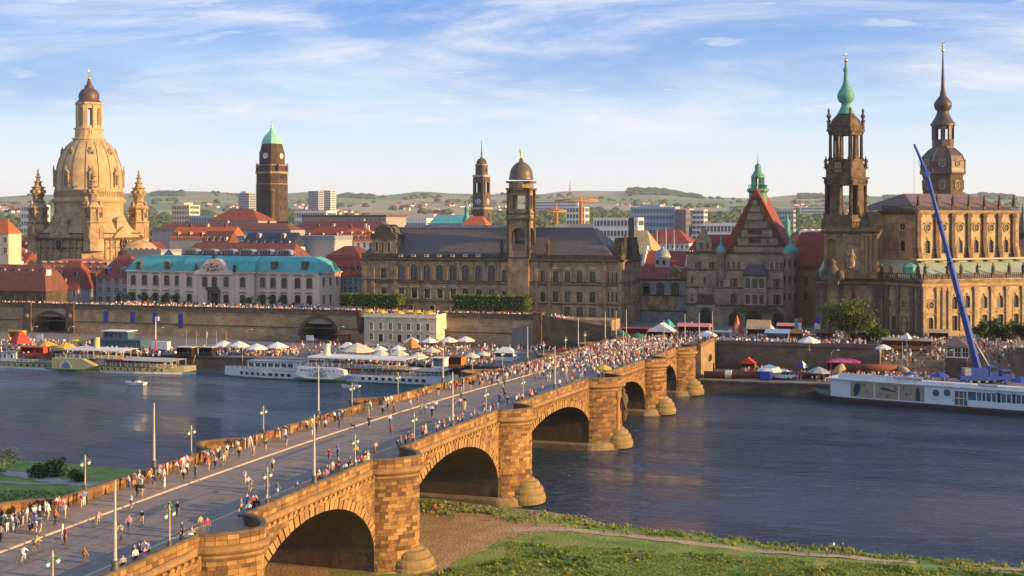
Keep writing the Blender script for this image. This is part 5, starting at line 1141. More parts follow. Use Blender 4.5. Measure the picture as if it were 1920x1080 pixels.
b.quad((E2[0],E2[1],zn0-6),(D2_[0],D2_[1],zn0-6),(D2_[0],D2_[1],zn1),(E2[0],E2[1],zn1)); b.quad((G2_[0],G2_[1],zn0),(B2[0],B2[1],zn0),(B2[0],B2[1],zn1),(G2_[0],G2_[1],zn1)); CC.part('nave_wall', b, [S_PALE, S_GREY]); put_windows(CC, fN, no, (3,4,.35,'key',True), cm, .5); put_windows(CC, fB2, lo_, (3,4,.35,'key',True), cg_, .5)  # nave stone pale where sunlit, grey where shaded, light painted in
for px in (1739,1769,1800,1830,1858,1886): CC.inst('oval_window', oval_mesh(1.0,1.05,(GLASS, FR_WARM)), fN.at(px, 427), fN.a)
CC.inst('oval_window', oval_mesh(1.1,1.1,(GLASS, FR_STONE)), fB2.at(1693,425), fB2.a)
for px in (1720.8,1755,1785,1815,1844,1872,1899,1904):
 b = MB(); q = fN.s(px); w_ = 1.5
 b.obox(fN.p(q,.3,0), fN.t, w_, .8, zn0, zn1-.8, 0)
 prof = [(0,zn0-.3),(1.9,zn0-.3),(1.7,zn0+.3),(1.1,zn0+1.1),(.75,zn0+2.4),(.6,zn0+4),(0,zn0+4)]
 vs = []
 for s_ in (-w_/2, w_/2): vs += [fN.p(q+s_, .3+o, z) for o, z in prof]
 n = len(prof); b.add(vs, [tuple(range(n)), tuple(range(2*n-1,n-1,-1))]+[(k,(k+1)%n,n+(k+1)%n,n+k)[::-1] for k in range(n)]); b.obox(fN.p(q,.35,0), fN.t, w_*1.25, 1.2, zn1-1.9, zn1-.6, 0)
 CC.part('buttress', b, S_BROWN if px != 1904 else S_TRIMW)
 if px != 1904: CC.inst('statue', FIGS[int(px) % 3], fN.p(min(lN-.4, q), .3, zn1+1.6), fN.a+rnd.uniform(-.4,.4), None, (1,1,1.05))
for fc_, l_, mt in ((fN, lN, S_TRIMW), (fB2, lB2, S_DARK)):  # shaded end gets darker trim, shade put into its colour
 b = MB(); cornice(b, fc_, 0, l_, zn1-.9, 1.1, 1.1, 0, 3); CC.part('nave_cornice', b, mt); b = MB(); balustrade(b, fc_, .1, l_-.1, zn1+.2, 1.5, 0, .7, .3, [fc_.s(px) for px in (1755,1785,1815,1844,1872) if fc_ is fN]); CC.part('nave_balustrade', b, S_BROWN if fc_ is fN else S_DARK)
b = MB(); zr = fN.z(1780,362); i2 = lambda p, k: (p[0]-fN.n[0]*k, p[1]-fN.n[1]*k)
C3, E3, D3, G3 = i2(C2,.6), i2(E2,.6), D2_, i2(C2,22); ra = ((C2[0]*.88+E2[0]*.12)-fN.n[0]*11, (C2[1]*.88+E2[1]*.12)-fN.n[1]*11); rb = ((C2[0]*.22+E2[0]*.78)-fN.n[0]*11, (C2[1]*.22+E2[1]*.78)-fN.n[1]*11); B3 = (B2[0],B2[1])
b.add([(*C3,zn1+.4),(*E3,zn1+.4),(*D3,zn1+.4),(*G2_,zn1+.4),(*B3,zn1+.4),(*ra,zr),(*rb,zr)], [(0,1,6,5),(1,2,6),(2,3,5,6),(4,0,5),(3,4,5)]); CC.part('nave_roof', b, mat('nave_roof_copper', (.20,.125,.095), (.16,.10,.08), .6, .5, stain=(.10,.075,.07), stain_amt=.4))
TP = dp(1586, 600, 414); tx, ty = TP.x, TP.y; tr = radians(18.5)
def zt_(py): return H-(py-YH)*414/F
TW = CC.part('tower', MB(), S_GREY)
fT1, _ = face2(cp(1543,404), cp(1650,400));
def sq(r, rot=0.0, n=4): return ngon(tx, ty, r, n, tr+rot)
L1 = fT1.s(1645); w1 = fT1.s(1546); b = MB(); t1o = [(fT1.s(1559), 2.6, fT1.z(1559,506), fT1.z(1559,447), 1)]
wall(b, fT1, w1, L1, za+.3, zt_(430), t1o, 0, 1.6); p1, p2 = fT1.p(L1), fT1.p(w1);
b.quad(fT1.p(L1,0,za+.3), fT1.p(L1,-14,za+.3), fT1.p(L1,-14,zt_(430)), fT1.p(L1,0,zt_(430))); b.quad(fT1.p(w1,-14,za+.3), fT1.p(w1,0,za+.3), fT1.p(w1,0,zt_(430)), fT1.p(w1,-14,zt_(430))); b.quad(fT1.p(w1,0,zt_(430)), fT1.p(L1,0,zt_(430)), fT1.p(L1,-14,zt_(430)), fT1.p(w1,-14,zt_(430))); b.quad(fT1.p(w1,-1.6,za), fT1.p(L1,-1.6,za), fT1.p(L1,-1.6,zt_(430)), fT1.p(w1,-1.6,zt_(430)))
me = b.mesh('tower', [S_GREY]); me.transform(Matrix.Translation(-CC.loc)); TW.data = me
b = MB()
for px in (1548,1572,1583.5,1617,1624,1632,1641): pilaster(b, fT1, fT1.s(px), .95, za+2, zt_(437), .55, 0, .9)
CC.part('tower_pilasters', b, S_TRIM, TW)
b = MB(); cornice(b, fT1, w1, L1, zt_(438), 1.2, 1.2, 0, 3); cornice(b, fT1, w1, L1, za+.3, 1.7, .7, 0, 1); cornice(b, fT1, w1, L1, zt_(431), .9, .4, 0, 1); balustrade(b, fT1, w1+.3, L1-.3, zt_(424), 1.3, 0, .8, .2); CC.part('tower_ledge', b, S_DARK, TW)
CC.inst('statue', FIGL[1], fT1.p(fT1.s(1597), .3, fT1.z(1597,503)), fT1.a, TW, (1.6,1,1.7))
b = MB(); q = fT1.s(1597); b.obox(fT1.p(q,.1,0), fT1.t, 3.6, .7, fT1.z(1597,511), fT1.z(1597,503)); n = 8; P = [(q-1.9*cos(pi*k/n), fT1.z(1597,465)+1.5*sin(pi*k/n)) for k in range(n+1)]
for k in range(n): (s1,z1),(s2,z2) = P[k], P[k+1]; b.add([fT1.p(s1,.5,z1),fT1.p(s2,.5,z2),fT1.p(s2,.5,z2+.4),fT1.p(s1,.5,z1+.4),fT1.p(s1,0,z1+.4),fT1.p(s2,0,z2+.4)], [(0,1,2,3),(3,2,5,4)])
CC.part('niche_canopy', b, S_TRIM, TW)
b = MB(); p_ = fT1.p(fT1.s(1561), .8, 0); zz_ = fT1.z(1561,512)
b.lathe([(1.9,zz_-3.5),(2.2,zz_-1),(1.6,zz_+1.6),(.9,zz_+2.6),(1.2,zz_+3.4),(.2,zz_+4.4)], 9, (p_[0],p_[1]), 0, True, 0, 1, .5); b.lathe([(1.0,zz_-2),(1.1,zz_),(.3,zz_+1.4)], 7, (p_[0]-2.6,p_[1]+.4)); b.lathe([(1.0,zz_-2),(1.1,zz_),(.3,zz_+1.0)], 7, (p_[0]+2.4,p_[1]-.2)); CC.part('carved_shield', b, S_TRIM, TW)
b = MB(); P = [(1645,432),(1655,430),(1652,440),(1643,452),(1641,470),(1645,490),(1655,505),(1668,514),(1645,516)]; fs2 = Face(fT1.p(0,-6)[0], fT1.p(0,-6)[1], fT1.a); n = len(P)
v1 = [fs2.at(px, py) for px, py in P]; b.add(v1+[(x-fs2.n[0]*2.5, y-fs2.n[1]*2.5, z) for x, y, z in v1], [tuple(range(n-1,-1,-1))[::-1]]+[(k,(k+1)%n,n+(k+1)%n,n+k) for k in range(n)]); CC.part('flank_scroll', b, S_PALE, TW)
def open_stage(R, z0, z1, cols, solids, cr, m, arch_h=None):
 b = MB(); V = [(tx+R*cos(tr-pi/2+k*pi/2), ty+R*sin(tr-pi/2+k*pi/2)) for k in range(4)]
 for k in range(4):
  p, q = V[k], V[(k+1) % 4]
  for side in (0,):
   P, Q = (p, q) if k % 2 == 0 else (q, p)
   for t in cols:
    c = (P[0]+(Q[0]-P[0])*t, P[1]+(Q[1]-P[1])*t); b.lathe([(cr*1.35,z0),(cr*1.35,z0+.5),(cr,z0+.7),(cr*.86,z1-1.3),(cr*1.4,z1-.8),(cr*1.4,z1)], 9, c)
   for ta, tb in solids:
    a_ = (P[0]+(Q[0]-P[0])*ta, P[1]+(Q[1]-P[1])*ta); c_ = (P[0]+(Q[0]-P[0])*tb, P[1]+(Q[1]-P[1])*tb)
    l = sqrt((a_[0]-c_[0])**2+(a_[1]-c_[1])**2); b.obox(((a_[0]+c_[0])/2,(a_[1]+c_[1])/2), ((c_[0]-a_[0])/l,(c_[1]-a_[1])/l), l, .9, z0, z1)
  if arch_h:
   l = sqrt((p[0]-q[0])**2+(p[1]-q[1])**2); b.obox(((p[0]+q[0])/2,(p[1]+q[1])/2), ((q[0]-p[0])/l,(q[1]-p[1])/l), l, .95, z1-arch_h, z1)
 return b
TDK = mat('tower_dark_stone', (.10,.068,.043), (.045,.034,.026), .9, .6, .3, 2, stain=(.32,.21,.11), stain_amt=.35, stain_scale=.35)
b = MB(); b.prism(sq(7.6), zt_(430), zt_(410)); b.prism(sq(7.0), zt_(410), zt_(403)); CC.part('tower_base', b, TDK, TW)
o = CC.part('belfry', open_stage(6.0, zt_(403), zt_(338), [0,.46,.62,.78,1.0], [(.46,.8)], .62, 0, 1.6), TDK, TW)
b = MB(); b.prism(sq(6.8), zt_(339), zt_(335.5)); b.prism(sq(7.4), zt_(335.5), zt_(332)); b.prism(sq(6.2), zt_(332), zt_(318)); b.prism(sq(6.5), zt_(318), zt_(316)); b.prism(sq(6.0), zt_(316), zt_(302), 0, True, sq(5.3)); b.prism(sq(5.6), zt_(302), zt_(299)); CC.part('tower_entablature', b, TDK, TW)
PLQ = MB(); PLQ.box(-1.7,1.7,-.2,.1,0,3.6,0)
for k in range(5): PLQ.box(-1.2+.1*(k%2),1.2-.1*(k%3),-.24,-.18,.45+.62*k,.75+.62*k,1)
V = [(tx+5.7*cos(tr-pi/2+k*pi/2), ty+5.7*sin(tr-pi/2+k*pi/2)) for k in range(4)]
CC.inst('inscription_plaque', PLQ.mesh('inscription_plaque', [BLACK, mat('plaque_gold', (.42,.29,.10), None, .6)]), ((V[0][0]+V[3][0])/2-.2,(V[0][1]+V[3][1])/2-.2,zt_(325)), tr-pi/4, TW)
for k in (0,1,3): CC.inst('statue', FIGS[k % 3], (tx+6.3*cos(tr-pi/2+k*pi/2+.0), ty+6.3*sin(tr-pi/2+k*pi/2), zt_(316)), tr, TW, (1,1,1.1))
CC.part('upper_belfry', open_stage(4.8, zt_(299), zt_(246), [0,.46,.64,1.0], [], .52, 0, 1.3), TDK, TW)
b = MB(); b.prism(sq(6.0), zt_(247), zt_(243)); b.prism(sq(5.4), zt_(243), zt_(236)); b.prism(sq(5.0), zt_(236), zt_(225), 0, True, sq(4.3)); b.prism(sq(4.3), zt_(225), zt_(214), 0, True, sq(2.6)); b.prism(sq(3.0,pi/4), zt_(236), zt_(218)); CC.part('tower_crown', b, TDK, TW)
b = MB()
for k in range(4): b.lathe([(.55,zt_(243)),(.5,zt_(230)),(.75,zt_(227)),(.3,zt_(224)),(.75,zt_(218)),(.3,zt_(212)),(.45,zt_(208)),(.1,zt_(203))], 8, (tx+5.3*cos(tr-pi/2+k*pi/2), ty+5.3*sin(tr-pi/2+k*pi/2)))
CC.part('corner_finials', b, TDK, TW)
b = MB(); b.lathe([(2.7,zt_(214)),(1.9,zt_(205)),(1.35,zt_(198)),(1.4,zt_(194)),(2.2,zt_(190)),(2.65,zt_(182)),(2.55,zt_(176)),(1.9,zt_(168)),(1.1,zt_(160)),(.72,zt_(150)),(.6,zt_(136)),(.95,zt_(131)),(.55,zt_(127)),(.25,zt_(117))], 16, (tx,ty)); CC.part('onion_spire', b, VERDI, TW)
b = MB(); b.lathe([(.1,zt_(117)),(.6,zt_(115)),(.62,zt_(112)),(.1,zt_(110)),(.06,zt_(100))], 10, (tx,ty)); b.box(tx-.9,tx+.1,ty-.04,ty+.04,zt_(105),zt_(103)); CC.part('gilded_ball', b, GOLD, TW)
# ---- orange building between gate and church, red roofs ----------------------
f = Face(0, 446, 0); x0, x1 = f.s(1490), f.s(1548); zt = f.z(1520,500)
OB = Thing('ochre_wing', 'ochre palace wing with maroon roof squeezed between the gate and the church tower', 'building', ((x0+x1)/2, 446, CG))
o1 = row(f, [1512,1534], 8, 490-5+20, 517, 0); o2 = row(f, [1512,1534], 8, 548, 562); b = MB(); wall(b, f, x0, x1, CG, zt, [], 0); wall(b, Face(0,445.6,0), x0+3, x1, CG, zt-1, o2+[(q,w_,a,c,d) for q,w_,a,c,d in row(f, [1512,1534], 7, 520, 533)], 0); OB.part('wall', b, [P_ORG]); put_windows(OB, Face(0,445.6,0), o2+row(f, [1512,1534], 7, 520, 533), (2,2,.2,'flat',True), None, .35)
b = MB(); b.hip(x0-2, x1+8, 445, 466, zt, f.z(1520,436), 3, 3, None, 0, .3); OB.part('roof', b, R_RED)
# ---- castle tower (copper dome and needle spire) ---------------------------------
TP = dp(1768, 500, 520); tx, ty = TP.x, TP.y; K = 520/F
def z5(py): return H-(py-YH)*K
HT = Thing('castle_tower', 'octagonal castle tower with brown copper dome, open lantern and long needle spire', 'tower', (tx, ty, CG))
b = MB(); b.lathe([(8.0,CG),(8.0,z5(330)),(8.3,z5(328)),(8.3,z5(326))], 8, (tx,ty), 0, False, YAW+pi/8-.35); HT.part('shaft', b, S_BROWN)
b = MB(); b.lathe([(9.2,z5(326.5)),(8.9,z5(323)),(8.7,z5(316)),(8.7,z5(304)),(7.9,z5(293)),(6.0,z5(284)),(4.4,z5(278)),(4.1,z5(274))], 8, (tx,ty), 0, False, YAW+pi/8-.35); HT.part('dome', b, COPPER_R)
b = MB()
for k in range(8):
 a_ = YAW+pi/8-.35+k*pi/4
 for R, z0, z1 in ((8.35,z5(305),z5(322)),): pass
 b.tube([(tx+r*cos(a_), ty+r*sin(a_), z5(py)) for r, py in ((9.1,325),(8.8,317),(8.8,304),(8.0,293),(6.1,284),(4.5,278))], .16, 5)
HT.part('dome_ribs', b, COPPER_D)
b = MB(); b.lathe([(4.1,z5(275)),(4.1,z5(262))], 8, (tx,ty), 0, False, YAW+pi/8);
for k in range(8): a_ = YAW+pi/8+k*pi/4; b.obox((tx+3.7*cos(a_), ty+3.7*sin(a_)), (cos(a_),sin(a_)), .9, 1.1, z5(262), z5(236))
b.lathe([(3.9,z5(241)),(4.0,z5(236))], 8, (tx,ty), 0, False, YAW+pi/8); HT.part('lantern', b, COPPER_D)
b = MB(); b.lathe([(4.7,z5(236)),(4.75,z5(233)),(4.5,z5(231)),(3.2,z5(222)),(2.4,z5(213)),(2.2,z5(208)),(2.9,z5(205)),(3.4,z5(198)),(3.3,z5(193)),(2.3,z5(186)),(1.3,z5(180)),(.75,z5(165)),(.5,z5(135)),(.2,z5(97))], 12, (tx,ty)); HT.part('spire', b, mat('spire_copper', (.055,.045,.042), (.075,.055,.05), .5, .8))
b = MB(); b.lathe([(.15,z5(98)),(.62,z5(96)),(.6,z5(93)),(.15,z5(91)),(.12,z5(89)),(.5,z5(87)),(.45,z5(85)),(.1,z5(83)),(.05,z5(77))], 10, (tx,ty)); b.box(tx-.8,tx+.8,ty-.06,ty+.06,z5(81),z5(79)); HT.part('gilded_finial', b, GOLD)
fm_ = oval_mesh(1.0,1.0,(GLASS, FR_STONE)); fm2 = oval_mesh(.9,1.4,(GLASS, FR_STONE))
for k in range(-3,4):
 a_ = YAW-.35+(k*pi/4)-pi/2; ap = 8.0*cos(pi/8)
 HT.inst('oval_window', fm_, (tx+(8.62*cos(pi/8)+.15)*cos(a_), ty+(8.62*cos(pi/8)+.15)*sin(a_), z5(308)), a_+pi/2); HT.inst('oval_window', fm2, (tx+(ap+.1)*cos(a_), ty+(ap+.1)*sin(a_), z5(348)), a_+pi/2)
# ---- domed stone church ---------------------------------------------------------
TP = dp(167, 500, 600); tx, ty = TP.x, TP.y; K = 600/F; rc = radians(-4)
def z6(py): return H-(py-YH)*K
FK = Thing('domed_church', 'huge pale sandstone church with bell-shaped dome, lantern and corner turrets', 'church', (tx, ty, CG))
def sqr(r, c=0.0):
 P = []
 for sx_, sy_ in ((1,-1),(1,1),(-1,1),(-1,-1)):
  for (dx, dy) in (((r-c)*sx_, r*sy_), (r*sx_, (r-c)*sy_))[::(1 if sx_*sy_ < 0 else -1)]: P.append((dx, dy))
 return [(tx+x*cos(rc)-y*sin(rc), ty+x*sin(rc)+y*cos(rc)) for x, y in P]
HS = 18.6
b = MB(); b.prism(sqr(HS, 6.5), CG, z6(448)); b.prism(sqr(HS-.3, 6.5), z6(448), z6(437)); FK.part('wall', b, S_PALE)
FF = [Face(tx+HS*sin(rc), ty-HS*cos(rc), rc), Face(tx+HS*cos(rc), ty+HS*sin(rc), rc+pi/2)]
CF = Face(tx+(HS-3.25)*(cos(rc)+sin(rc))*1.0, ty+(HS-3.25)*(sin(rc)-cos(rc))*1.0, rc+pi/4);
CF2 = Face(tx+(HS-3.25)*(-cos(rc)+sin(rc)), ty+(HS-3.25)*(-sin(rc)-cos(rc)), rc-pi/4); CF3 = Face(tx+(HS-3.25)*(cos(rc)-sin(rc)), ty+(HS-3.25)*(sin(rc)+cos(rc)), rc+3*pi/4)
b = MB()
for fc_, w_ in ((FF[0],12.1),(FF[1],12.1),(CF,4.6),(CF2,4.6),(CF3,4.6)):
 cornice(b, fc_, -w_, w_, z6(450), 1.3, 1.3, 0, 3); cornice(b, fc_, -w_, w_, z6(465), .6, .5); cornice(b, fc_, -w_, w_, z6(438), .5, .4)
FK.part('cornice', b, S_TRIM)
for fc_ in FF:
 b = MB()
 for s in (-11.5,-8.2,-4.6,4.6,8.2,11.5): pilaster(b, fc_, s, 1.3, CG, z6(450), .5, 0, 1.2)
 FK.part('pilasters', b, S_TRIMW)
 b = MB(); zz_ = z6(445); P = [(-6.6,zz_),(6.6,zz_),(6.6,zz_+.7),(0,zz_+5.0),(-6.6,zz_+.7)]; n = 5; b.add([fc_.p(s,.9,z) for s, z in P]+[fc_.p(s,-3,z) for s, z in P], [(0,1,2,3,4)]+[(k,n+k,n+(k+1)%n,(k+1)%n) for k in range(n)]); FK.part('pediment', b, S_PALE)
 FK.inst('window', oval_mesh(1.8,2.6,(GLASS,S_TRIMW)), fc_.p(0,.95,z6(457)), fc_.a)
 for s in (-6.4, 6.4): FK.inst('window', win_mesh(2.0,2.4,0,(3,3,.3,None,True),(FR_WHITE,GLASS,S_TRIMW),.15), fc_.p(s,.15,z6(462)), fc_.a)
 for s in (-6.2, 0, 6.2): FK.inst('window', win_mesh(2.8,7.5,1,(3,6,.4,'key',True),(FR_WHITE,GLASS,S_TRIMW),.15), fc_.p(s,.15,z6(512)), fc_.a)
for fc_ in (CF, CF2, CF3):
 FK.inst('window', oval_mesh(2.2,2.2,(GLASS,S_TRIMW)), fc_.p(0,.3,z6(430)-7.5), fc_.a); FK.inst('window', win_mesh(3.0,7.5,1,(3,6,.5,'key',True),(FR_WHITE,GLASS,S_TRIMW),.15), fc_.p(0,.2,z6(512)), fc_.a)
 b = MB(); n = 10; P = [(4.6*cos(pi*k/n), z6(446)+3.2*sin(pi*k/n)) for k in range(n+1)]; b.add([fc_.p(s,1.2,z) for s, z in P]+[fc_.p(s,-1,z) for s, z in P], [tuple(range(n+1))]+[(k,n+1+k,n+2+k,k+1) for k in range(n)]); FK.part('arched_gable', b, S_BROWN)
b = MB(); prof = [(18.3,438,0),(17.3,432,.08),(16.2,424,.3),(15.3,413,.6),(14.9,402,.9),(14.8,392,1.0),(15.2,380,1.0)]; n = 48; rings = []
for r, py, rd in prof:
 R = []
 for k in range(n):
  a_ = 2*pi*k/n; ca, sa = cos(a_), sin(a_); sqv = r/max(abs(ca), abs(sa)); lim = (2*r-6.5)/(abs(ca)+abs(sa)); rr = min(sqv, lim)*(1-rd)+r*rd; R.append((tx+rr*cos(a_+rc), ty+rr*sin(a_+rc), z6(py)))
 rings.append(R)
vs = [p for R in rings for p in R]; b.add(vs, [(j*n+k, j*n+(k+1)%n, (j+1)*n+(k+1)%n, (j+1)*n+k) for j in range(len(prof)-1) for k in range(n)], 0, True); FK.part('stone_roof', b, S_PALE)
for fc_ in FF:
 b = MB(); xw = 2.6; z0, z1 = z6(438), z6(414); b.obox(fc_.p(0,-3.2,0), fc_.t, 2*xw, 4.5, z0, z1); n = 8; P = [(xw*1.15*cos(pi*k/n), z1+1.7*sin(pi*k/n)) for k in range(n+1)]; b.add([fc_.p(s,-.7,z) for s, z in P]+[fc_.p(s,-6,z) for s, z in P], [tuple(range(n+1))]+[(k,n+1+k,n+2+k,k+1) for k in range(n)]); d_ = FK.part('dormer', b, S_PALE)
 FK.inst('window', win_mesh(2.2,4.6,1,(3,4,.3,None,True),(FR_WHITE,GLASS,S_TRIMW),.12), fc_.p(0,-.93,z0+1.0), fc_.a, d_)
b = MB(); b.lathe([(15.2,z6(381)),(16.0,z6(379)),(16.1,z6(375)),(15.1,z6(373)),(14.9,z6(371)),(14.8,z6(359)),(15.0,z6(358)),(15.0,z6(357)),(14.55,z6(356)),(14.5,z6(340)),(14.3,z6(326)),(13.75,z6(311)),(12.8,z6(298)),(11.5,z6(286)),(9.8,z6(275)),(7.6,z6(266)),(6.6,z6(263))], 64, (tx,ty)); dome = FK.part('dome', b, mat('dome_sandstone', (.60,.46,.28), (.51,.385,.23), .9, .35, .15, 2, stain=(.30,.21,.12), stain_amt=.35, stain_scale=.2))
b = MB()
for k in range(16):
 a_ = rc+pi/16+k*pi/8; b.tube([(tx+r*cos(a_), ty+r*sin(a_), z6(py)) for r, py in ((14.6,356),(14.55,340),(14.35,326),(13.8,311),(12.85,298),(11.55,286),(9.85,275),(7.7,266.5))], .17, 5)
FK.part('dome_ribs', b, S_TRIM, dome)
wl = MB(); wl.box(-1.15,1.15,-.7,1.2,0,6.0,0); wl.add([(-1.5,-.9,6.0),(1.5,-.9,6.0),(0,-.9,7.6),(-1.5,1.5,6.0),(1.5,1.5,6.0),(0,1.5,7.6)], [(0,1,2),(1,4,5,2),(3,0,2,5)], 0); wl.quad((-.65,-.72,.8),(.65,-.72,.8),(.65,-.72,5.2),(-.65,-.72,5.2), 1); wl.box(-.05,.05,-.78,-.7,.8,5.2,0)
for z in (2.2,3.7): wl.box(-.65,.65,-.78,-.7,z-.05,z+.05,0)
wl.lathe([(.3,7.4),(.45,8.2),(.15,8.8),(.3,9.1),(.05,9.6)], 6, (0,-.5), 0); wl = wl.mesh('dome_window', [S_TRIMW, GLASS])
ws = MB(); ws.lathe([(1.25,0),(1.3,.6),(1.0,1.0)], 12, (0,0), 0); ws = MB(); ring_bar(ws, 0, 1.4, -.35, .62, .75, .45, 0); ws.box(-1.2,1.2,-.3,1.6,-.2,2.9,0); ws.add([(.6*cos(2*pi*k/12),-.42,1.4+.72*sin(2*pi*k/12)) for k in range(12)], [tuple(range(12))], 1); ws.lathe([(.9,2.9),(.6,3.4),(.3,3.6),(.35,4.0),(.05,4.5)], 7, (0,.2), 0); ws = ws.mesh('dome_oculus', [S_TRIMW, GLASS])
for k in range(8):
 a_ = rc+k*pi/4+pi/8*0-pi/2; FK.inst('dome_window', wl, (tx+14.6*cos(a_), ty+14.6*sin(a_), z6(351)), a_+pi/2, dome); FK.inst('dome_oculus', ws, (tx+11.6*cos(a_+pi/8*0), ty+11.6*sin(a_), z6(295)), a_+pi/2, dome)
b = MB();
for k in range(96): a_ = 2*pi*k/96; b.obox((tx+15.0*cos(a_), ty+15.0*sin(a_)), (cos(a_),sin(a_)), .25, .35, z6(370), z6(360))
FK.part('drum_panelling', b, S_TRIMW, dome)
b = MB(); b.lathe([(6.6,z6(264)),(7.4,z6(262)),(7.4,z6(260)),(6.2,z6(259)),(6.1,z6(244)),(6.6,z6(243)),(6.6,z6(241))], 16, (tx,ty), 0, False, rc);
for k in range(8): a_ = rc+pi/8+k*pi/4; b.obox((tx+5.0*cos(a_), ty+5.0*sin(a_)), (cos(a_),sin(a_)), 1.5, 1.9, z6(241), z6(198))
b.lathe([(5.6,z6(204)),(5.6,z6(198)),(6.3,z6(196)),(6.3,z6(193))], 8, (tx,ty), 0, False, rc+pi/8)
for k in range(8): a_ = rc+k*pi/4; b.obox((tx+5.0*cos(a_)*cos(pi/8)*1.08, ty+5.0*sin(a_)*cos(pi/8)*1.08), (-sin(a_),cos(a_)), 3.6, .3, z6(241), z6(236))
FK.part('lantern', b, mat('lantern_sandstone', (.66,.51,.32), (.55,.42,.26), .9, .5))
b = MB()
for k in range(8): a_ = rc+k*pi/4; b.obox((tx+6.15*cos(a_)*cos(pi/8)*1.05, ty+6.15*sin(a_)*cos(pi/8)*1.05), (-sin(a_),cos(a_)), 1.2, .2, z6(258), z6(247))
FK.part('lantern_windows', b, GLASS)
b = MB(); b.lathe([(5.9,z6(193)),(5.0,z6(190)),(4.4,z6(187)),(4.6,z6(182)),(4.4,z6(176)),(3.6,z6(170)),(2.2,z6(166)),(1.9,z6(164)),(2.1,z6(162)),(1.2,z6(159)),(.8,z6(153)),(.6,z6(150)),(.4,z6(148))], 16, (tx,ty), 0, True, rc); FK.part('lantern_cap', b, COPPER_R)
b = MB(); b.lathe([(.2,z6(149)),(.6,z6(147)),(.62,z6(145)),(.15,z6(143)),(.12,z6(132))], 10, (tx,ty)); b.box(tx-.9,tx+.9,ty-.12,ty+.12,z6(137),z6(135.5)); FK.part('gilded_cross', b, GOLD)
tm = MB(); h0 = z6(452)
def zr6(py): return z6(py)-h0
tm.prism(ngon(0,0,4.6,8,pi/8), zr6(452)-4, zr6(418), 0); tm.prism(ngon(0,0,5.0,8,pi/8), zr6(418), zr6(415), 0); tm.prism(ngon(0,0,3.9,8,pi/8), zr6(415), zr6(392), 0, True, ngon(0,0,3.5,8,pi/8)); tm.prism(ngon(0,0,4.4,8,pi/8), zr6(392), zr6(389), 0, True, ngon(0,0,4.6,8,pi/8)); tm.prism(ngon(0,0,4.5,8,pi/8), zr6(389), zr6(379), 0, True, ngon(0,0,2.5,8,pi/8))
tm.lathe([(2.6,zr6(379)),(2.3,zr6(372)),(2.7,zr6(368)),(3.0,zr6(360)),(2.6,zr6(354)),(1.7,zr6(349)),(1.4,zr6(345)),(1.6,zr6(343)),(1.0,zr6(340)),(.7,zr6(336)),(.95,zr6(334)),(.5,zr6(331)),(.8,zr6(328)),(.35,zr6(325)),(.5,zr6(322)),(.1,zr6(317))], 8, (0,0), 1, False, pi/8)
for py_, r_ in ((418,5.15),(391,4.7),(379,3.0),(367,3.05),(353,3.0),(343,1.9),(334,1.2)): tm.lathe([(r_,zr6(py_)),(r_+.25,zr6(py_-1)),(r_,zr6(py_-2))], 8, (0,0), 1, False, pi/8)
for k in range(8): tm.lathe([(.42,zr6(415)),(.36,zr6(394)),(.55,zr6(392))], 6, (3.9*cos(k*pi/4+pi/8), 3.9*sin(k*pi/4+pi/8)), 1); tm.lathe([(.9,zr6(363)),(1.0,zr6(360)),(.9,zr6(357))], 6, (2.5*cos(k*pi/4), 2.5*sin(k*pi/4)), 1)
for k in range(4): tm.lathe([(.5,zr6(389)),(.45,zr6(383)),(.6,zr6(381)),(.2,zr6(377))], 6, (3.7*cos(k*pi/2), 3.7*sin(k*pi/2)), 0)
tmesh = {}
for nm, mt in (('l', S_PALE), ('d', S_TRIM)): tmesh[nm] = tm.mesh('corner_turret', [mt, S_TRIMW])
dw = MB(); dw.add([(1.0*cos(pi*k/8),-.05,4.2+1.0*sin(pi*k/8)) for k in range(9)]+[(-1.0,-.05,0),(1.0,-.05,0)], [tuple(range(10,-1,-1))[::-1]], 0); ring_bar(dw, 0, 4.2, 0, 1.0, 1.0, .5, 1); dw.box(-1.5,-1.0,-.3,.1,-.2,4.2,1); dw.box(1.0,1.5,-.3,.1,-.2,4.2,1); dwm = dw.mesh('louvre_door', [mat('louvre_wood', (.36,.17,.06), None, .7), S_TRIMW])
R_ = 23.3
for k in range(4):
 a_ = rc-pi/4+k*pi/2; px_, py_ = tx+R_*cos(a_)*.93, ty+R_*sin(a_)*.93
 t_ = FK.inst('corner_turret', tmesh['l'], (px_, py_, h0), rc+pi/4*0)
 for j in range(4):
  aj = j*pi/2-pi/2; d_ = inst('louvre_door', dwm, t_, (4.35*cos(aj), 4.35*sin(aj), zr6(446)), aj+pi/2); inst('oval_window', oval_mesh(.8,1.1,(GLASS,S_TRIMW)), t_, (3.55*cos(aj), 3.55*sin(aj), zr6(404)), aj+pi/2)
b = MB(); b.prism(ngon(tx+HS*cos(rc)+3, ty+HS*sin(rc)+7, 9, 12), CG, z6(470)); b.lathe([(9.4,z6(470)),(9.4,z6(467)),(6,z6(455)),(1,z6(450))], 12, (tx+HS*cos(rc)+3, ty+HS*sin(rc)+7)); FK.part('apse', b, S_PALE)
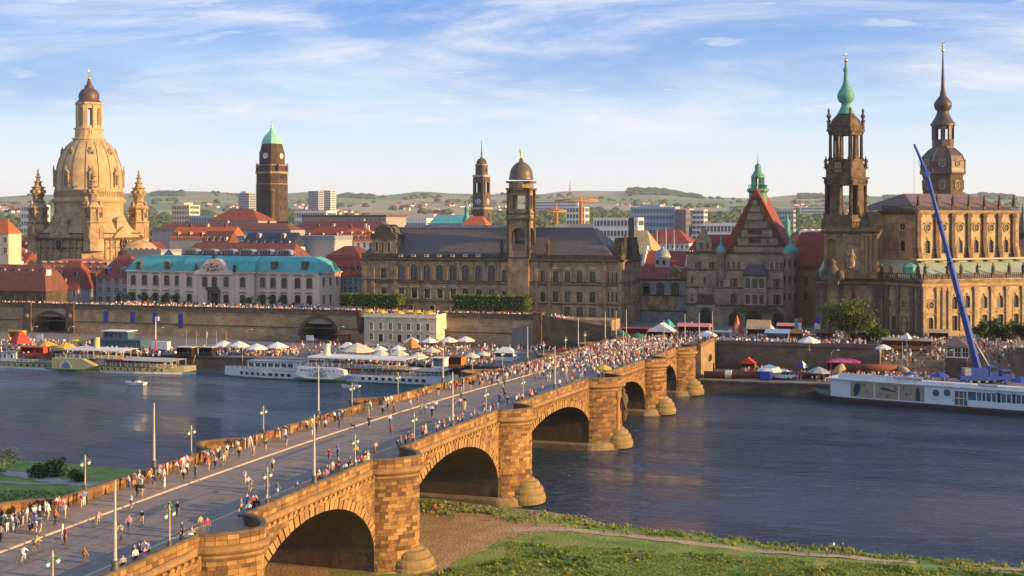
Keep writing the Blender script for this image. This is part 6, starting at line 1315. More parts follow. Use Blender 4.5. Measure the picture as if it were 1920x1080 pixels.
# ---- town hall tower ---------------------------------------------------------------
TP = dp(510, 500, 1100); tx, ty = TP.x, TP.y; K = 1100/F; rot = YAW-radians(25)
def z7(py): return H-(py-YH)*K
RT = Thing('town_hall_tower', 'tall dark stone town hall tower with clocks and pale green copper cap', 'tower', (tx, ty, CG))
def oc(rpx, cut=.42):
 r = rpx*K; P = []
 for k in range(4):
  a_ = rot+k*pi/2
  for s in (-1, 1): P.append((tx+r*cos(a_)+s*r*(1-cut)*-sin(a_), ty+r*sin(a_)+s*r*(1-cut)*cos(a_)))
 return P
b = MB(); b.prism(oc(25.5), CG, z7(345)); b.prism(oc(25), z7(345), z7(325)); b.prism(oc(22), z7(322), z7(310)); b.prism(oc(20.5), z7(310), z7(285)); b.prism(oc(19.5), z7(285), z7(270), 0, True, oc(16.5)); RT.part('shaft', b, mat('town_hall_stone', (.11,.07,.045), (.06,.042,.032), .9, .25, .4, .8, stain=(.05,.04,.035), stain_amt=.5, stain_scale=.08, brick=(2.2,1.0,.7)))
b = MB(); b.prism(oc(26.8), z7(326), z7(322)); b.prism(oc(26), z7(346), z7(344.5)); b.prism(oc(23), z7(311), z7(309)); RT.part('ledge', b, S_TRIMW)
b = MB(); b.prism(oc(17), z7(270), z7(264), 0, True, oc(16)); b.prism(oc(16), z7(264), z7(256), 0, True, oc(12.5)); b.prism(oc(12.5), z7(256), z7(247), 0, True, oc(6)); b.lathe([(2.6,z7(247)),(1.6,z7(243)),(1.2,z7(240))], 8, (tx,ty)); RT.part('copper_cap', b, mat('copper_pale', (.26,.55,.44), (.21,.48,.39), .6, .3))
b = MB(); b.lathe([(.9,z7(241)),(.7,z7(238)),(.9,z7(235)),(.4,z7(232)),(.5,z7(230.5)),(.1,z7(229))], 8, (tx,ty)); RT.part('gilded_figure', b, GOLD)
ck = MB(); ck.lathe([(2.9,0),(2.9,.3),(2.3,.32)], 20, (0,0), 0); ck.lathe([(2.35,.33),(2.35,.34)], 20, (0,0), 1); ck.box(-.14,.14,-.2,1.9,.35,.42,2); ck.box(-.2,1.3,-.14,.14,.35,.42,2); ckm = ck.mesh('clock', [S_DARK, mat('clock_face', (.62,.58,.48), None, .6), BLACK])
wn = win_mesh(1.6,3.6,0,(2,2,.3,None,True),(FR_DARK,GLASS_D,S_BROWN),.15)
for k in range(4):
 a_ = rot+k*pi/2; o = RT.inst('clock', ckm, (tx+(20.5*K+.1)*cos(a_), ty+(20.5*K+.1)*sin(a_), z7(293))); o.rotation_euler = (pi/2, 0, a_+pi/2)
 b = MB();
 for py in (335, 355, 375, 395):
  for s in (-3.2, 0, 3.2) if py == 335 else (-2.5, 2.5): RT.inst('window', wn, (tx+(25.5*K+.12)*cos(a_)-s*sin(a_), ty+(25.5*K+.12)*sin(a_)+s*cos(a_), z7(py)), a_+pi/2)
b = MB(); a_ = rot-pi/2+.62;
b.lathe([(2.4,CG),(2.4,z7(360)),(2.8,z7(359)),(2.6,z7(357)),(1.6,z7(354)),(.2,z7(352))], 10, (tx+26*K*cos(a_), ty+26*K*sin(a_))); RT.part('stair_turret', b, S_BROWN)
b = MB()
for k in range(8): p = oc(24.5)[k]; b.lathe([(.9,z7(322)),(.8,z7(312)),(.2,z7(306))], 6, p)
RT.part('pinnacles', b, S_DARK)
# ---- cross church tower ---------------------------------------------------------------
TP = dp(903, 500, 1000); tx, ty = TP.x, TP.y; K = 1000/F; rot = YAW-radians(28)
def z8(py): return H-(py-YH)*K
KT = Thing('baroque_tower', 'dark baroque church tower with blue clock, open belfry and green spire', 'tower', (tx, ty, CG))
SB = mat('baroque_tower_stone', (.15,.10,.07), (.09,.063,.048), .9, .3, .3, 1, stain=(.07,.055,.045), stain_amt=.5, stain_scale=.12)
b = MB(); b.prism(oc(15,.16), CG, z8(391)); b.prism(oc(13.2,.2), z8(389), z8(366))
for k in range(4):
 for s in (-1, 1):
  a_ = rot+k*pi/2; b.obox((tx+10.8*K*cos(a_)-s*8.2*K*sin(a_), ty+10.8*K*sin(a_)+s*8.2*K*cos(a_)), (-sin(a_),cos(a_)), 4.4*K, 4*K, z8(366), z8(334))
b.prism(oc(12.2,.2), z8(366), z8(361)); b.prism(oc(12.2,.2), z8(343), z8(332)); b.prism(oc(9.6,.3), z8(328), z8(309)); KT.part('shaft', b, SB)
b = MB(); b.prism(oc(16.2,.16), z8(392.5), z8(389)); b.prism(oc(13.6,.2), z8(332), z8(328)); b.prism(oc(10.5,.3), z8(310), z8(308)); KT.part('ledge', b, mat('ledge_ochre_green', (.36,.34,.20), None, .8))
b = MB(); b.lathe([(10*K,z8(308)),(9.4*K,z8(303)),(7*K,z8(298.5)),(3*K,z8(296.5)),(2.2*K,z8(295))], 12, (tx,ty), 0, True, rot); KT.part('dome', b, S_DARK)
b = MB(); b.lathe([(2.6*K,z8(297)),(1.7*K,z8(290)),(2.2*K,z8(288)),(1.2*K,z8(284)),(.9*K,z8(272)),(.3*K,z8(268))], 8, (tx,ty)); KT.part('spire', b, VERDI)
b = MB(); b.lathe([(.1,z8(268)),(.55,z8(266.5)),(.5,z8(265)),(.1,z8(264))], 8, (tx,ty)); KT.part('gilded_ball', b, GOLD)
ck = MB(); ck.lathe([(2.1,0),(2.1,.3)], 20, (0,0), 0); ck.lathe([(1.75,.33),(1.75,.34)], 20, (0,0), 1); ck.lathe([(.8,.35),(.8,.36)], 16, (0,0), 0); ckm = ck.mesh('clock', [OFFW, mat('clock_blue', (.06,.14,.36), None, .5)])
for k in range(4):
 a_ = rot+k*pi/2; o = KT.inst('clock', ckm, (tx+(13.2*K+.1)*cos(a_), ty+(13.2*K+.1)*sin(a_), z8(378))); o.rotation_euler = (pi/2, 0, a_+pi/2)
 KT.inst('window', win_mesh(2.6,5.2,1,(2,3,.4,None,True),(FR_DARK,GLASS_D,SB),.15), (tx+(15*K+.12)*cos(a_), ty+(15*K+.12)*sin(a_), z8(413)), a_+pi/2); KT.inst('window', win_mesh(1.4,2.4,0,(1,1,.3,None,False),(FR_DARK,GLASS_D,SB),.15), (tx+(9.6*K+.12)*cos(a_), ty+(9.6*K+.12)*sin(a_), z8(322)), a_+pi/2)
# ================================================================== TOWN ROOFS BEHIND, FAR BLOCKS, WOODS, AIR
def vface(px, Yc): x, y = c2w((px-960)*Yc/F, Yc); return Face(0, y, 0)
DOR = {}
def dormer_mesh(w_, h_, mw, mr):
 k = (w_, h_, mw.name, mr.name)
 if k not in DOR:
  b = MB(); b.box(-w_/2, w_/2, -.1, 2.6, 0, h_, 0); b.quad((-w_/2+.2,-.12,.25),(w_/2-.2,-.12,.25),(w_/2-.2,-.12,h_-.2),(-w_/2+.2,-.12,h_-.2), 1)
  b.add([(-w_/2-.15,-.25,h_),(w_/2+.15,-.25,h_),(0,-.25,h_+w_*.4),(-w_/2-.15,2.8,h_),(w_/2+.15,2.8,h_),(0,2.8,h_+w_*.4)], [(0,1,2),(1,4,5,2),(3,0,2,5)], 2); DOR[k] = b.mesh('dormer', [mw, GLASS, mr])
 return DOR[k]
def house(name, label, p0, p1, ye, yr, Yc, dep, mw, mr, kind='hip', rows=(), dorm=(), group=None, base=CG, chim=0, cat='house', ends=None):
 f = vface((p0+p1)/2, Yc); pm = (p0+p1)/2; x0, x1 = f.s(p0), f.s(p1); y = f.y0; ze, zr = f.z(pm, ye), f.z(pm, yr)
 T = Thing(name, label, cat, ((x0+x1)/2, y, base), group)
 ops = []
 for ya, yb, n, wpx in rows: ops += level([(f.s(p0+(p1-p0)*(i+.5)/n), f.w(pm, wpx), f.z(pm, yb), f.z(pm, ya), 0) for i in range(n)])
 b = MB(); wall(b, f, x0, x1, base, ze, ops, 0, .25); b.quad((x1,y,base),(x1,y+dep,base),(x1,y+dep,ze),(x1,y,ze)); b.quad((x0,y+dep,base),(x0,y,base),(x0,y,ze),(x0,y+dep,ze)); b.quad((x1,y+dep,base),(x0,y+dep,base),(x0,y+dep,ze),(x1,y+dep,ze))
 ym = y+dep/2; e = .35
 if kind == 'gx':
  for x in (x0, x1): b.add([(x,y,ze),(x,y+dep,ze),(x,ym,zr-.1)], [(0,1,2)], 0)
 if kind == 'gy': b.add([(x0,y,ze),(x1,y,ze),((x0+x1)/2,y,zr-.1)], [(0,1,2)], 0)
 T.part('wall', b, [mw])
 if ops: put_windows(T, f, ops, (2,2,.12,None,True), (FR_WHITE, GLASS, mw), .25)
 r = MB()
 if kind == 'gx': r.hip(x0, x1, y, y+dep, ze, zr, 0, 0, None, 0, e)
 elif kind == 'hip': h_ = min((x1-x0)*.3, dep*.45) if ends is None else ends; r.hip(x0, x1, y, y+dep, ze, zr, h_, h_, None, 0, e)
 elif kind == 'gy': xm = (x0+x1)/2; r.add([(x0-e,y-.2,ze-.2),(x1+e,y-.2,ze-.2),(xm,y-.2,zr),(x0-e,y+dep,ze-.2),(x1+e,y+dep,ze-.2),(xm,y+dep,zr)], [(1,4,5,2),(3,0,2,5),(4,3,5)])
 elif kind == 'man': zm = ze+(zr-ze)*.7; r.mansard(x0-e, x1+e, y-e, y+dep+e, ze, zm, zr, (zm-ze)*.45, dep*.42)
 elif kind == 'flat': r.box(x0-.2, x1+.2, y-.2, y+dep+.2, ze, zr)
 rf = T.part('roof', r, mr)
 for py, n, w_, h_, dm, dr in dorm:
  t = (f.z(pm,py)-ze)/(zr-ze); yo = (t*dep/2 if kind in ('gx','hip') else (zr-ze)*.45*min(1,t/.7))
  for i in range(n): T.inst('dormer', dormer_mesh(w_, h_, dm, dr), (f.s(p0+(p1-p0)*(i+.5)/n), y+yo-.9, f.z(pm,py)-h_/2), 0, rf)
 for i in range(chim):
  c = MB(); xx = x0+(x1-x0)*(i+.7)/(chim+.4); c.box(xx-.6,xx+.6,ym-.5,ym+.5,zr-1.5,zr+1.4); T.part('chimney', c, P_CREAM if i % 2 else R_BRN, rf)
 return T
G = 'old town houses behind the promenade'
house('mansard_house','dark ivy-clad house with red mansard roof at the left edge of the promenade',-70,86,545,497,498,14,S_DARK,R_BRN,'man',((552,572,6,12),),((512,6,1.7,2.6,WHITE,R_RED),),None,TZ)
house('gabled_house','plain grey house with maroon roof and glazed side beside the ivy-clad house',86,146,542,490,505,16,P_GREY,R_RED,'hip',((545,556,4,5),(560,571,4,5)),((528,1,1.6,2.2,WHITE,R_RED),(515,2,1.6,2.2,LEAD,R_RED)),None,TZ)
house('cream_house','sunny cream house with orange tiles at the far left edge',-60,16,438,412,560,8,P_CREAM,R_ORG,'hip',((445,455,6,7),(464,474,6,7)),(),G)
house('dormer_house','orange-roofed grey house with two rows of pale dormers under the domed church',64,200,519,487,545,20,P_GREY,R_ORG,'man',((512,528,9,7),(538,554,9,7)),((506,10,1.3,1.9,LEAD,LEAD),(496,9,1.2,1.6,LEAD,LEAD)),G)
house('red_roof_house','grey house with red hipped roof and two dormers beside the rose palace',180,242,522,480,510,16,P_GREY,R_RED,'hip',((523,532,4,7),(539,548,4,7),(556,566,4,7)),((510,2,2.0,2.4,LEAD,LEAD),),None,TZ-1)
house('grey_block','low pale concrete block with flat roof right of the domed church',238,302,473,468,585,16,CONC,LEAD,'flat',((466,474,6,6),),(),None)
T = house('barrel_dormer_house','long brown-roofed block with six curved grey dormers behind the rose palace',336,548,484,456,566,18,P_GREY,R_BRN,'hip',((488,496,14,8),),(),None,CG,0,'house',3)
f = vface(440,566); bm_ = MB(); n = 10
P = [(3.6*cos(pi*k/n)*(1 if True else 0), 2.4*sin(pi*k/n)**.6) for k in range(n+1)]
bm_.add([(x,-.4,z) for x, z in P]+[(x,4,z) for x, z in P], [tuple(range(n+1))]+[(k,n+1+k,n+2+k,k+1) for k in range(n)], 0); bm_.quad((-2.6,-.45,.2),(2.6,-.45,.2),(2.4,-.45,1.7),(-2.4,-.45,1.7),1)
for k in range(5): bm_.box(-2.6+1.3*k-.06,-2.6+1.3*k+.06,-.5,-.44,.2,1.7,0)
bm_ = bm_.mesh('barrel_dormer', [LEAD, GLASS])
for i in range(6): T.inst('barrel_dormer', bm_, (f.s(355+i*35), f.y0+1.2, f.z(440,477.5)))
house('brown_gable_house','steep brown roof with white gable above the curved dormers',376,424,463,433,610,13,P_WHITE,R_BRN,'gx',(),((448,4,1.2,1.6,P_WHITE,R_BRN),),G)
house('navy_roof_house','house with dark navy slate roof and white skylights',452,545,463,436,612,15,P_WHITE,NAVY,'gx',(),((455,6,1.6,1.5,P_WHITE,NAVY),(444,2,1.8,2,WHITE,LEAD)),G)
house('orange_roof_house','broad orange-tiled roof with white dormers behind the grey concrete block',318,430,447,425,660,16,P_CREAM,R_ORG,'gx',(),((441,5,1.8,2.2,P_CREAM,R_ORG),),G,CG,3)
house('zinc_roof_block','pale zinc-roofed block stepping behind the turquoise roof',536,626,450,442,625,20,CONC,LEAD,'flat',(),(),None)
house('white_attic_block','white roof terrace block left of the navy roof',425,458,450,442,640,14,P_WHITE,LEAD,'flat',((452,458,3,6),),(),None)
house('corner_block','blue-grey corner house with maroon mansard roof between the two palaces',592,682,518,462,498,20,P_BLUE,R_MAR,'man',((522,531,9,5),(537,547,9,5),(553,563,9,5)),((505,7,1.2,2.0,LEAD,R_MAR),(490,7,1.1,1.6,LEAD,R_MAR)),None)
house('white_dormer_house','orange-roofed house with rows of white dormers left of the parliament',622,700,452,428,640,16,P_WHITE,R_ORG,'hip',((455,464,7,5),),((446,6,1.3,1.5,P_WHITE,R_ORG),(438,4,1.2,1.4,P_WHITE,R_ORG)),G,CG,2)
house('long_brown_house','very long low brown roof across the town below the town hall tower',285,545,431,418,790,18,P_GREY,R_BRN,'hip',(),(),G,CG,3)
house('police_roof','broad red hipped roof in front of the town hall tower',388,484,414,392,930,26,P_GREY,R_RED,'hip',(),(),G,CG,1)
house('long_maroon_house','long maroon roof to the right of the town hall tower',540,726,430,414,900,20,P_GREY,R_MAR,'hip',(),(),G,CG,2)
house('tile_roof_house','red tiled roof with tall chimneys behind the zinc block',562,694,446,424,730,18,P_CREAM,R_RED,'hip',(),((440,5,1.4,1.6,P_CREAM,R_RED),),G,CG,4)
house('flat_brown_block','wide flat brown office roof right of the town hall tower',566,724,407,403,1060,40,P_GREY,R_BRN,'flat',((409,413,20,3),),(),None)
house('teal_roof_hall','hall with blue-green copper roof left of the baroque tower',806,873,419,403,820,22,P_GREY,TEAL,'gx',(),(),None,CG,0,'hall')
house('orange_gable_house','pair of steep orange tiled roofs at the foot of the baroque tower',858,914,430,405,760,14,P_CREAM,R_ORG,'hip',(),(),None)
house('slate_side_roof','grey flat-roofed gallery behind the parliament ridge',760,955,426,422,560,10,CONC,LEAD,'flat',(),(),None)
house('tan_roof_house','house with sunlit tan roof right behind the parliament',1150,1222,478,432,505,24,P_GREY,mat('tan_sheet_roof',(.40,.31,.16),(.30,.22,.12),.8,.4),'hip',(),(),None)
house('white_windowed_house','white house with red hipped roof behind the stable turret',1203,1292,456,430,575,18,P_WHITE,R_RED,'hip',((459,466,10,4),(470,478,10,4)),(),None)
house('red_stable_house','red tiled roof left of the stepped gable',1296,1382,466,446,490,14,S_GREY2,R_RED,'hip',(),(),None)
house('castle_wing','long maroon castle roof behind the gate and the church tower',1470,1640,452,434,520,18,P_ORG,R_MAR,'hip',((458,468,10,6),),(),None)
house('castle_side_wing','dark castle wing with red roof at the right edge behind the church',1900,1990,462,444,520,20,P_ORG,R_MAR,'hip',((470,480,6,6),),(),None)
b = MB(); p = dp(1918,440,540); b.lathe([(3.4,p.z-8),(3.4,p.z),(3.8,p.z+.3),(1.4,p.z+4),(.5,p.z+9),(.1,p.z+13)], 8, (p.x,p.y)); single('dark_spirelet', b, SLATE, 'small dark pointed turret at the right edge behind the church', 'turret')
T = Thing('barrel_roof_hall','hall with three white curved roof vaults behind the ochre wing','hall',tuple(dp(1523,470,640)[:2])+(CG,)); f = vface(1523,640)
b = MB(); b.box(f.s(1498), f.s(1552), f.y0, f.y0+14, CG, f.z(1523,436)); T.part('wall', b, P_WHITE)
for i in range(4):
 b = MB(); xa, xb = f.s(1498+13.5*i), f.s(1511.5+13.5*i); r = (xb-xa)/2; n = 8; P = [((xa+xb)/2+r*cos(pi*k/n), f.z(1523,436)+r*.9*sin(pi*k/n)) for k in range(n+1)]; b.add([(x,f.y0-.2,z) for x, z in P]+[(x,f.y0+14,z) for x, z in P], [tuple(range(n+1))]+[(k,n+1+k,n+2+k,k+1) for k in range(n)], 0, False); T.part('vault', b, WHITE)
b = MB(); p = dp(875,412,790); b.lathe([(2.4,p.z-6),(2.4,p.z),(1.6,p.z+2),(1.2,p.z+6),(1.8,p.z+6.5),(.9,p.z+8),(.1,p.z+11)], 8, (p.x,p.y)); single('green_ridge_turret', b, VERDI, 'slim green ridge turret beside the orange gables', 'turret')
b = MB(); p = dp(1388,425,560); b.lathe([(1.6,p.z-8),(1.6,p.z+1),(2.0,p.z+1.3),(1.2,p.z+2.6),(.3,p.z+4)], 8, (p.x,p.y)); b = b;
for k, (px, ya, yb, Yc) in enumerate(((1385,412,446,560),(1476,402,440,520))):
 b = MB(); p = dp(px, yb, Yc); q = dp(px, ya, Yc); h = q.z-p.z; b.lathe([(1.5,p.z-4),(1.4,p.z),(1.7,p.z+.3),(1.0,p.z+h*.3),(1.3,p.z+h*.6),(.7,p.z+h*.75),(.1,q.z)], 8, (p.x,p.y)); single('green_roof_turret', b, VERDI, ('small green roof turret left of the stepped gable', 'small green onion turret right of the stepped gable')[k], 'turret')
for k, (px, ya, yb) in enumerate(((1232,430,470),(1249,428,463),(1264,432,470))):
 b = MB(); p = dp(px, yb, 520); q = dp(px, ya, 520); b.lathe([(.16,CG),(.14,p.z),(.07,q.z)], 6, (p.x,p.y)); single('flagpole', b, WHITE, f'bare white flagpole above the stable roofs, {ORD[k]} from the left', 'flagpole', 'flagpoles above the stable roofs')
cand = []
r2 = random.Random(21)
for Yc in (640, 700, 760, 840, 930, 1020, 1110):
 px = -80+r2.uniform(0, 40)
 while px < 1500:
  wpx = r2.uniform(16, 34)*560/Yc*1.6
  cand.append((px, px+wpx, Yc+r2.uniform(-20, 20))); px += wpx+r2.uniform(3, 40)
adj = ['chimneyed','narrow','squat','steep','weathered','tidy','plain','tall','low','broad']; wcol = [('cream',P_CREAM),('white',P_WHITE),('grey',P_GREY),('yellow',P_YEL)]; rcol = [('orange',R_ORG),('red',R_RED),('brown',R_BRN),('maroon',R_MAR)]
lab = [(a, w_, r_) for a in adj for w_ in wcol for r_ in rcol]; r2.shuffle(lab); nh = 0
for p0, p1, Yc in cand:
 pm = (p0+p1)/2
 if 690 < pm < 1160 and Yc < 780 or 30 < pm < 345 and Yc < 730 or 1190 < pm < 1500 and Yc < 620 or nh >= 85: continue
 a, (wn_, wm_), (rn, rm) = lab[nh]; nh += 1
 ze = 22+r2.uniform(0, 6)-(2 if Yc < 700 else 0); zr = ze+r2.uniform(5, 8.5); ye = YH+(H-ze)*F/Yc; yr = YH+(H-zr)*F/Yc
 where = 'left of the domed church' if pm < 80 else 'near the domed church' if pm < 330 else 'before the town hall tower' if pm < 560 else 'right of the town hall tower' if pm < 760 else 'near the baroque tower' if pm < 960 else 'behind the parliament roof' if pm < 1200 else 'behind the stepped gable'
 house('town_house', f'{a} {wn_} town house with {rn} roof {where}', p0, p1, ye, yr, Yc, r2.uniform(11, 16), wm_, rm, r2.choice(('hip','gx','gy','hip')), ((ye+2, ye+2+1.9*F/Yc, max(2, int((p1-p0)/9)), 1.3*F/Yc),), ((ye-(ye-yr)*.4, max(1, int((p1-p0)/16)), 1.4, 1.6, wm_, rm),) if r2.random() < .5 else (), G, CG, r2.randrange(0, 3))
BAND_ = mat('far_window_band', (.10,.12,.15), None, .25)
def block(name, label, p0, p1, yt, Yc, dep, mw, floors, cat='tower block', ratio=.5, top=None, turn=0.0, band=None):
 f = vface((p0+p1)/2, Yc); x0, x1 = f.s(p0), f.s(p1); zt = f.z((p0+p1)/2, yt); z0 = hill_z((p0+p1)/2, Yc)-3 if Yc > 1150 else CG; L = x1-x0
 T = Thing(name, label, cat, ((x0+x1)/2, f.y0, z0)); T.root.rotation_euler = (0,0,turn)
 b = MB(); b.box(x0, x1, f.y0, f.y0+dep, z0, zt);
 if top: b.box(x0+L*.2, x1-L*.35, f.y0+2, f.y0+dep-2, zt, zt+top)
 T.part('wall', b, mw); fh = (zt-max(z0, CG))/floors
 for k in range(floors):
  b = MB(); z = zt-fh*(k+.78); b.box(x0+L*.04, x1-L*.04, f.y0-.25, f.y0+.1, z, z+fh*ratio); b.box(x1-.1, x1+.25, f.y0+dep*.08, f.y0+dep*.92, z, z+fh*ratio); w_ = T.part('window_band', b, band or BAND_)
  if fh*F/Yc > 3.2:
   m_ = MB(); n = max(3, int(L/3.2))
   for i in range(1, n): xx = x0+L*i/n; m_.box(xx-.3, xx+.3, f.y0-.4, f.y0-.2, z, z+fh*ratio)
   T.part('mullions', m_, mw, w_)
 return T
FW = mat('far_white_wall', (.66,.63,.58), None, .9); FG = mat('far_grey_wall', (.36,.38,.40), None, .9); FB = mat('far_blue_wall', (.28,.36,.44), None, .9); FP = mat('far_plum_wall', (.16,.12,.15), None, .9); FY = mat('far_sand_wall', (.62,.50,.33), None, .9)
block('far_block','sand-coloured high-rise slab right of the domed church',322,355,384,1500,22,FY,9,top=2.5)
block('far_block','low blue-grey office block beside the sand-coloured slab',354,402,404,1460,25,FB,4,'office block')
block('far_block','slim grey tower block left of the town hall tower',447,467,362,2300,24,FG,15,top=3)
block('far_block','pale tower block right of the town hall tower, nearer of the pair to it',578,597,358,2600,24,FG,15)
block('far_block','white tower block right of the town hall tower, farther of the pair',601,620,357,2650,24,FW,15)
block('far_block','white box of an office building left of the domed church',40,68,384,1550,25,FW,6,'office block')
block('far_block','low white offices just right of the town hall tower',552,612,395,1700,30,FW,4,'office block')
block('far_block','teal-windowed office slab behind the orange cranes',1062,1096,388,1500,20,FW,7,'office block',.6)
block('far_block','long white stepped office building behind the parliament roof',1112,1196,408,1230,25,FW,4,'office block')
block('far_block','large blue-grey hotel slab with rows of windows',1182,1266,388,1320,24,FB,7,'hotel',.5,2.5)
block('far_block','dark plum coloured block beside the hotel slab',1266,1286,393,1300,24,FP,7,'office block')
block('far_block','white narrow high-rise between hotel and stepped gable',1298,1320,393,1360,20,FW,9)
block('far_block','long white low building at the foot of the white high-rise',1318,1404,418,1300,22,FW,3,'office block')
block('far_block','grey slab block right of the stepped gable',1455,1488,394,1500,20,FG,8)
block('far_block','very long white housing slab on the far slope',1000,1084,377,3200,20,FW,6,'housing slab')
block('far_block','flat beige market hall behind the parliament tower',1040,1160,420,1240,30,FY,2,'hall',.3)
block('far_block','white housing row on the far slope left of the church tower',1500,1548,388,3000,20,FW,4,'housing slab')
block('far_block','white housing row on the slope right of the castle tower',1840,1915,386,3200,20,FW,4,'housing slab')
block('far_block','low white block between the towers left of the baroque tower',700,745,405,1500,22,FW,3,'office block')
block('far_block','low white clinic block left of the teal roof',745,800,409,1450,22,FW,2,'clinic')
block('far_block','white far office strip right of the sand-coloured slab',402,446,406,1600,22,FW,3,'office block')
ORC = mat('crane_orange', (.60,.22,.03), None, .6)
for k, (px, yt, j0, j1, yj) in enumerate(((1043,384,1008,1062,397),(1089,368,1040,1122,377))):
 base_ = dp(px, 430, 1400); zt = dp(px,yt,1400).z; zj = dp(px,yj,1400).z; T = Thing('tower_crane', ('orange tower crane with its jib towards the parliament tower', 'taller orange tower crane in front of the teal-windowed slab')[k], 'crane', (base_.x, base_.y, CG), 'orange cranes behind the parliament')
 b = MB(); x, y = base_.x, base_.y
 for sx_ in (-1,1):
  for sy_ in (-1,1): b.tube([(x+sx_*1.2,y+sy_*1.2,CG),(x+sx_*1.2,y+sy_*1.2,zj)], .45, 4)
 z = CG
 while z < zj-3: b.tube([(x-1.2,y-1.2,z),(x+1.2,y-1.2,z+2.6)], .32, 4); b.tube([(x+1.2,y-1.2,z),(x-1.2,y-1.2,z+2.6)], .32, 4); z += 2.6
 T.part('mast', b, ORC); b = MB(); a0, a1 = dp(j0,yj,1400), dp(j1,yj,1400); b.tube([tuple(a0),tuple(a1)], .65, 4); b.tube([(a0.x,a0.y,a0.z+.6),(x,y,zj+3.2),(a1.x,a1.y,a1.z+.6)], .5, 4); b.tube([(x,y,zj),(x,y,zt)], .7, 4); T.part('jib', b, ORC)
b = MB(); p = dp(1069,357,8300); b.lathe([(9,p.z-30),(6,p.z),(2.5,dp(1069,345,8300).z),(1.5,dp(1069,338,8300).z)], 6, (p.x,p.y)); single('radio_mast', b, FG, 'thin radio mast on the far skyline', 'mast')
def blob(b, x, y, z, r, h, m, rr):
 n = 6; vs = []; a0 = rr.uniform(0, 6)
 for j, (k, t) in enumerate(((.55,.0),(1.0,.35),(.8,.72))):
  for i in range(n): a_ = a0+2*pi*(i+.5*(j % 2))/n; q = k*r*rr.uniform(.75,1.2); vs.append((x+q*cos(a_), y+q*sin(a_), z+h*(t+rr.uniform(-.08,.08))))
 vs.append((x, y, z+h)); fs = [(j*n+i, j*n+(i+1)%n, (j+1)*n+(i+1)%n, (j+1)*n+i) for j in range(2) for i in range(n)]+[(2*n+i, 2*n+(i+1)%n, 3*n) for i in range(n)]
 b.add(vs, fs, m)
WM = [mat('wood_green', (.065,.10,.03), (.05,.08,.025), .9, .05), mat('wood_dark', (.06,.09,.035), (.048,.075,.028), .9, .05), mat('wood_olive', (.12,.13,.045), None, .9)]
b = MB(); r3 = random.Random(5)
for _ in range(230):
 px = r3.uniform(-60, 1500); D = r3.uniform(640, 1140)
 if 100 < px < 240 and D < 700 or 470 < px < 550 and D > 1050 or 880 < px < 930 and D > 950: continue
 x, y = c2w((px-960)*D/F, D); h = r3.uniform(13, 19); blob(b, x, y, CG, h*.38, h, r3.randrange(3), r3)
areas = [(630,900,1250,2100,420),(270,480,1500,2600,380),(0,330,1300,2400,380),(-200,60,1500,2600,120),(1090,1200,1900,3200,240),(1320,1480,1700,3000,300),(1490,1560,1400,2600,220),(1820,1990,1500,3000,260),(1600,1830,1800,3200,200),(480,640,1500,3000,260),(880,1060,1800,3200,300),(1180,1310,1900,3200,160)]
for pa, pb, da, db, n in areas:
 for _ in range(int(n*2.2)):
  px = r3.uniform(pa, pb); D = r3.uniform(da, db); x, y = c2w((px-960)*D/F, D); z = hill_z(px, D); h = r3.uniform(12, 23); blob(b, x, y, z-2, h*.6, h, r3.randrange(3), r3)
for _ in range(2400):
 px = r3.uniform(-150, 2050); D = r3.uniform(3000, 8300)
 if sin(px*.021+D*.0023)+sin(px*.047-D*.0031)+.7*sin(px*.009+D*.0052) < .75: continue
 x, y = c2w((px-960)*D/F, D); h = r3.uniform(10, 22); blob(b, x, y, hill_z(px, D)-3, h*.9, h, r3.randrange(2), r3)
for pa, pb in ((1178,1312),(285,345),(1660,1700),(1838,1900),(640,700),(1500,1545)):
 for _ in range(int((pb-pa)*2.2)):
  px = r3.uniform(pa, pb); D = r3.uniform(7400, 8380); x, y = c2w((px-960)*D/F, D); h = r3.uniform(12, 20); blob(b, x, y, hill_z(px, D)-4, h*1.3, h, 1, r3)
tag(obj('distant_woods', b, WM), 'dark green woods and hedgerows on the plain and hills behind the town', 'woods', kind='stuff')
b = MB(); HM = [FW, FY, R_ORG, R_RED, FG, R_BRN]
for _ in range(1500):
 px = r3.uniform(-100, 2000); D = r3.uniform(1700, 5600)
 if sin(px*.017+1+D*.001)+sin(px*.041+D*.0017) < .1: continue
 x, y = c2w((px-960)*D/F, D); z = hill_z(px, D)-1; l = r3.uniform(7, 22); d = r3.uniform(8, 13); h = r3.uniform(5, 11); a_ = r3.uniform(-.4, .6)+YAW*r3.choice((0,1)); t = (cos(a_), sin(a_)); b.obox((x,y), t, l, d, z, z+h, r3.choice((0,0,1,4)))
 n_ = (-t[1],t[0]); e1 = [(x+s*l/2*t[0]+q*d/2*n_[0], y+s*l/2*t[1]+q*d/2*n_[1], z+h+.02) for s, q in ((-1,-1),(1,-1),(1,1),(-1,1))]; rg = [(x+s*l/2*t[0], y+s*l/2*t[1], z+h+4) for s in (-1,1)]
 b.add(e1+rg, [(0,1,5,4),(2,3,4,5),(1,2,5),(3,0,4)], r3.choice((2,3,5,5)))
tag(obj('distant_suburbs', b, HM), 'tiny white and red-roofed suburb houses scattered over the far plain', 'suburbs', kind='stuff')
b = MB(); b.box(-9600, 9600, -400, 9600, -6, 285); hz = obj('haze', b, [])
m = bpy.data.materials.new('haze_air'); m.use_nodes = True; N = m.node_tree.nodes; N.clear(); pv = N.new('ShaderNodeVolumePrincipled'); o_ = N.new('ShaderNodeOutputMaterial'); m.node_tree.links.new(pv.outputs[0], o_.inputs['Volume'])
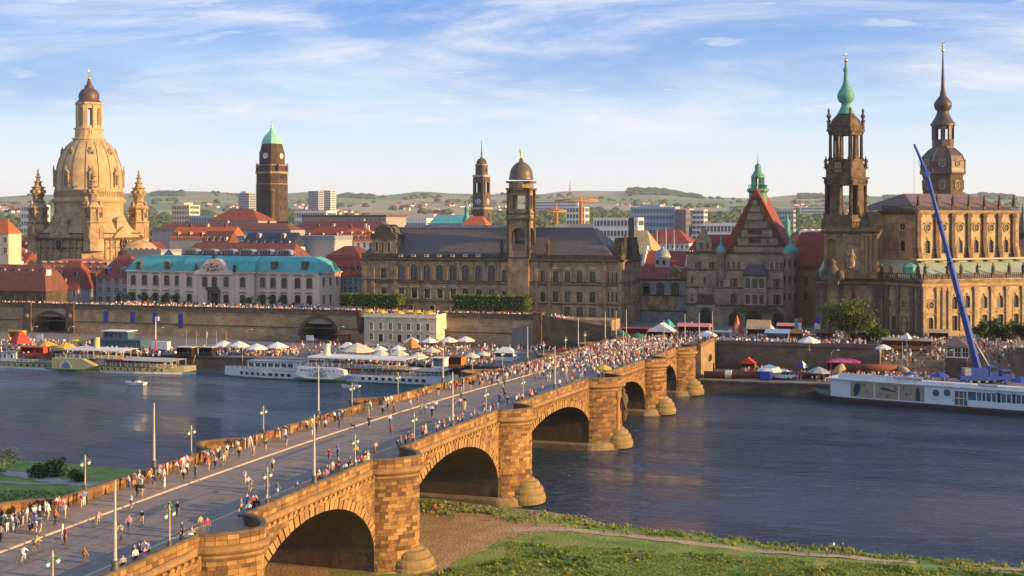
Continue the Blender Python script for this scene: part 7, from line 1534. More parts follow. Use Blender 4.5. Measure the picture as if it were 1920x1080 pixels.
pv.inputs['Color'].default_value = (.80,.88,1.0,1); pv.inputs['Density'].default_value = 4e-5; pv.inputs['Anisotropy'].default_value = .2
hz.data.materials.append(m); tag(hz, 'thin bluish evening haze over the town', 'haze', kind='stuff')
# ================================================================== TREES, QUAY STALLS, BOATS, CRANE
LV = [mat('leaf_green', (.11,.17,.025), (.08,.13,.02), .7, 1, transl=.35), mat('leaf_lime', (.22,.27,.03), (.16,.21,.025), .7, 1, transl=.4), mat('leaf_dark', (.05,.085,.018), (.035,.065,.014), .7, 1, transl=.3), mat('leaf_ochre', (.20,.15,.03), None, .7, transl=.3)]
BARK = mat('bark', (.10,.075,.05), (.06,.045,.03), .9, 3)
def leaves(b, c, R, n, s, ms, box=False, rr=rnd):
 cl = [(rr.gauss(0,1), rr.gauss(0,1), rr.gauss(0,1)) for _ in range(max(6, n//60))]
 for _ in range(n):
  if box: u = [rr.uniform(-1,1) for _ in range(3)]; k = rr.randrange(3); u[k] = (1 if u[k] > 0 else -1)*rr.uniform(.82,1.03) if rr.random() < .75 else u[k]
  else:
   q = rr.choice(cl); l = sqrt(sum(t*t for t in q)) or 1; u = [t/l*.72+rr.gauss(0,.24) for t in q]
  p = Vector((c[0]+u[0]*R[0], c[1]+u[1]*R[1], c[2]+u[2]*R[2])); d = Vector((rr.gauss(0,1), rr.gauss(0,1), rr.gauss(0,1)+.3)).normalized(); t = d.orthogonal().normalized()*s*rr.uniform(.6,1.3); w_ = d.cross(t)*rr.uniform(.5,.9)
  b.add([tuple(p-t), tuple(p+w_), tuple(p+t), tuple(p-w_)], [(0,1,2,3)], rr.choice(ms))
def tree(name, label, base, h, R, n, s, ms, cat='tree', group=None, trunk=.25, limbs=5, lobes=4):
 T = Thing(name, label, cat, base, group); x, y, z = base; b = MB(); b.tube([(x,y,z-.2),(x+.1,y,z+h*.3),(x,y+.1,z+h*.62)], [trunk,trunk*.8,trunk*.45], 7)
 for k in range(limbs): a_ = 2*pi*k/limbs+.4; b.tube([(x,y,z+h*.34),(x+R*.45*cos(a_),y+R*.45*sin(a_),z+h*.58),(x+R*.75*cos(a_),y+R*.75*sin(a_),z+h*.74)], [trunk*.5,trunk*.32,trunk*.12], 5)
 T.part('trunk', b, BARK); b = MB()
 for k in range(lobes): a_ = 2.4*k; q = 0 if lobes == 1 else R*.42; leaves(b, (x+q*cos(a_), y+q*sin(a_), z+h*(.62+.12*((k*7)%3-1)*(lobes > 1))), (R*(.62 if lobes > 1 else 1), R*(.62 if lobes > 1 else 1), h*(.26 if lobes > 1 else .36)), n//lobes, s, ms)
 T.part('crown', b, LV); return T
def hedge(label, p0, p1, yt, yb, v, dep):
 f = Face(0, v, 0); x0, x1 = f.s(p0), f.s(p1); pm = (p0+p1)/2; z0, z1 = f.z(pm,yb), f.z(pm,yt); T = Thing('clipped_hedge', label, 'hedge', ((x0+x1)/2, v+dep/2, TZ)); b = MB(); R = ((x1-x0)/2, dep/2, (z1-z0)/2)
 leaves(b, ((x0+x1)/2, v+dep/2, (z0+z1)/2), R, int(R[0]*420), .30, [0,0,1,1,2], True); b.box(x0+.5, x1-.5, v+.5, v+dep-.5, z0+.5, z1-.5, 2); T.part('foliage', b, LV); n = int((x1-x0)/3)
 for k in range(n): c = MB(); xx = x0+1.5+(x1-x0-3)*k/(n-1); c.lathe([(.16,TZ),(.13,z0+.6)], 6, (xx, v+dep/2+.6*((k%2)*2-1))); T.part('trunk', c, BARK)
hedge('flat-topped clipped tree hedge on the promenade left of the parliament facade', 636, 748, 551.5, 575, 409.5, 6); hedge('flat-topped clipped tree hedge on the promenade below the parliament tower', 848, 987, 554, 581, 408.5, 5.5)
f = Face(0, 424, 0)
for k, px in enumerate((225,245,267,287,307,328,467,490,510,530)):
 base = (f.s(px), 424, TZ); tree('ball_tree', f'ball-shaped clipped tree before the rose palace, {ORD[k if k < 6 else k-6]} of the {"left" if k < 6 else "right"} row', base, 4.6, 1.7, 420, .24, [0,2,2,0], 'tree', 'ball trees before the rose palace', .12, 3, 1)
for k, px in enumerate((352,553)):
 b = MB(); leaves(b, (f.s(px),423,TZ+1.0), (1.0,1.0,1.0), 160, .2, [0,2]); single('round_bush', b, LV, f'small round bush beside the rose palace {("balcony","corner")[k]}', 'bush')
p = gp(1592, 644, CG); tree('shade_tree', 'large olive-green tree on the quay wall in front of the church tower', tuple(p), 12.5, 7.6, 6500, .34, [0,0,2,3,2,0], 'tree', None, .45, 7, 7)
p = gp(1640, 662, CG-3); tree('shade_tree', 'smaller dark tree on the slope right of the large tree', tuple(p), 8.5, 3.6, 1800, .32, [0,2,2,0], 'tree', None, .3, 5, 4)
for k, (px, py) in enumerate(((1843,652),(1862,650),(1882,652),(1903,650),(1925,652),(1948,650))): p = gp(px, py, CG-2); tree('lime_tree', f'low dark green tree in the row below the church, {ORD[k]} from the left', tuple(p), 7.4+.5*(k%2), 3.2, 1300, .34, [2,2,0,2], 'tree', 'trees below the church', .25, 4, 3)
for k, (x, y, h, R) in enumerate(((34,171,7.5,3.2),(46,163,9,3.8),(52,176,6.5,2.8),(66,168,10,4.2),(58,156,8,3.4))): tree('willow_tree', f'leafy bank willow right of the lawn, {ORD[k]} from the bridge', (x, y, bank_z(x,y)), h, R, 900, .4, [0,1,2], 'tree', 'willows on the near bank', .25, 5, 4)
for k, (px, py, h) in enumerate(((-5,890,4.6),(72,897,2.3),(101,893,3.2),(143,903,2.0))):
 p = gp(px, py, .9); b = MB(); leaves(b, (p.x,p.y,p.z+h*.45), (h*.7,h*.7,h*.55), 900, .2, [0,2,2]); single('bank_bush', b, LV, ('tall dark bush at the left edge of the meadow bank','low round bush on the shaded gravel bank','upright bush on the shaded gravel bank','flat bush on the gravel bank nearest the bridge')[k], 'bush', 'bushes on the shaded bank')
# ---- bank walls on the right ---------------------------------------------------
M_BANKW = mat('bank_wall_stone', (.15,.125,.095), (.095,.08,.062), .95, .4, .35, 2, stain=(.045,.042,.038), stain_amt=.5, brick=(1.6,.6,.7))
for k, (xa, xb, y) in enumerate(((-63.5,-20,368.5),(14,420,372))):
 b = MB(); b.box(xa, xb, y-.35, y+.1, QR-.5, CG+.05); b.box(xa, xb, y-.55, y+.25, CG+.05, CG+.35); b.box(xa, xb, y-.3, y+.1, CG+.35, CG+1.1); single('bank_wall', b, M_BANKW, ('dark stone retaining wall between the bridge and the quay steps','dark stone retaining wall behind the theatre barge')[k], 'wall')
b = MB(); n = 22
for k in range(n): b.box(-20, 14, 369+k*.9, 390, QR+(CG-QR)*k/n, QR+(CG-QR)*(k+1)/n)
single('quay_steps', b, S_GREY, 'wide stone steps full of people rising from the quay to the church', 'stairs')
# ---- tents, umbrellas, stalls -----------------------------------------------------
CM = {k: mat('canvas_'+k, c, tuple(q*.74 for q in c), .8, 1.1, .3, 3) for k, c in dict(white=(.76,.75,.71), yellow=(.72,.44,.04), red=(.55,.05,.03), green=(.03,.16,.10), pale_green=(.58,.64,.50), orange=(.62,.22,.04), blue=(.03,.07,.34), brown=(.22,.10,.05), tan=(.48,.34,.18), pink=(.68,.26,.24), teal=(.06,.34,.36), magenta=(.50,.02,.15), cream=(.66,.58,.42), grey=(.34,.36,.38)).items()}
POLEW = mat('parasol_pole', (.35,.27,.18), None, .6); WOOD = mat('stall_wood', (.30,.13,.045), (.22,.09,.03), .8, 1); WOODO = mat('stall_wood_orange', (.46,.18,.04), (.38,.14,.03), .8, 1)
def parasol(px, py, wpx, col, gz, where, name='parasol', h=2.35, sides=8, rise=.42, two=None, valance=.28, cat='parasol'):
 z = gz+h; q = gp(px, py, z); Yc = -SA*q.x+CA*q.y; r = wpx/2*Yc/F; T = Thing(name, f'{col} {where}', cat, (q.x, q.y, gz), 'parasols and tents of the riverside festival')
 b = MB(); b.lathe([(r,z),(r*.5,z+r*rise*.62),(.05,z+r*rise*1.05)], sides, (q.x,q.y), 0, False, .4); b.lathe([(r,z-valance),(r,z)], sides, (q.x,q.y), 0, False, .4, cap=False)
 if two: b.m = [(i % sides) % 2 for i in range(len(b.m))]
 T.part('canopy', b, [CM[col], CM[two]] if two else CM[col]); b = MB(); b.lathe([(.07,gz),(.06,z+r*rise)], 6, (q.x,q.y)); b.lathe([(.4,gz),(.4,gz+.12)], 8, (q.x,q.y)); T.part('pole', b, POLEW)
 b = MB()
 for k in range(sides): a_ = .4+2*pi*k/sides; b.tube([(q.x,q.y,z+r*rise*.75),(q.x+r*.9*cos(a_),q.y+r*.9*sin(a_),z+.02)], .03, 3)
 T.part('ribs', b, POLEW)
def stall(px, py, wpx, hm, col, gz, label, dep=3.0, kind='gable', wm=None, rh=1.0, sign=None):
 q = gp(px, py, gz); Yc = -SA*q.x+CA*q.y; w_ = wpx*Yc/F; T = Thing('market_stall', label, 'stall', (q.x, q.y, gz), 'booths of the riverside festival'); x0, x1, y0, y1 = q.x-w_/2, q.x+w_/2, q.y, q.y+dep
 b = MB(); b.box(x0,x1,y1-.1,y1,gz,gz+hm); b.box(x0,x0+.1,y0,y1-.11,gz,gz+hm); b.box(x1-.1,x1,y0,y1-.11,gz,gz+hm); b.box(x0+.1,x1-.1,y0,y0+.1,gz,gz+1.0); T.part('booth', b, wm or WOOD); b = MB(); z = gz+hm
 if kind == 'gable': b.hip(x0,x1,y0,y1,z,z+rh,0,0,None,0,.35)
 elif kind == 'hip': b.hip(x0,x1,y0,y1,z,z+rh,w_*.3,w_*.3,None,0,.35)
 elif kind == 'flat': b.box(x0-.3,x1+.3,y0-.4,y1+.2,z,z+.18)
 elif kind == 'gabley': xm = q.x; b.add([(x0-.3,y0-.3,z-.2),(x1+.3,y0-.3,z-.2),(xm,y0-.3,z+rh),(x0-.3,y1,z-.2),(x1+.3,y1,z-.2),(xm,y1,z+rh)], [(1,4,5,2),(3,0,2,5),(4,3,5),(0,1,2)])
 T.part('roof', b, CM.get(col, CM['red']))
 b = MB(); b.box(x0+.1,x1-.1,y0+.3,y0+.7,gz+1.0,gz+1.1); T.part('counter', b, WOOD)
 if sign: b = MB(); b.box(x0+.2,x1-.2,y0-.55,y0-.45,z-.1,z+.75); T.part('signboard', b, CM[sign])
 return T
Q = QL
for a_ in [(420,647,40,'white',Q,'square beer parasol, leftmost of the four before the rampart'),(448,648,40,'white',Q,'beer parasol, second of the four before the rampart'),(481,653,42,'white',Q,'beer parasol, third of the four before the rampart'),(520,650,42,'white',Q,'beer parasol, rightmost of the four before the rampart'),
 (772,640,34,'white',Q,'parasol before the cream pavilion, nearest to its door'),(805,640,36,'white',Q,'parasol at the right corner of the cream pavilion'),(841,639,36,'white',Q,'parasol against the rampart right of the pavilion'),(873,638,36,'white',Q,'parasol against the rampart, last of the white row'),
 (715,664,36,'pale_green',Q,'parasol behind the white steamer, left of three'),(747,664,38,'pale_green',Q,'parasol behind the white steamer, middle of three'),(783,670,42,'pale_green',Q,'parasol behind the white steamer, right of three'),(712,655,30,'white',Q,'parasol at the back of the beer garden, left'),(746,654,30,'white',Q,'parasol at the back of the beer garden, right'),(809,658,34,'cream',Q,'parasol left of the wooden booth'),(884,668,32,'pale_green',Q,'parasol right of the wooden booth, front'),(906,664,28,'pale_green',Q,'parasol right of the wooden booth, behind'),
 (670,657,66,'cream',Q,'very wide round beer canopy behind the steamer funnel'),(90,649,42,'yellow',Q,'parasol behind the yellow steamer, left of three'),(124,651,42,'yellow',Q,'parasol behind the yellow steamer, middle of three'),(147,638,34,'yellow',Q,'parasol behind the yellow steamer, rear of three'),(1056,656,26,'red',Q,'parasol on the quay beside the bridge parapet'),
 (692,584,19,'yellow',CAFE_Z,'cafe parasol on the pavilion roof, first from the left'),(716,585,19,'yellow',CAFE_Z,'cafe parasol on the pavilion roof, second from the left'),(749,586,18,'yellow',CAFE_Z,'cafe parasol on the pavilion roof, third from the left'),(767,585,18,'yellow',CAFE_Z,'cafe parasol on the pavilion roof, fourth from the left'),(783,586,18,'yellow',CAFE_Z,'cafe parasol on the pavilion roof, fifth from the left'),(804,587,20,'yellow',CAFE_Z,'cafe parasol on the pavilion roof, sixth from the left'),
 (1165,625,26,'green',CG,'parasol in the crowd at the left of the bridgehead'),(1196,630,26,'green',CG,'parasol in the crowd in the middle of the bridgehead'),(1326,628,38,'white',CG,'parasol at the end of the bridge parapet'),(1517,640,44,'white',CG,'wide parasol on the wall top left of the large tree'),(1656,652,30,'white',CG,'parasol right of the large tree'),
 (1443,694,50,'white',QR,'large parasol on the lower quay behind the van'),(1535,697,44,'grey',QR,'wide flat parasol on the lower quay left of the magenta tent'),(1628,706,26,'grey',QR,'parasol on the quay behind the barge stern')]: parasol(*a_)
parasol(1132,690,30,'yellow',zd(252)-.0,'sunny parasol standing in the bay of the carved bridge pier')
for px, py, wp, col, gz, wh in [(1504,688,22,'blue',QR,'and white pointed tent on the lower quay'),(1444,618,20,'white',CG,'pointed pagoda tent left of the marquee'),(1700,634,20,'white',CG,'pointed pagoda tent below the church statue'),(1297,612,16,'white',CG,'pointed tent behind the pink stall'),(967,635,28,'red',Q,'pointed pavilion tent left of the brown booths'),(772,650,32,'orange',Q,'pointed tent in front of the cream pavilion'),(38,642,44,'red',Q,'pointed festival tent at the far left of the quay'),(1253,612,26,'teal',CG,'pointed tent behind the striped marquee')]: parasol(px, py, wp, col, gz, wh, 'pointed_tent', 2.1, 4, 1.0, 'white' if col == 'blue' else None, .2, 'tent')
q = gp(1382,632,CG); b = MB(); b.lathe([(2.1,CG),(1.9,CG+1.2),(.9,CG+4),(.08,CG+6.5)], 10, (q.x,q.y), 0, False); b.m = [(i//10+i) % 3 == 0 and 1 or 0 for i in range(len(b.m))]; single('cone_tent', b, [CM['red'], CM['tan']], 'tall narrow red cone tent at the end of the bridge', 'tent')
for a_ in [(1238,636,48,2.3,'white',CG,'white and orange striped marquee at the bridgehead',5,'gabley',None,2.3),(1190,632,50,2.4,'red',CG,'long red snack booth in the bridgehead crowd',3,'flat'),(1300,629,58,2.6,'pink',CG,'pink-roofed booth left of the cone tent',3.5,'gable',None,1.0),(1352,639,34,2.5,'white',CG,'white van-like booth at the end of the parapet',3,'flat',WHITE),(1421,634,40,2.6,'tan',CG,'rustic booth with sagging tan cloth roof on the wall top',4,'gable',WOODO,2.6),(1457,642,42,2.6,'white',CG,'white marquee tent on the wall top',5,'gable',WHITE,1.0),(1475,626,34,2.4,'pink',CG,'long pale red tiled booth behind the white marquee',3,'gable',WOODO,.8),
 (845,690,42,3.0,'brown',Q,'orange wooden booth behind the bridge parapet',4,'flat',WOODO),(822,694,24,3.2,'white',Q,'white container booth beside the orange wooden booth',3,'flat',WHITE),(1000,642,56,2.6,'brown',Q,'brown-roofed booth on the quay, left of three',3.5,'gable',WOOD,1.1),(1055,642,62,2.6,'brown',Q,'brown-roofed booth on the quay, middle of three',3.5,'gable',WOOD,1.1),(1108,640,40,2.6,'brown',Q,'brown-roofed booth on the quay, right of three',3.5,'gable',WOOD,1.1),(1077,629,28,3.2,'cream',Q+3,'pale lettered drinks trailer behind the brown booths',3,'flat',WHITE),(998,634,18,2.6,'red',Q,'red sweets booth against the rampart',3,'hip',CM['red'],1.2),(945,676,36,2.2,'white',Q,'white open bar tent with blue trim right of the green parasols',4,'hip',WHITE,1.6),(27,638,26,3.0,'yellow',Q,'yellow-signed booth at the far left of the quay',3,'flat',CM['yellow'],1,'yellow'),(60,668,50,2.6,'red',Q,'long red drinks booth at the far left of the quay',3,'flat',CM['red']),(345,668,32,2.6,'cream',Q,'dark bar booth left of the white parasols',3,'flat',BLACK),(385,668,28,2.6,'cream',Q,'second dark bar booth left of the white parasols',3,'flat',BLACK),(742,645,48,2.4,'white',Q,'long white flat-roofed booth before the pavilion',3,'flat',WHITE),(648,668,20,2.6,'white',Q,'white roasting booth behind the steamer funnel',3,'hip',WHITE,1.5),(1580,706,58,3.6,'magenta',QR,'big magenta tent with white lettering on the lower quay',5,'hip',CM['magenta'],1.0),(1700,655,90,2.5,'cream',CG-1.2,'long cream market booth with signboard below the church',3,'flat',WOOD,1,'cream'),(1610,640,40,2.4,'blue',CG,'blue-roofed booth behind the large tree',3,'flat'),(640,642,30,2.5,'red',Q,'small red booth at the right of the dark archway',3,'flat',CM['red']),(1402,697,26,2.4,'red',QR,'small gabled red booth beside the bridge abutment on the lower quay',2.5,'gabley',WOOD,1.4),(1425,690,30,2.6,'green',QR,'dark green canopy booth against the retaining wall',3,'flat'),(1468,691,28,2.6,'white',QR,'pale canopy booth against the retaining wall',3,'flat',WHITE),(1524,692,24,2.4,'red',QR,'red drinks booth against the retaining wall',3,'hip',CM['red'],1.0),(1545,641,30,2.5,'brown',CG,'brown booth on the wall top under the banners',3,'gable'),(1490,641,26,2.4,'orange',CG,'orange booth on the wall top beside the white marquee',3,'hip',WOODO,1.2),(1760,640,34,2.4,'tan',CG,'tan-roofed booth on the wall top beside the kiosk',3,'gable')]: stall(*a_)
def text(parent, s, size, loc, rot, m, name='lettering', ext=.02, align='CENTER'):
 c = bpy.data.curves.new(name, 'FONT'); c.body = s; c.size = size; c.extrude = ext; c.align_x = align; c.materials.append(m); t_ = bpy.data.objects.new('tmp', c); COL.objects.link(t_); me = bpy.data.meshes.new_from_object(t_.evaluated_get(bpy.context.evaluated_depsgraph_get())); bpy.data.objects.remove(t_); me.name = name; o = link(bpy.data.objects.new(name, me), parent, loc); o.rotation_euler = rot; return o
for o in [o for o in COL.objects if o.get('label','').startswith('big magenta')]: text(o, 'Last Minute', 1.1, (0,-.62,3.85), (pi/2,0,0), WHITE)
for o in [o for o in COL.objects if o.get('label','').startswith('long cream market')]: text(o, 'STÜ', .7, (2.2,-.62,2.5), (pi/2,0,0), BLACK)
for k, (px, yt, yb, c1) in enumerate(((1503,596,625,'red'),(1538,596,626,'blue'),(1560,606,640,'red'),(1496,598,622,'teal'))):
 q = gp(px, 640, CG); K = (-SA*q.x+CA*q.y)/F; zt, zb = H-(yt-YH)*K, H-(yb-YH)*K; T = Thing('banner_flag', ('red and white upright banner before the church front','blue and white upright banner left of the large tree','red feather flag beside the large tree','teal feather flag behind the red and white banner')[k], 'flag', tuple(q)); b = MB(); b.lathe([(.06,CG),(.05,zt+.2)], 6, (q.x,q.y)); T.part('pole', b, STEEL); b = MB(); w_ = 1.6 if k < 2 else .9
 P = [(q.x-w_+.16*sin(j*.9)*0, q.y+.12*sin(j*1.1), zb+(zt-zb)*j/6) for j in range(7)]; b.add(P+[(x+w_-.05, q.y+.06*sin(j*1.1+1), z) for j, (x, y, z) in enumerate(P)], [(j,7+j,8+j,j+1) for j in range(6)], 0); b.m = [0,1,1,1,0,0] if k < 2 else [0]*6; T.part('cloth', b, [CM[c1], CM['white']])
RUST = mat('rusty_pipe', (.20,.055,.025), (.13,.04,.02), .8, .8)
T = Thing('quay_pipe', 'long rusty red pipe lying along the lower quay', 'pipe', tuple(gp(1440,706,QR))); a_, c_ = gp(1320,709,QR), gp(1552,711,QR); b = MB(); b.tube([(a_.x,a_.y,QR+.95),(c_.x,c_.y,QR+.95)], .9, 12); T.part('pipe', b, RUST); b = MB(); m_ = a_.lerp(c_,.2); b.lathe([(1.2,-.8),(1.2,.8)], 14); o = T.inst('joint', b.mesh('joint', [CM['pale_green']]), (m_.x, m_.y, QR+.95)); o.rotation_euler = (0, pi/2, 0)
p0, p1, p2, p3 = dp(1565,703,340), dp(1583,687,340), dp(1686,690,338), dp(1708,708,336); T = Thing('pipe_bridge', 'raised red and grey pipe arching over the barge gangway', 'pipe', (p1.x, p1.y, QR)); b = MB(); b.tube([tuple(p1),tuple(p2)], .85, 12); T.part('pipe', b, RUST)
for e in ((p0,p1),(p2,p3)):
 b = MB(); mid = e[0].lerp(e[1],.5)+Vector((0,0,.5)); b.tube([tuple(e[0]),tuple(mid),tuple(e[1])], .95, 12); T.part('elbow', b, [CM['tan'], WHITE][0])
for e in (p0, p3, p1.lerp(p2,.5)): b = MB(); b.lathe([(.2,QR),(.2,e.z)], 8, (e.x,e.y)); T.part('support', b, STEEL)
q = gp(1466,711.5,QR); T = Thing('delivery_van', 'white delivery van parked on the lower quay', 'van', tuple(q)); x, y = q.x, q.y; b = MB(); P = [(-2.9,.45),(2.75,.45),(2.85,1.0),(2.3,1.25),(1.75,2.15),(1.3,2.45),(-2.8,2.5),(-2.95,2.3)]; n = len(P)
b.add([(x+a,y-1,QR+c) for a, c in P]+[(x+a,y+1,QR+c) for a, c in P], [tuple(range(n))]+[(k,n+k,n+(k+1)%n,(k+1)%n) for k in range(n)]+[tuple(range(2*n-1,n-1,-1))]); T.part('body', b, WHITE)
for a, c, d, e in ((1.25,1.95,1.4,2.1),(.2,1.05,1.4,2.1)): b = MB(); b.box(x+a-.1,x+c,y-1.03,y-.98,QR+d,QR+e); T.part('side_window', b, GLASS)
b = MB(); b.add([(x+2.28,y-.85,QR+1.32),(x+2.28,y+.85,QR+1.32),(x+1.82,y+.8,QR+2.12),(x+1.82,y-.8,QR+2.12)], [(0,1,2,3)]); T.part('windscreen', b, GLASS)
wh = MB(); wh.lathe([(.36,-.12),(.38,0),(.36,.12)], 14); wh.lathe([(.2,.125),(.2,.14)], 10, (0,0), 1); wh = wh.mesh('wheel', [BLACK, STEEL])
for a in (-1.9,1.8):
 for s in (-1,1): o = T.inst('wheel', wh, (x+a, y+s*.95, QR+.38)); o.rotation_euler = (s*pi/2, 0, 0)
q = gp(1436,713,QR); b = MB(); b.box(q.x-1.4,q.x+1.3,q.y-1,q.y+1,QR+.25,QR+2.3,0); b.box(q.x-1.45,q.x+1.35,q.y-1.05,q.y+1.05,QR+2.3,QR+2.4,1)
for s in (-.8,.8): b.box(q.x-.2+s-.2,q.x-.2+s+.2,q.y-1.04,q.y+1.04,QR,QR+.5,2)
single('blue_trailer', b, [mat('trailer_blue', (.015,.05,.42), None, .5), STEEL, BLACK], 'bright blue box trailer behind the white van', 'trailer')
f = Face(0, 366.5, 0); xa, xb = f.s(1773), f.s(1812); T = Thing('quay_kiosk', 'half-glazed kiosk with dark hipped roof on the wall beside the steps', 'kiosk', ((xa+xb)/2, 366, QR)); z1 = f.z(1790,672); z2 = f.z(1790,650); b = MB(); b.box(xa,xb,366.5,372,QR,z1); T.part('base', b, S_BROWN); b = MB(); b.box(xa+.2,xb-.2,366.7,371.8,z1,z2); T.part('cabin', b, mat('kiosk_grey', (.16,.18,.21), None, .7))
for k in range(3): T.inst('window', win_mesh(1.5, 2.4, 0, (2,2,.12,None,True), (FR_WHITE, GLASS, FR_WHITE), .08), (xa+1.1+1.9*k, 366.6, z1+.4))
b = MB(); b.hip(xa,xb,366.3,372,z2,f.z(1790,632),2.4,2.4,None,0,.5); T.part('roof', b, SLATE)
fp = Face(0, 358, 0); xa, xb = fp.s(170), fp.s(262); T = Thing('ticket_pavilion', 'blue-green glazed landing pavilion with roof cabin behind the yellow steamer', 'pavilion', ((xa+xb)/2, 358, QL)); PB = mat('pavilion_blue', (.07,.13,.18), (.05,.10,.14), .5, 1); ops = row(fp, [180,196,205,216,226,240,252], 6, 643, 656); b = MB(); z1 = fp.z(215,638); wall(b, fp, xa, xb, QL, z1, ops, 0, .3); b.box(xa,xb,358.4,364,QL,z1); b.box(xa-.4,xb+.4,357.5,364.4,z1,z1+.3); T.part('wall', b, [PB]); put_windows(T, fp, ops, (1,2,.1,None,False), (FR_WHITE, mat('pavilion_glass', (.05,.12,.15), None, .1), PB), .3)
xc, xd = fp.s(192), fp.s(236); z2 = fp.z(215,622); f3 = Face(0, 358.6, 0); o3 = row(f3, [199,208,217,226], 8, 624.5, 633); b = MB(); wall(b, f3, xc, xd, z1+.3, z2, o3, 0, .2); b.box(xc,xd,359,363,z1+.3,z2); b.box(xc-.5,xd+.5,358,363.6,z2,z2+.25,1); T.part('roof_cabin', b, [PB, OFFW]); put_windows(T, f3, o3, (1,1,.1,None,False), (FR_WHITE, GLASS, PB), .2)
def cobra(px, py, gz, hh, label):
 q = gp(px, py, gz); T = Thing('curved_lamp', label, 'lamp', tuple(q), 'curved lamps along the quay'); b = MB(); b.tube([(q.x,q.y,gz),(q.x,q.y,gz+hh*.75),(q.x+.15,q.y,gz+hh*.92),(q.x+.6,q.y,gz+hh),(q.x+1.5,q.y,gz+hh+.1)], [.1,.08,.07,.06,.05], 6); T.part('post', b, POLE); b = MB(); b.lathe([(.1,-.35),(.16,0),(.1,.35)], 8); o = T.inst('lamp_head', b.mesh('lamp_head', [LGLASS]), (q.x+1.8,q.y,gz+hh+.1)); o.rotation_euler = (0,pi/2,0)
for k, (px, py, w_) in enumerate(((60,650,'left of the left archway'),(128,650,'right of the left archway'),(296,652,'beside the red signal mast'),(462,656,'behind the white parasols'),(634,650,'right of the dark right archway'),(819,668,'right of the cream pavilion'),(1003,690,'left of the tram poles near the bridge'))): cobra(px, py, QL, 6.4, f'curved quay lamp {w_}')
for k, (px, py) in enumerate(((1558,712),(1770,712))): cobra(px, py, QR, 7.6, f'curved lamp on the lower quay {("beside the magenta tent","beside the kiosk")[k]}')
for k, px in enumerate((350,368,387,406,424)): q = gp(px, 662, QL); b = MB(); b.lathe([(.09,QL),(.05,QL+6.8)], 6, (q.x,q.y)); b.add([(q.x,q.y,QL+6.6),(q.x+.5,q.y+.1,QL+6.2),(q.x+.45,q.y,QL+4.6),(q.x,q.y,QL+4.8)], [(0,1,2,3)], 1+k % 3); single('flagstaff', b, [POLE, CM['green'], CM['red'], CM['white']], f'thin flagstaff at the landing stage, {ORD[k]} from the left', 'flagstaff', 'flagstaffs at the landing stage')
q = gp(292, 664, QL); T = Thing('signal_mast', 'red and white lattice mast with lamps on the landing stage', 'mast', tuple(q)); b = MB(); b.lathe([(.2,QL+3),(.16,QL+10.5)], 4, (q.x,q.y)); b.box(q.x-.2,q.x+1.1,q.y-.2,q.y+.2,QL+10.2,QL+11.4); T.part('mast', b, OFFW); b = MB(); b.lathe([(.26,QL+1),(.22,QL+4.5)], 4, (q.x,q.y)); [b.tube([(q.x,q.y,QL+1.6),(q.x+2.2*cos(a_),q.y+2.2*sin(a_),QL+.05)], .12, 4) for a_ in (.3,2.4,4.5)]; T.part('tripod', b, CM['red'])
q = gp(296, 662, QL); b = MB(); b.box(q.x-3,q.x+2.6,q.y+1,q.y+3,QL+1,QL+3.4,0); b.box(q.x-3,q.x+2.6,q.y+.98,q.y+3.02,QL,QL+1,1); single('site_container', b, [WHITE, mat('container_blue', (.03,.06,.22), None, .6)], 'white and blue container behind the red mast', 'container')
for k, (px, py) in enumerate(((74,648),(581,650))): q = gp(px, py, QL); T = Thing('blank_screen', f'blank white screen board {("left of the left archway","before the right archway")[k]}', 'screen', tuple(q)); b = MB(); b.box(q.x-1.3,q.x+1.3,q.y-.08,q.y+.08,QL+2,QL+3.7); T.part('board', b, WHITE); b = MB(); b.box(q.x-1.1,q.x-1,q.y-.06,q.y+.06,QL,QL+2); b.box(q.x+1,q.x+1.1,q.y-.06,q.y+.06,QL,QL+2); T.part('legs', b, STEEL)
# ---- boats --------------------------------------------------------------------------
def hull(b, x0, x1, yc, beam, zdk, zlow, m_low, m_up, tL, tR, sheer=.5, n=28):
 rings = []
 for i in range(n+1):
  t = i/n; x = x0+(x1-x0)*t; k = min(1, (t/tL)**.55 if t < tL else 1, ((1-t)/tR)**.55 if t > 1-tR else 1); k = max(k, .02); zt = zdk+sheer*((2*t-1)**4); rings.append([(x,yc-beam/2*k,-.6),(x,yc-beam/2*k,zlow),(x,yc-beam/2*k*1.02-.04,zt),(x,yc+beam/2*k,zt),(x,yc+beam/2*k,-.6)])
 vs = [p for r in rings for p in r]
 for i in range(n):
  for j, m in ((0,m_low),(1,m_up),(2,2),(3,m_up)): b.f.append(tuple(len(b.v)+q for q in (i*5+j, (i+1)*5+j, (i+1)*5+j+1, i*5+j+1))); b.m.append(m); b.sm.append(False)
 b.v.extend(vs)
def deckhouse(T, f, x0, x1, dep, z0, z1, mw, ops, mr=None, name='cabin', wst=(2,1,.06,None,False), wmats=None, over=.3):
 b = MB(); wall(b, f, x0, x1, z0, z1, ops, 0, .12); y = f.y0; b.quad((x1,y,z0),(x1,y+dep,z0),(x1,y+dep,z1),(x1,y,z1)); b.quad((x0,y+dep,z0),(x0,y,z0),(x0,y,z1),(x0,y+dep,z1)); b.quad((x0,y+dep,z0),(x0,y+dep,z1),(x1,y+dep,z1),(x1,y+dep,z0)); b.box(x0-over,x1+over,y-over,y+dep+over,z1,z1+.14,1); o = T.part(name, b, [mw, mr or OFFW]); put_windows(T, f, ops, wst, wmats or (FR_WHITE, GLASS, mw), .12)
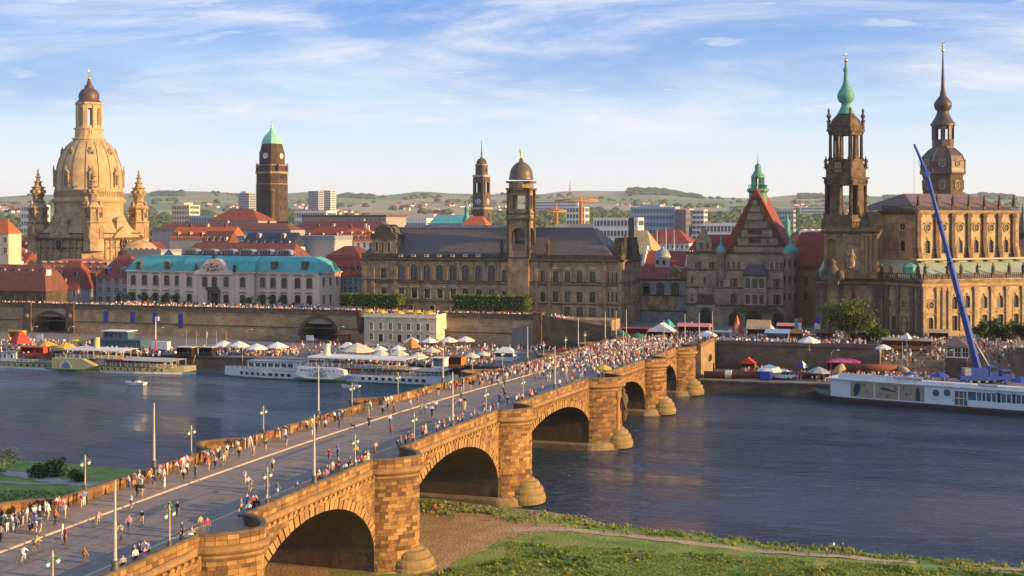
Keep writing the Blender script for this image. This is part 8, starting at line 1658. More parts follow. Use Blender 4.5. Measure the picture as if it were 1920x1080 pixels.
def canopy(T, x0, x1, y0, y1, z0, z1, m, posts=8, pm=WHITE, name='awning'):
 b = MB(); b.box(x0,x1,y0,y1,z1,z1+.1); b.add([(x0,y0-.25,z1-.25),(x1,y0-.25,z1-.25),(x1,y0,z1+.1),(x0,y0,z1+.1)], [(0,1,2,3)]); T.part(name, b, m); b = MB()
 for k in range(posts):
  x = x0+.1+(x1-x0-.2)*k/(posts-1)
  for y in (y0+.1,y1-.1): b.box(x-.05,x+.05,y-.05,y+.05,z0,z1)
 T.part('posts', b, pm)
def rails(T, x0, x1, y, z, m=WHITE, h=1.0):
 b = MB(); [b.tube([(x0,y,z+q),(x1,y,z+q)], .03, 4) for q in (.35,.7,h)]; n = int((x1-x0)/1.6); [b.box(x0+(x1-x0)*k/n-.03,x0+(x1-x0)*k/n+.03,y-.03,y+.03,z,z+h) for k in range(n+1)]; T.part('railing', b, m)
def benches(T, x0, x1, y0, z, m, n):
 for k in range(n): b = MB(); x = x0+(x1-x0)*k/max(1,n-1); b.box(x-.5,x+.5,y0,y0+.6,z+.68,z+.74); b.box(x-.08,x+.08,y0+.2,y0+.4,z,z+.68); b.box(x-.9,x-.62,y0,y0+.6,z+.4,z+.95); b.box(x+.62,x+.9,y0,y0+.6,z+.4,z+.95); T.part('table', b, m)
def arc_text(parent, s, r, cx, y, cz, size, m, a0, a1):
 n = len(s)
 for i, ch in enumerate(s):
  if ch == ' ': continue
  a_ = a0+(a1-a0)*i/(n-1); text(parent, ch, size, (cx-r*cos(a_), y, cz+r*sin(a_)), (pi/2, pi/2-a_, 0) if False else (pi/2, 0, 0), m).rotation_euler = Matrix.Rotation(a_-pi/2, 3, 'Y').to_4x4().to_3x3().__matmul__(Matrix.Rotation(pi/2, 3, 'X')).to_euler()
BG = mat('boat_green', (.02,.13,.07), None, .5); BY = mat('boat_yellow', (.50,.44,.20), (.44,.38,.17), .5, .8); DECK = mat('boat_deck', (.30,.27,.23), None, .8); WINB = (FR_WHITE, GLASS, WHITE); RD = mat('boat_red', (.30,.02,.015), None, .5); TBL = mat('boat_table', (.30,.12,.05), None, .6)
BV = 335.0; fb = Face(0, BV-4.0, 0)
def zB(px, py): return fb.z(px, py)
x0, x1 = fb.s(408), fb.s(850); T = Thing('paddle_steamer', 'long white paddle steamer with funnel moored at the quay', 'steamer', ((x0+x1)/2, BV, 0)); b = MB(); hull(b, x0, x1, BV, 8, 2.3, .35, 0, 1, .22, .12); T.part('hull', b, [BG, WHITE, DECK])
wq = win_mesh(1.05,.75,0,(1,1,.08,None,False),(FR_DARK,GLASS,WHITE),.06)
for px in [449+11.6*i for i in range(9)]+[681+12.6*i for i in range(10)]:
 k = min(1, (((fb.s(px)-x0)/(x1-x0))/.22)**.55); T.inst('hull_window', wq, (fb.s(px), BV-4*k-.10, .95), 0)
f = Face(0, BV-2.6, 0); xa, xb = f.s(464), f.s(563); deckhouse(T, f, xa, xb, 5.2, 2.3, 4.7, WHITE, [(xa+1.2+2.05*i,1.5,3.1,4.3,0) for i in range(7)], LEAD, 'cabin', (2,1,.06,None,False), WINB)
xs, xe = fb.s(562), fb.s(652); b = MB(); z1, z2 = zB(600,709), zB(600,688); n = 10; P = [(xs,z1+1.0),(xs+2.5,z1+.1),(xe-3.5,z1+.1),(xe,z1+1.3),(xe-.2,z2-.5),(xe-2.5,z2),(xs+.4,z2)]; k = len(P); b.add([(x,BV-6.2,z) for x, z in P]+[(x,BV+6,z) for x, z in P], [tuple(range(k))]+[(i,k+i,k+(i+1)%k,(i+1)%k) for i in range(k)], 0); b.box(xs-.6,xe+.8,BV-6.6,BV-5.6,z1-.25,z1+.12,1); T.part('paddle_box', b, [WHITE, BG])
xc = fb.s(604); n = 14; b = MB(); [b.add([(xc,BV-6.23,z1+.5),(xc+1.7*cos(pi*i/n),BV-6.23,z1+.5+1.7*sin(pi*i/n)),(xc+1.7*cos(pi*(i+.6)/n),BV-6.23,z1+.5+1.7*sin(pi*(i+.6)/n))], [(0,1,2)]) for i in range(n)]; T.part('fan_vent', b, mat('vent_dark', (.12,.10,.09), None, .6)); arc_text(T.root, 'DRESDEN', 2.0, xc-T.loc.x, -6.24, z1+.55, .95, BLACK, .25, pi-.25)
for px in (573,580,587,624,632): b = MB(); b.lathe([(.22,-.02),(.22,.02)], 10); o = T.inst('porthole', b.mesh('porthole', [GLASS_D]), (fb.s(px), BV-6.22, z2-.8)); o.rotation_euler = (pi/2,0,0)
b = MB(); b.box(xs, fb.s(762), BV-4.2, BV+4.2, z2-.02, z2+.14); T.part('upper_deck', b, DECK); xa, xb = fb.s(577), fb.s(760); canopy(T, xa, xb, BV-4, BV+4, z2+.1, zB(650,671), OFFW, 13); rails(T, xs+.3, xb, BV-4.1, z2+.14); benches(T, fb.s(680), fb.s(755), BV-3.2, z2+.14, TBL, 9); b = MB(); b.box(fb.s(664),fb.s(692),BV-4.05,BV-3.95,z2+.2,z2+1.0,0); b.box(fb.s(692),fb.s(716),BV-4.05,BV-3.95,z2+.2,z2+1.0,1); T.part('cloth_screen', b, [mat('screen_blue', (.05,.16,.30), None, .6), CM['green']])
f = Face(0, BV-2.4, 0); xa, xb = f.s(678), f.s(778); deckhouse(T, f, xa, xb, 4.8, 2.3, z2-.05, WHITE, [(xa+1.3+2.0*i,1.5,3.0,3.9 if z2 < 4.3 else z2-.5,0) for i in range(7)], OFFW, 'saloon', (2,1,.06,None,False), WINB); b = MB(); b.box(f.s(652),f.s(677),BV-2.2,BV+2.4,2.3,z2-.05); T.part('boiler_casing', b, RD); rails(T, fb.s(655), fb.s(830), BV-3.8, 2.3); canopy(T, f.s(779), f.s(836), BV-3, BV+3, 2.3, z2, LEAD, 7); benches(T, f.s(783), f.s(832), BV-2.6, 2.3, TBL, 6); benches(T, f.s(690), f.s(775), BV-3.4, 2.3, TBL, 8); rails(T, fb.s(428), fb.s(560), BV-3.5, 2.35)
b = MB(); p = (fb.s(601), BV); zf = H-(643-YH)*.149; b.lathe([(.95,z2+.1),(.9,zf-.3),(1.05,zf-.2),(1.05,zf)], 16, p); b.lathe([(.8,zf),(.8,zf+.05)], 16, p, 1); T.part('funnel', b, [OFFW, BLACK]); b = MB(); b.lathe([(.09,2.5),(.05,10)], 6, (fb.s(441), BV)); b.lathe([(.09,z2),(.05,z2+6)], 6, (fb.s(536), BV)); T.part('masts', b, POLE)
x0, x1 = fb.s(-95), fb.s(354); T = Thing('paddle_steamer', 'yellow and green paddle steamer with open decks moored at the left quay', 'steamer', ((x0+x1)/2, BV, 0)); b = MB(); hull(b, x0, x1, BV, 8, 1.9, .5, 0, 1, .12, .2, .7); b.m = [3 if m == 1 and i % 4 == 1 else m for i, m in enumerate(b.m)]; T.part('hull', b, [WHITE, BY, DECK, BY]); b = MB(); b.box(x0+10, x1-13, BV-4.2, BV-3.95, 1.75, 2.0); T.part('rubbing_strake', b, BG)
for px in [18+11.3*i for i in range(8)]+[192+12*i for i in range(10)]: T.inst('hull_window', win_mesh(.8,.6,0,(1,1,.06,None,False),(FR_DARK,GLASS,BY),.06), (fb.s(px), BV-4.1*(1 if px < 270 else max(.5, ((x1-fb.s(px))/(x1-x0)/.2)**.55)), .9))
xs, xe = fb.s(105), fb.s(164); z1, z2 = .7, zB(135,671); P = [(xs,z1),(xe,z1),(xe+4,z1+1.2),(xe,z2-.2),(xe-.4,z2),(xs,z2)]; k = len(P); b = MB(); b.add([(x,BV-6,z) for x, z in P]+[(x,BV+6,z) for x, z in P], [tuple(range(k))]+[(i,k+i,k+(i+1)%k,(i+1)%k) for i in range(k)]); b.box(xs-2,xe+6,BV-6.4,BV-5.5,z1-.25,z1+.1,1); T.part('paddle_box', b, [BY, BG])
xc = fb.s(131); b = MB(); n = 11; [b.add([(xc,BV-6.03,z1+.35),(xc+1.5*cos(pi*i/n),BV-6.03,z1+.35+1.5*sin(pi*i/n)),(xc+1.5*cos(pi*(i+.6)/n),BV-6.03,z1+.35+1.5*sin(pi*(i+.6)/n))], [(0,1,2)]) for i in range(n)]; T.part('fan_vent', b, mat('vent_blue', (.03,.13,.42), None, .5)); arc_text(T.root, 'STADT WEHLEN', 1.75, xc-T.loc.x, -6.04, z1+.4, .62, mat('sign_white', (.8,.8,.8), None, .5), .1, pi-.1)
b = MB(); b.box(xs, fb.s(232), BV-4.2, BV+4.2, z2-.02, z2+.12); T.part('upper_deck', b, DECK); canopy(T, fb.s(122), fb.s(230), BV-3.8, BV+3.8, z2+.1, zB(175,656), OFFW, 9); rails(T, xs, fb.s(230), BV-4.1, z2+.12); canopy(T, fb.s(182), fb.s(322), BV-3.6, BV+3.6, 1.9, zB(250,675), mat('awning_grey', (.42,.42,.38), None, .8), 11); rails(T, fb.s(170), fb.s(330), BV-3.8, 1.9); rails(T, fb.s(-40), fb.s(104), BV-3.8, 1.9); benches(T, fb.s(235), fb.s(318), BV-3, 1.9, TBL, 10); benches(T, fb.s(185), fb.s(228), BV-3, z2+.12, TBL, 5)
b = MB(); b.box(fb.s(190), fb.s(232), BV-2.4, BV+2.4, 1.9, z2-.05); T.part('boiler_casing', b, RD); b = MB(); b.box(fb.s(166), fb.s(189), BV-2.4, BV+2.4, 1.9, z2-.05); T.part('cabin', b, WHITE); b = MB(); zf = H-(632-YH)*.158; b.lathe([(.85,z2),(.85,zf)], 14, (fb.s(166), BV)); b.lathe([(.7,zf),(.7,zf+.04)], 14, (fb.s(166), BV), 1); T.part('funnel', b, [P_YEL, BLACK]); f = Face(0,BV-2.5,0); deckhouse(T, f, f.s(2), f.s(30), 4, 1.9, 4.6, WHITE, [(f.s(9),1,2.8,4,0),(f.s(22),1,2.8,4,0)], LEAD, 'deck_cabin', (1,1,.06,None,False), WINB)
b = MB(); p = (x1-1.2, BV); b.tube([(p[0],p[1],2.4),(p[0]+.9,p[1],5.6)], .07, 5); b.add([(p[0]+.9,p[1],5.5),(p[0]+.2,p[1]+.1,5.0),(p[0]-.1,p[1],3.2),(p[0]+.5,p[1],3.4)], [(0,1,2,3)], 1); T.part('stern_flag', b, [POLE, CM['orange']])
def motorboat(px, py, L, label, m, tent=None):
 q = gp(px, py, 0); T = Thing('motor_boat', label, 'boat', tuple(q)); b = MB(); x, y = q.x, q.y; P = [(-.5,.0,.9),(-.35,.42,.75),(-.05,.5,.7),(.5,.45,.7)]; up = [(x+a*L,y-w_*L*.36,z) for a, w_, z in P]+[(x+a*L,y+w_*L*.36,z) for a, w_, z in P[::-1]]; lo = [(x+a*L*.92,y-w_*L*.27,-.2) for a, w_, z in P]+[(x+a*L*.92,y+w_*L*.27,-.2) for a, w_, z in P[::-1]]; n = 8; b.add(up+lo, [tuple(range(n))]+[((i+1)%n,i,n+i,n+(i+1)%n) for i in range(n)]); T.part('hull', b, m); b = MB(); b.add([(x-.12*L,y-.9,.75),(x-.12*L,y+.9,.75),(x+.02*L,y+.8,1.5),(x+.02*L,y-.8,1.5)], [(0,1,2,3)]); T.part('windscreen', b, GLASS); b = MB(); b.tube([(x+.3*L,y-.9,.7),(x+.26*L,y-.8,2.2),(x+.26*L,y+.8,2.2),(x+.3*L,y+.9,.7)], .06, 5); T.part('arch_bar', b, STEEL); b = MB(); b.box(x+.02*L,x+.2*L,y-.7,y+.7,.7,1.05); T.part('seat', b, CM['blue'] if tent else OFFW)
 if tent: b = MB(); b.lathe([(1.9,2.5),(1.0,2.95),(.1,3.1)], 8, (x,y)); b.lathe([(.05,.7),(.05,3)], 5, (x,y)); T.part('sun_canopy', b, CM[tent])
motorboat(254,721,6.4,'small white motor boat cruising on the open river',WHITE); motorboat(657,727,5.4,'small dinghy with blue canopy near the white steamer',OFFW,'blue')
P0, P1 = gp(1512,751,0), gp(1980,788,0); fT, lT = face2((P0.x,P0.y),(P1.x,P1.y)); T = Thing('theatre_barge', 'long black-hulled barge with white cabin and painted panels at the right', 'barge', ((P0.x+P1.x)/2,(P0.y+P1.y)/2,0)); W_ = 9.0
def zT(px, py): return fT.z(px, py)
b = MB(); zt = 1.5; n = 20; rg = []
for i in range(n+1): t = i/n; s = t*lT; k = min(1, (t/.07)**.6) if t else .02; rg.append([fT.p(s, 4.5*k-4.5, -.6), fT.p(s, 4.5*k-4.5, .95+.8*(1-min(1,t/.12))), fT.p(s, 4.6*k-4.5, 1.15+.8*(1-min(1,t/.12))), fT.p(s, 4.5*k-4.5, zt+.9*(1-min(1,t/.12))), fT.p(s, -4.5-4.5*k, zt+.9*(1-min(1,t/.12))), fT.p(s, -4.5-4.5*k, -.6)])
vs = [p for r in rg for p in r]; [b.add([rg[i][j], rg[i+1][j], rg[i+1][j+1], rg[i][j+1]], [(0,1,2,3)], (0,1,0,2,0)[j]) for i in range(n) for j in range(5)]; T.part('hull', b, [mat('hull_black', (.018,.018,.02), None, .5), mat('hull_red', (.22,.02,.015), None, .5), mat('hull_deck_green', (.03,.10,.06), None, .7)])
sa, sb = fT.s(1556), lT; zc = zT(1650,717); WB = mat('barge_white', (.66,.70,.74), (.60,.64,.69), .5, .5); rops = []
gw = [(fT.s(px), 4.2, 2.9, 5.0, 0) for px in (1830,1858,1886,1914,1942)]; dr = [(fT.s(1801), 3.0, 1.6, zc-.8, 0)]
b = MB(); fI = Face(fT.p(0,-.4)[0], fT.p(0,-.4)[1], fT.a); wall(b, fI, sa, sb, zt-.2, zc, gw+dr, 0, .2); b.quad(fI.p(sa,0,zt),fI.p(sa,0,zc),fI.p(sa,-8,zc),fI.p(sa,-8,zt)); b.quad(fI.p(sb,0,zt),fI.p(sb,-8,zt),fI.p(sb,-8,zc),fI.p(sb,0,zc)); T.part('cabin', b, [WB]); put_windows(T, fI, gw, (2,1,.12,None,False), (WB, mat('barge_glass', (.03,.07,.10), (.10,.18,.22), .08, .8), WB), .2); put_windows(T, fI, dr, (3,2,.1,None,False), (FR_WHITE, GLASS, WB), .2, None, 'door')
b = MB(); b.obox(fI.p((sa+sb)/2-.6,-3.9,0), fI.t, sb-sa+1.2, 9.0, zc, zc+.22); T.part('roof', b, WHITE); b = MB(); s1, s2 = fI.s(1570), fI.s(1727); b.obox(fI.p((s1+s2)/2,-.9,0), fI.t, s2-s1, .3, zc+.22, zc+1.5); b.obox(fI.p((s2+sb)/2,-.2,0), fI.t, sb-s2, .12, zc+.22, zc+.9); T.part('roof_parapet', b, WHITE)
rw = MB(); rw.lathe([(.95,-.06),(.95,.06)], 24); rw.lathe([(.8,.065),(.8,.07)], 24, (0,0), 1); rw = rw.mesh('round_window', [WHITE, mat('round_glass', (.05,.10,.14), None, .08)])
for px in (1755,1776): o = T.inst('round_window', rw, fI.p(fI.s(px), .06, zT(px,737))); o.rotation_euler = (pi/2,0,fI.a)
PAN = mat('panel_ochre', (.34,.31,.20), (.26,.25,.17), .7, .6); INK = mat('panel_ink', (.03,.04,.07), None, .7); zp0, zp1 = zt+.35, zc-.35
for k, (pa, pb) in enumerate(((1595,1638),(1641,1684),(1687,1733))):
 s1, s2 = fI.s(pa), fI.s(pb); b = MB(); b.obox(fI.p((s1+s2)/2,.05,0), fI.t, s2-s1, .1, zp0, zp1); pn = T.part('painted_panel', b, PAN); b = MB(); sm = (s1+s2)/2; zm = (zp0+zp1)/2; o_ = .13
 if k == 1:
  Pf = [(-1.6,.7),(-1.0,1.05),(0,.95),(1.0,.45),(1.9,.35),(2.2,.7),(2.15,-.2),(1.8,0),(.8,.1),(-.5,.3),(-1.3,.45)]; b.add([fI.p(sm+a*1.0,o_,zm+c*.9) for a, c in Pf], [tuple(range(len(Pf)-1,-1,-1))])
 else:
  Pf = [(-1.9,-1.6),(-1.2,-1.4),(-.6,-.6),(-.3,.4),(-.5,1.4),(-1.2,1.5),(-1.8,1.2),(-2.1,0)] if k == 0 else [(.9,-1.7),(1.9,-1.7),(2.0,.2),(1.7,1.4),(1.2,1.5),(.9,.5)]; b.add([fI.p(sm+a,o_,zm+c) for a, c in Pf], [tuple(range(len(Pf)))])
 T.part('printed_figure', b, INK, pn)
 for ch, ds, dz, sz in (((('T',.5,.5,1.6),('h',1.3,-.5,1.3)),(('e',.2,-1.3,1.6),('A',2.2,.7,1.3)),(('T',-2.0,.7,1.3),('e',-1.2,-.6,1.7),('r',-.2,-.4,1.3))))[k]: q = fI.p(sm+ds, .12, zm+dz-.2); text(T.root, ch, sz, Vector(q)-T.loc, (pi/2,0,fI.a), INK)
s1 = fI.s(1700); b = MB(); b.obox(fI.p(s1,-.68,0), fI.t, fI.w(1700,56), .12, zc+.45, zc+1.75); T.part('name_board', b, WHITE); text(T.root, 'THEATERKAHN', .98, Vector(fI.p(s1,-.6,zc+.75))-T.loc, (pi/2,0,fI.a), mat('sign_ink', (.04,.06,.07), None, .7)); s1 = fI.s(1852); b = MB(); b.obox(fI.p(s1,-.1,0), fI.t, fI.w(1852,38), .1, zc+.3, zc+1.3); T.part('banner_board', b, WHITE); text(T.root, 'Restaurant geöffnet', .5, Vector(fI.p(s1,-.02,zc+.62))-T.loc, (pi/2,0,fI.a), RD)
rails_ = MB(); [rails_.tube([fT.p(fT.s(1520),-4.5+y,2.0+h),fT.p(fT.s(1555),-4.5+y,1.6+h)], .04, 4) for y in (-3,3) for h in (.5,1.0)]; T.part('bow_railing', rails_, STEEL)
for k, (px, py, w_) in enumerate(((1697,704,26),(1753,713,36),(1905,726,40))): q = fI.p(fI.s(px), -4.0, zc+.22); z = zc+.22; r = w_/2*.128; T2 = Thing('deck_parasol', f'blue parasol on the barge roof, {ORD[k]} from the left', 'parasol', (q[0],q[1],z), 'parasols on the barge roof'); b = MB(); b.lathe([(r,z+1.6),(r*.5,z+1.6+r*.3),(.05,z+1.6+r*.5)], 8, (q[0],q[1]), 0, False); T2.part('canopy', b, CM['blue']); b = MB(); b.lathe([(.05,z),(.05,z+1.6+r*.45)], 5, (q[0],q[1])); T2.part('pole', b, STEEL)
CB_ = mat('crane_blue', (.018,.065,.36), (.014,.05,.28), .45, .5, stain=(.06,.08,.16), stain_amt=.3, stain_scale=.6); K = 345/F; D0 = 345
q = gp(1846,719,QR); T = Thing('mobile_crane', 'bright blue telescopic mobile crane reaching high above the church', 'crane', tuple(q)); x, y = q.x, q.y; b = MB(); t = (CA,SA); b.obox((x,y), t, 13, 2.8, QR+.9, QR+2.0); b.obox((x+5.2*CA,y+5.2*SA), t, 2.4, 2.8, QR+2.0, QR+3.4); T.part('carrier', b, CB_); b = MB(); b.obox((x-1.5*CA,y-1.5*SA), t, 5.5, 2.6, QR+2.05, QR+3.8); b.obox((x+1.8*CA,y+1.8*SA), t, 2.0, 2.8, QR+2.05, QR+4.4); T.part('superstructure', b, CB_)
for k in range(6):
 for s in (-1,1): o = T.inst('wheel', wh, (x+(-5+2*k)*CA-s*1.35*-SA, y+(-5+2*k)*SA+s*1.35*CA, QR+.62), 0, None, (1.6,1.6,1.6)); o.rotation_euler = (pi/2,0,YAW)
def cpt(px, py): return dp(px, py, D0)
A_, B__, C__ = cpt(1838,706), cpt(1738,326), cpt(1714,270);
def beam(a, c, w0, w1, name, m=CB_):
 b = MB(); b.tube([tuple(a),tuple(c)], [w0,w1], 4, 0, False); return T.part(name, b, m)
for k, (u, v_, r0) in enumerate(((0,.36,.95),(.30,.58,.80),(.54,.78,.66),(.74,1.0,.54))): beam(A_.lerp(B__,u), A_.lerp(B__,v_), r0, r0*.97, 'boom_section')
b = MB(); b.lathe([(.9,-.5),(.9,.5)], 10); o = T.inst('knuckle', b.mesh('knuckle', [CB_]), tuple(B__)); o.rotation_euler = (pi/2,0,YAW); beam(B__, C__, .5, .28, 'jib'); b = MB(); b.tube([tuple(cpt(1722,300)),tuple(cpt(1733,345))], .07, 4); b.tube([tuple(C__),(C__.x,C__.y,cpt(1714,368).z)], .04, 4); T.part('cables', b, STEEL); b = MB(); b.tube([tuple(cpt(1862,700)),tuple(A_.lerp(B__,.22))], .3, 6); T.part('lift_ram', b, STEEL)
b = MB(); b.obox((x-4.6*CA,y-4.6*SA), t, 1.6, 2.7, QR+2.1, QR+3.9); T.part('counterweight', b, STEEL); b = MB(); b.obox((x+5.2*CA,y+5.2*SA), t, 2.0, 2.86, QR+2.6, QR+3.2); b.obox((x+1.9*CA,y+1.9*SA), t, 1.5, 2.86, QR+3.2, QR+4.1); T.part('cab_glass', b, GLASS)
for s in (-5.5,4.2): b = MB(); b.obox((x+s*CA,y+s*SA), t, .5, 6.2, QR+.7, QR+1.1); b.obox((x+s*CA+3*SA,y+s*SA-3*CA), t, .6, .6, QR, QR+.7); T.part('outrigger', b, CB_)
for u in (.34,.56,.76): b = MB(); p_ = A_.lerp(B__,u); b.tube([tuple(p_-(B__-A_).normalized()*.3),tuple(p_+(B__-A_).normalized()*.3)], 1.15-.5*u, 4, 0, False); T.part('boom_collar', b, BLACK)
q = cpt(1826,560); text(T.root, 'FELBERMAYR', 1.1, (A_.lerp(B__,.42)-T.loc)+Vector((.2,-.9,-3)), (pi/2, -1.31, YAW), WHITE) if False else None
q = gp(1692,706,QR); T = Thing('trampoline_frame', 'spidery steel bungee frame with splayed arms before the steps', 'frame', tuple(q)); b = MB()
for dx, h in ((-7.5,9.5),(7.0,8.5)): b.tube([(q.x,q.y,QR+3.5),(q.x+dx,q.y+1,QR+h)], .12, 5); b.tube([(q.x+dx*.5,q.y+.5,QR),(q.x+dx*.42,q.y+.5,QR+(3.5+h)/2-.4)], .1, 5)
b.tube([(q.x,q.y,QR),(q.x,q.y,QR+9)], .12, 5); b.tube([(q.x+1,q.y,QR),(q.x+1.2,q.y,QR+9)], .12, 5); T.part('frame', b, STEEL)
# ================================================================== PEOPLE
SKIN = mat('skin', (.48,.28,.18), None, .6); SHOE = mat('shoes', (.05,.045,.04), None, .7)
HAIRS = {k: mat('hair_'+k, c, None, .7) for k, c in dict(dark=(.03,.022,.018), brown=(.10,.055,.03), blond=(.40,.27,.11), grey=(.34,.32,.30)).items()}
TOPS = {k: mat('top_'+k, c, None, .85) for k, c in dict(white=(.74,.72,.70), red=(.52,.04,.035), blue=(.10,.16,.34), black=(.025,.025,.028), grey=(.30,.30,.31), pink=(.66,.28,.32), green=(.06,.26,.10), yellow=(.66,.48,.08), beige=(.50,.40,.28), navy=(.03,.04,.12), orange=(.60,.20,.05), turquoise=(.10,.42,.46), lilac=(.40,.32,.54)).items()}
BOTS = {k: mat('trousers_'+k, c, None, .85) for k, c in dict(black=(.025,.025,.028), denim=(.07,.11,.22), beige=(.44,.35,.24), white=(.66,.64,.62), grey=(.20,.20,.21), brown=(.16,.09,.05)).items()}
def skinned(J, E, sub=1):
 names = list(J); me = bpy.data.meshes.new('person'); me.from_pydata([J[k][0] for k in names], [(names.index(a), names.index(b)) for a, b in E], []); o = bpy.data.objects.new('tmp', me); COL.objects.link(o); m = o.modifiers.new('s', 'SKIN'); m.use_smooth_shade = True
 for i, k in enumerate(names): sv = me.skin_vertices[0].data[i]; r = J[k][1]; sv.radius = r if isinstance(r, tuple) else (r, r); sv.use_root = (k == 'pel')
 s = o.modifiers.new('u', 'SUBSURF'); s.levels = sub; s.render_levels = sub; dg = bpy.context.evaluated_depsgraph_get(); out_ = bpy.data.meshes.new_from_object(o.evaluated_get(dg)); bpy.data.objects.remove(o); out_.name = 'person'
 out_.materials.clear(); [out_.materials.append(q) for q in (SKIN, HAIRS['dark'], TOPS['white'], BOTS['black'], SHOE)]
 seg = [(Vector(J[a][0]), Vector(J[b][0]), J[a][2], J[b][2]) for a, b in E]; hd = Vector(J['head'][0])
 for p in out_.polygons:
  c = p.center; best = None
  for a, b, ra, rb in seg:
   ab = b-a; t = max(0, min(1, (c-a).dot(ab)/max(ab.length_squared, 1e-6))); d = (c-(a+ab*t)).length
   if best is None or d < best[0]: best = (d, rb if t > .5 else ra)
  r = best[1]
  if r == 0 and (c-hd).length < .17 and (c.z > hd.z+.045 or (c.y > hd.y+.02 and c.z > hd.z-.06)): r = 1
  p.material_index = r
 return out_
def skel(hip=.92, lean=0.0, la=((.24,-.02,1.12),(.25,-.10,.88)), ra=((-.24,-.02,1.12),(-.25,-.10,.88)), ll=((.10,0,.50),(.11,.02,.08)), rl=((-.10,0,.50),(-.11,.02,.08)), skirt=False):
 def T(z, y=0.0): return y-lean*(z-hip)
 J = dict(pel=((0,0,hip),(.165,.12),3), wst=((0,T(hip+.16),hip+.16),(.145,.105),2), chest=((0,T(hip+.38),hip+.38),(.18,.12),2), neck=((0,T(hip+.56),hip+.54),.06,0), head=((0,T(hip+.66)-.015,hip+.66),(.085,.10),0), crown=((0,T(hip+.76),hip+.75),(.06,.075),1))
 dz = hip-.92; E = [('pel','wst'),('wst','chest'),('chest','neck'),('neck','head'),('head','crown')]
 for s, n, arm, leg in ((1,'l',la,ll),(-1,'r',ra,rl)):
  sh = (s*.19, T(hip+.46), hip+.46); J[n+'sh'] = (sh, .065, 2); J[n+'el'] = ((arm[0][0], arm[0][1]-lean*.25, arm[0][2]+dz), .05, 2); J[n+'wr'] = ((arm[1][0], arm[1][1]-lean*.2, arm[1][2]+dz), .038, 0); d = Vector(J[n+'wr'][0])-Vector(J[n+'el'][0]); J[n+'ha'] = (tuple(Vector(J[n+'wr'][0])+d.normalized()*.10), (.045,.028), 0)
  J[n+'hp'] = ((s*.10, 0, hip-.06), .105, 3); J[n+'kn'] = (leg[0], .075 if not skirt else .10, 3); J[n+'an'] = (leg[1], .045, 0 if skirt else 3); a_ = leg[1]; J[n+'to'] = ((a_[0]+s*.015, a_[1]-.16, max(.04, a_[2]-.035)), (.045,.035), 4)
  E += [('chest',n+'sh'),(n+'sh',n+'el'),(n+'el',n+'wr'),(n+'wr',n+'ha'),('pel',n+'hp'),(n+'hp',n+'kn'),(n+'kn',n+'an'),(n+'an',n+'to')]
 return J, E
POSE = {'standing': skinned(*skel()), 'walking': skinned(*skel(la=((.24,.10,1.14),(.24,.02,.90)), ra=((-.24,-.12,1.14),(-.22,-.26,.96)), ll=((.10,-.16,.52),(.10,-.14,.08)), rl=((-.10,.06,.50),(-.10,.30,.14)))),
 'leaning': skinned(*skel(lean=.38, la=((.24,-.28,1.12),(.14,-.52,1.16)), ra=((-.24,-.28,1.12),(-.14,-.50,1.16)), ll=((.10,.04,.50),(.11,.12,.08)))), 'photographing': skinned(*skel(la=((.26,-.16,1.30),(.10,-.30,1.56)), ra=((-.26,-.16,1.30),(-.10,-.30,1.56)))),
 'sitting': skinned(*skel(hip=.55, ll=((.12,-.42,.52),(.12,-.44,.08)), rl=((-.12,-.42,.52),(-.12,-.46,.08)), la=((.24,-.10,1.14),(.14,-.34,1.06)), ra=((-.24,-.10,1.14),(-.14,-.34,1.06)))), 'strolling': skinned(*skel(la=((.24,-.04,1.12),(.12,-.26,1.08)), skirt=True, ll=((.09,-.06,.50),(.10,-.06,.08)), rl=((-.09,.08,.50),(-.10,.16,.10))))}
RIDE = skinned(*skel(hip=1.0, lean=.42, la=((.26,-.34,1.18),(.24,-.60,1.02)), ra=((-.26,-.34,1.18),(-.24,-.60,1.02)), ll=((.11,-.26,.72),(.11,-.08,.22)), rl=((-.11,-.30,.92),(-.11,-.24,.48))))
pr_ = random.Random(11); USED = set(); TOPW = ['white']*7+['red']*3+['blue']*3+['black']*4+['grey']*2+['pink']*2+['green','yellow','yellow','beige','beige','navy','navy','orange','turquoise','lilac']; BOTW = ['black']*4+['denim']*4+['beige']*3+['white','white','grey','brown']
def span_of(v): return 'at the near end' if v < 113 else f'above the {ORD[sum(1 for p in PIERS[2:] if p < v)-1]} arch'
def person(x, y, z, rz, pose, place, top=None, bot=None, mesh=None, parent=None):
 for _ in range(60):
  t = top or pr_.choice(TOPW); b_ = bot or pr_.choice(BOTW); h = pr_.choice(('dark','dark','brown','brown','blond','grey')); L = f'{h}-haired {pose} person, {t} top, {b_} trousers, {place}'
  if L not in USED: break
 USED.add(L); o = bpy.data.objects.new('person', mesh or POSE[pose]); COL.objects.link(o); o.location = (x, y, z); o.rotation_euler = (0, 0, rz); s = pr_.uniform(.93, 1.06); o.scale = (s*pr_.uniform(.95,1.1), s, s)
 for i, m in ((1, HAIRS[h]), (2, TOPS[t]), (3, BOTS[b_])): o.material_slots[i].link = 'OBJECT'; o.material_slots[i].material = m
 return tag(o, L, 'person', 'people on the bridge')
OCC = []
def free(x, y, d=.5):
 if any((x-a)**2+(y-b)**2 < d*d for a, b in OCC): return False
 OCC.append((x, y)); return True
def vpx(px, x):
 k = (px-960)/F; return -(x*(CA+k*SA))/(SA-k*CA)
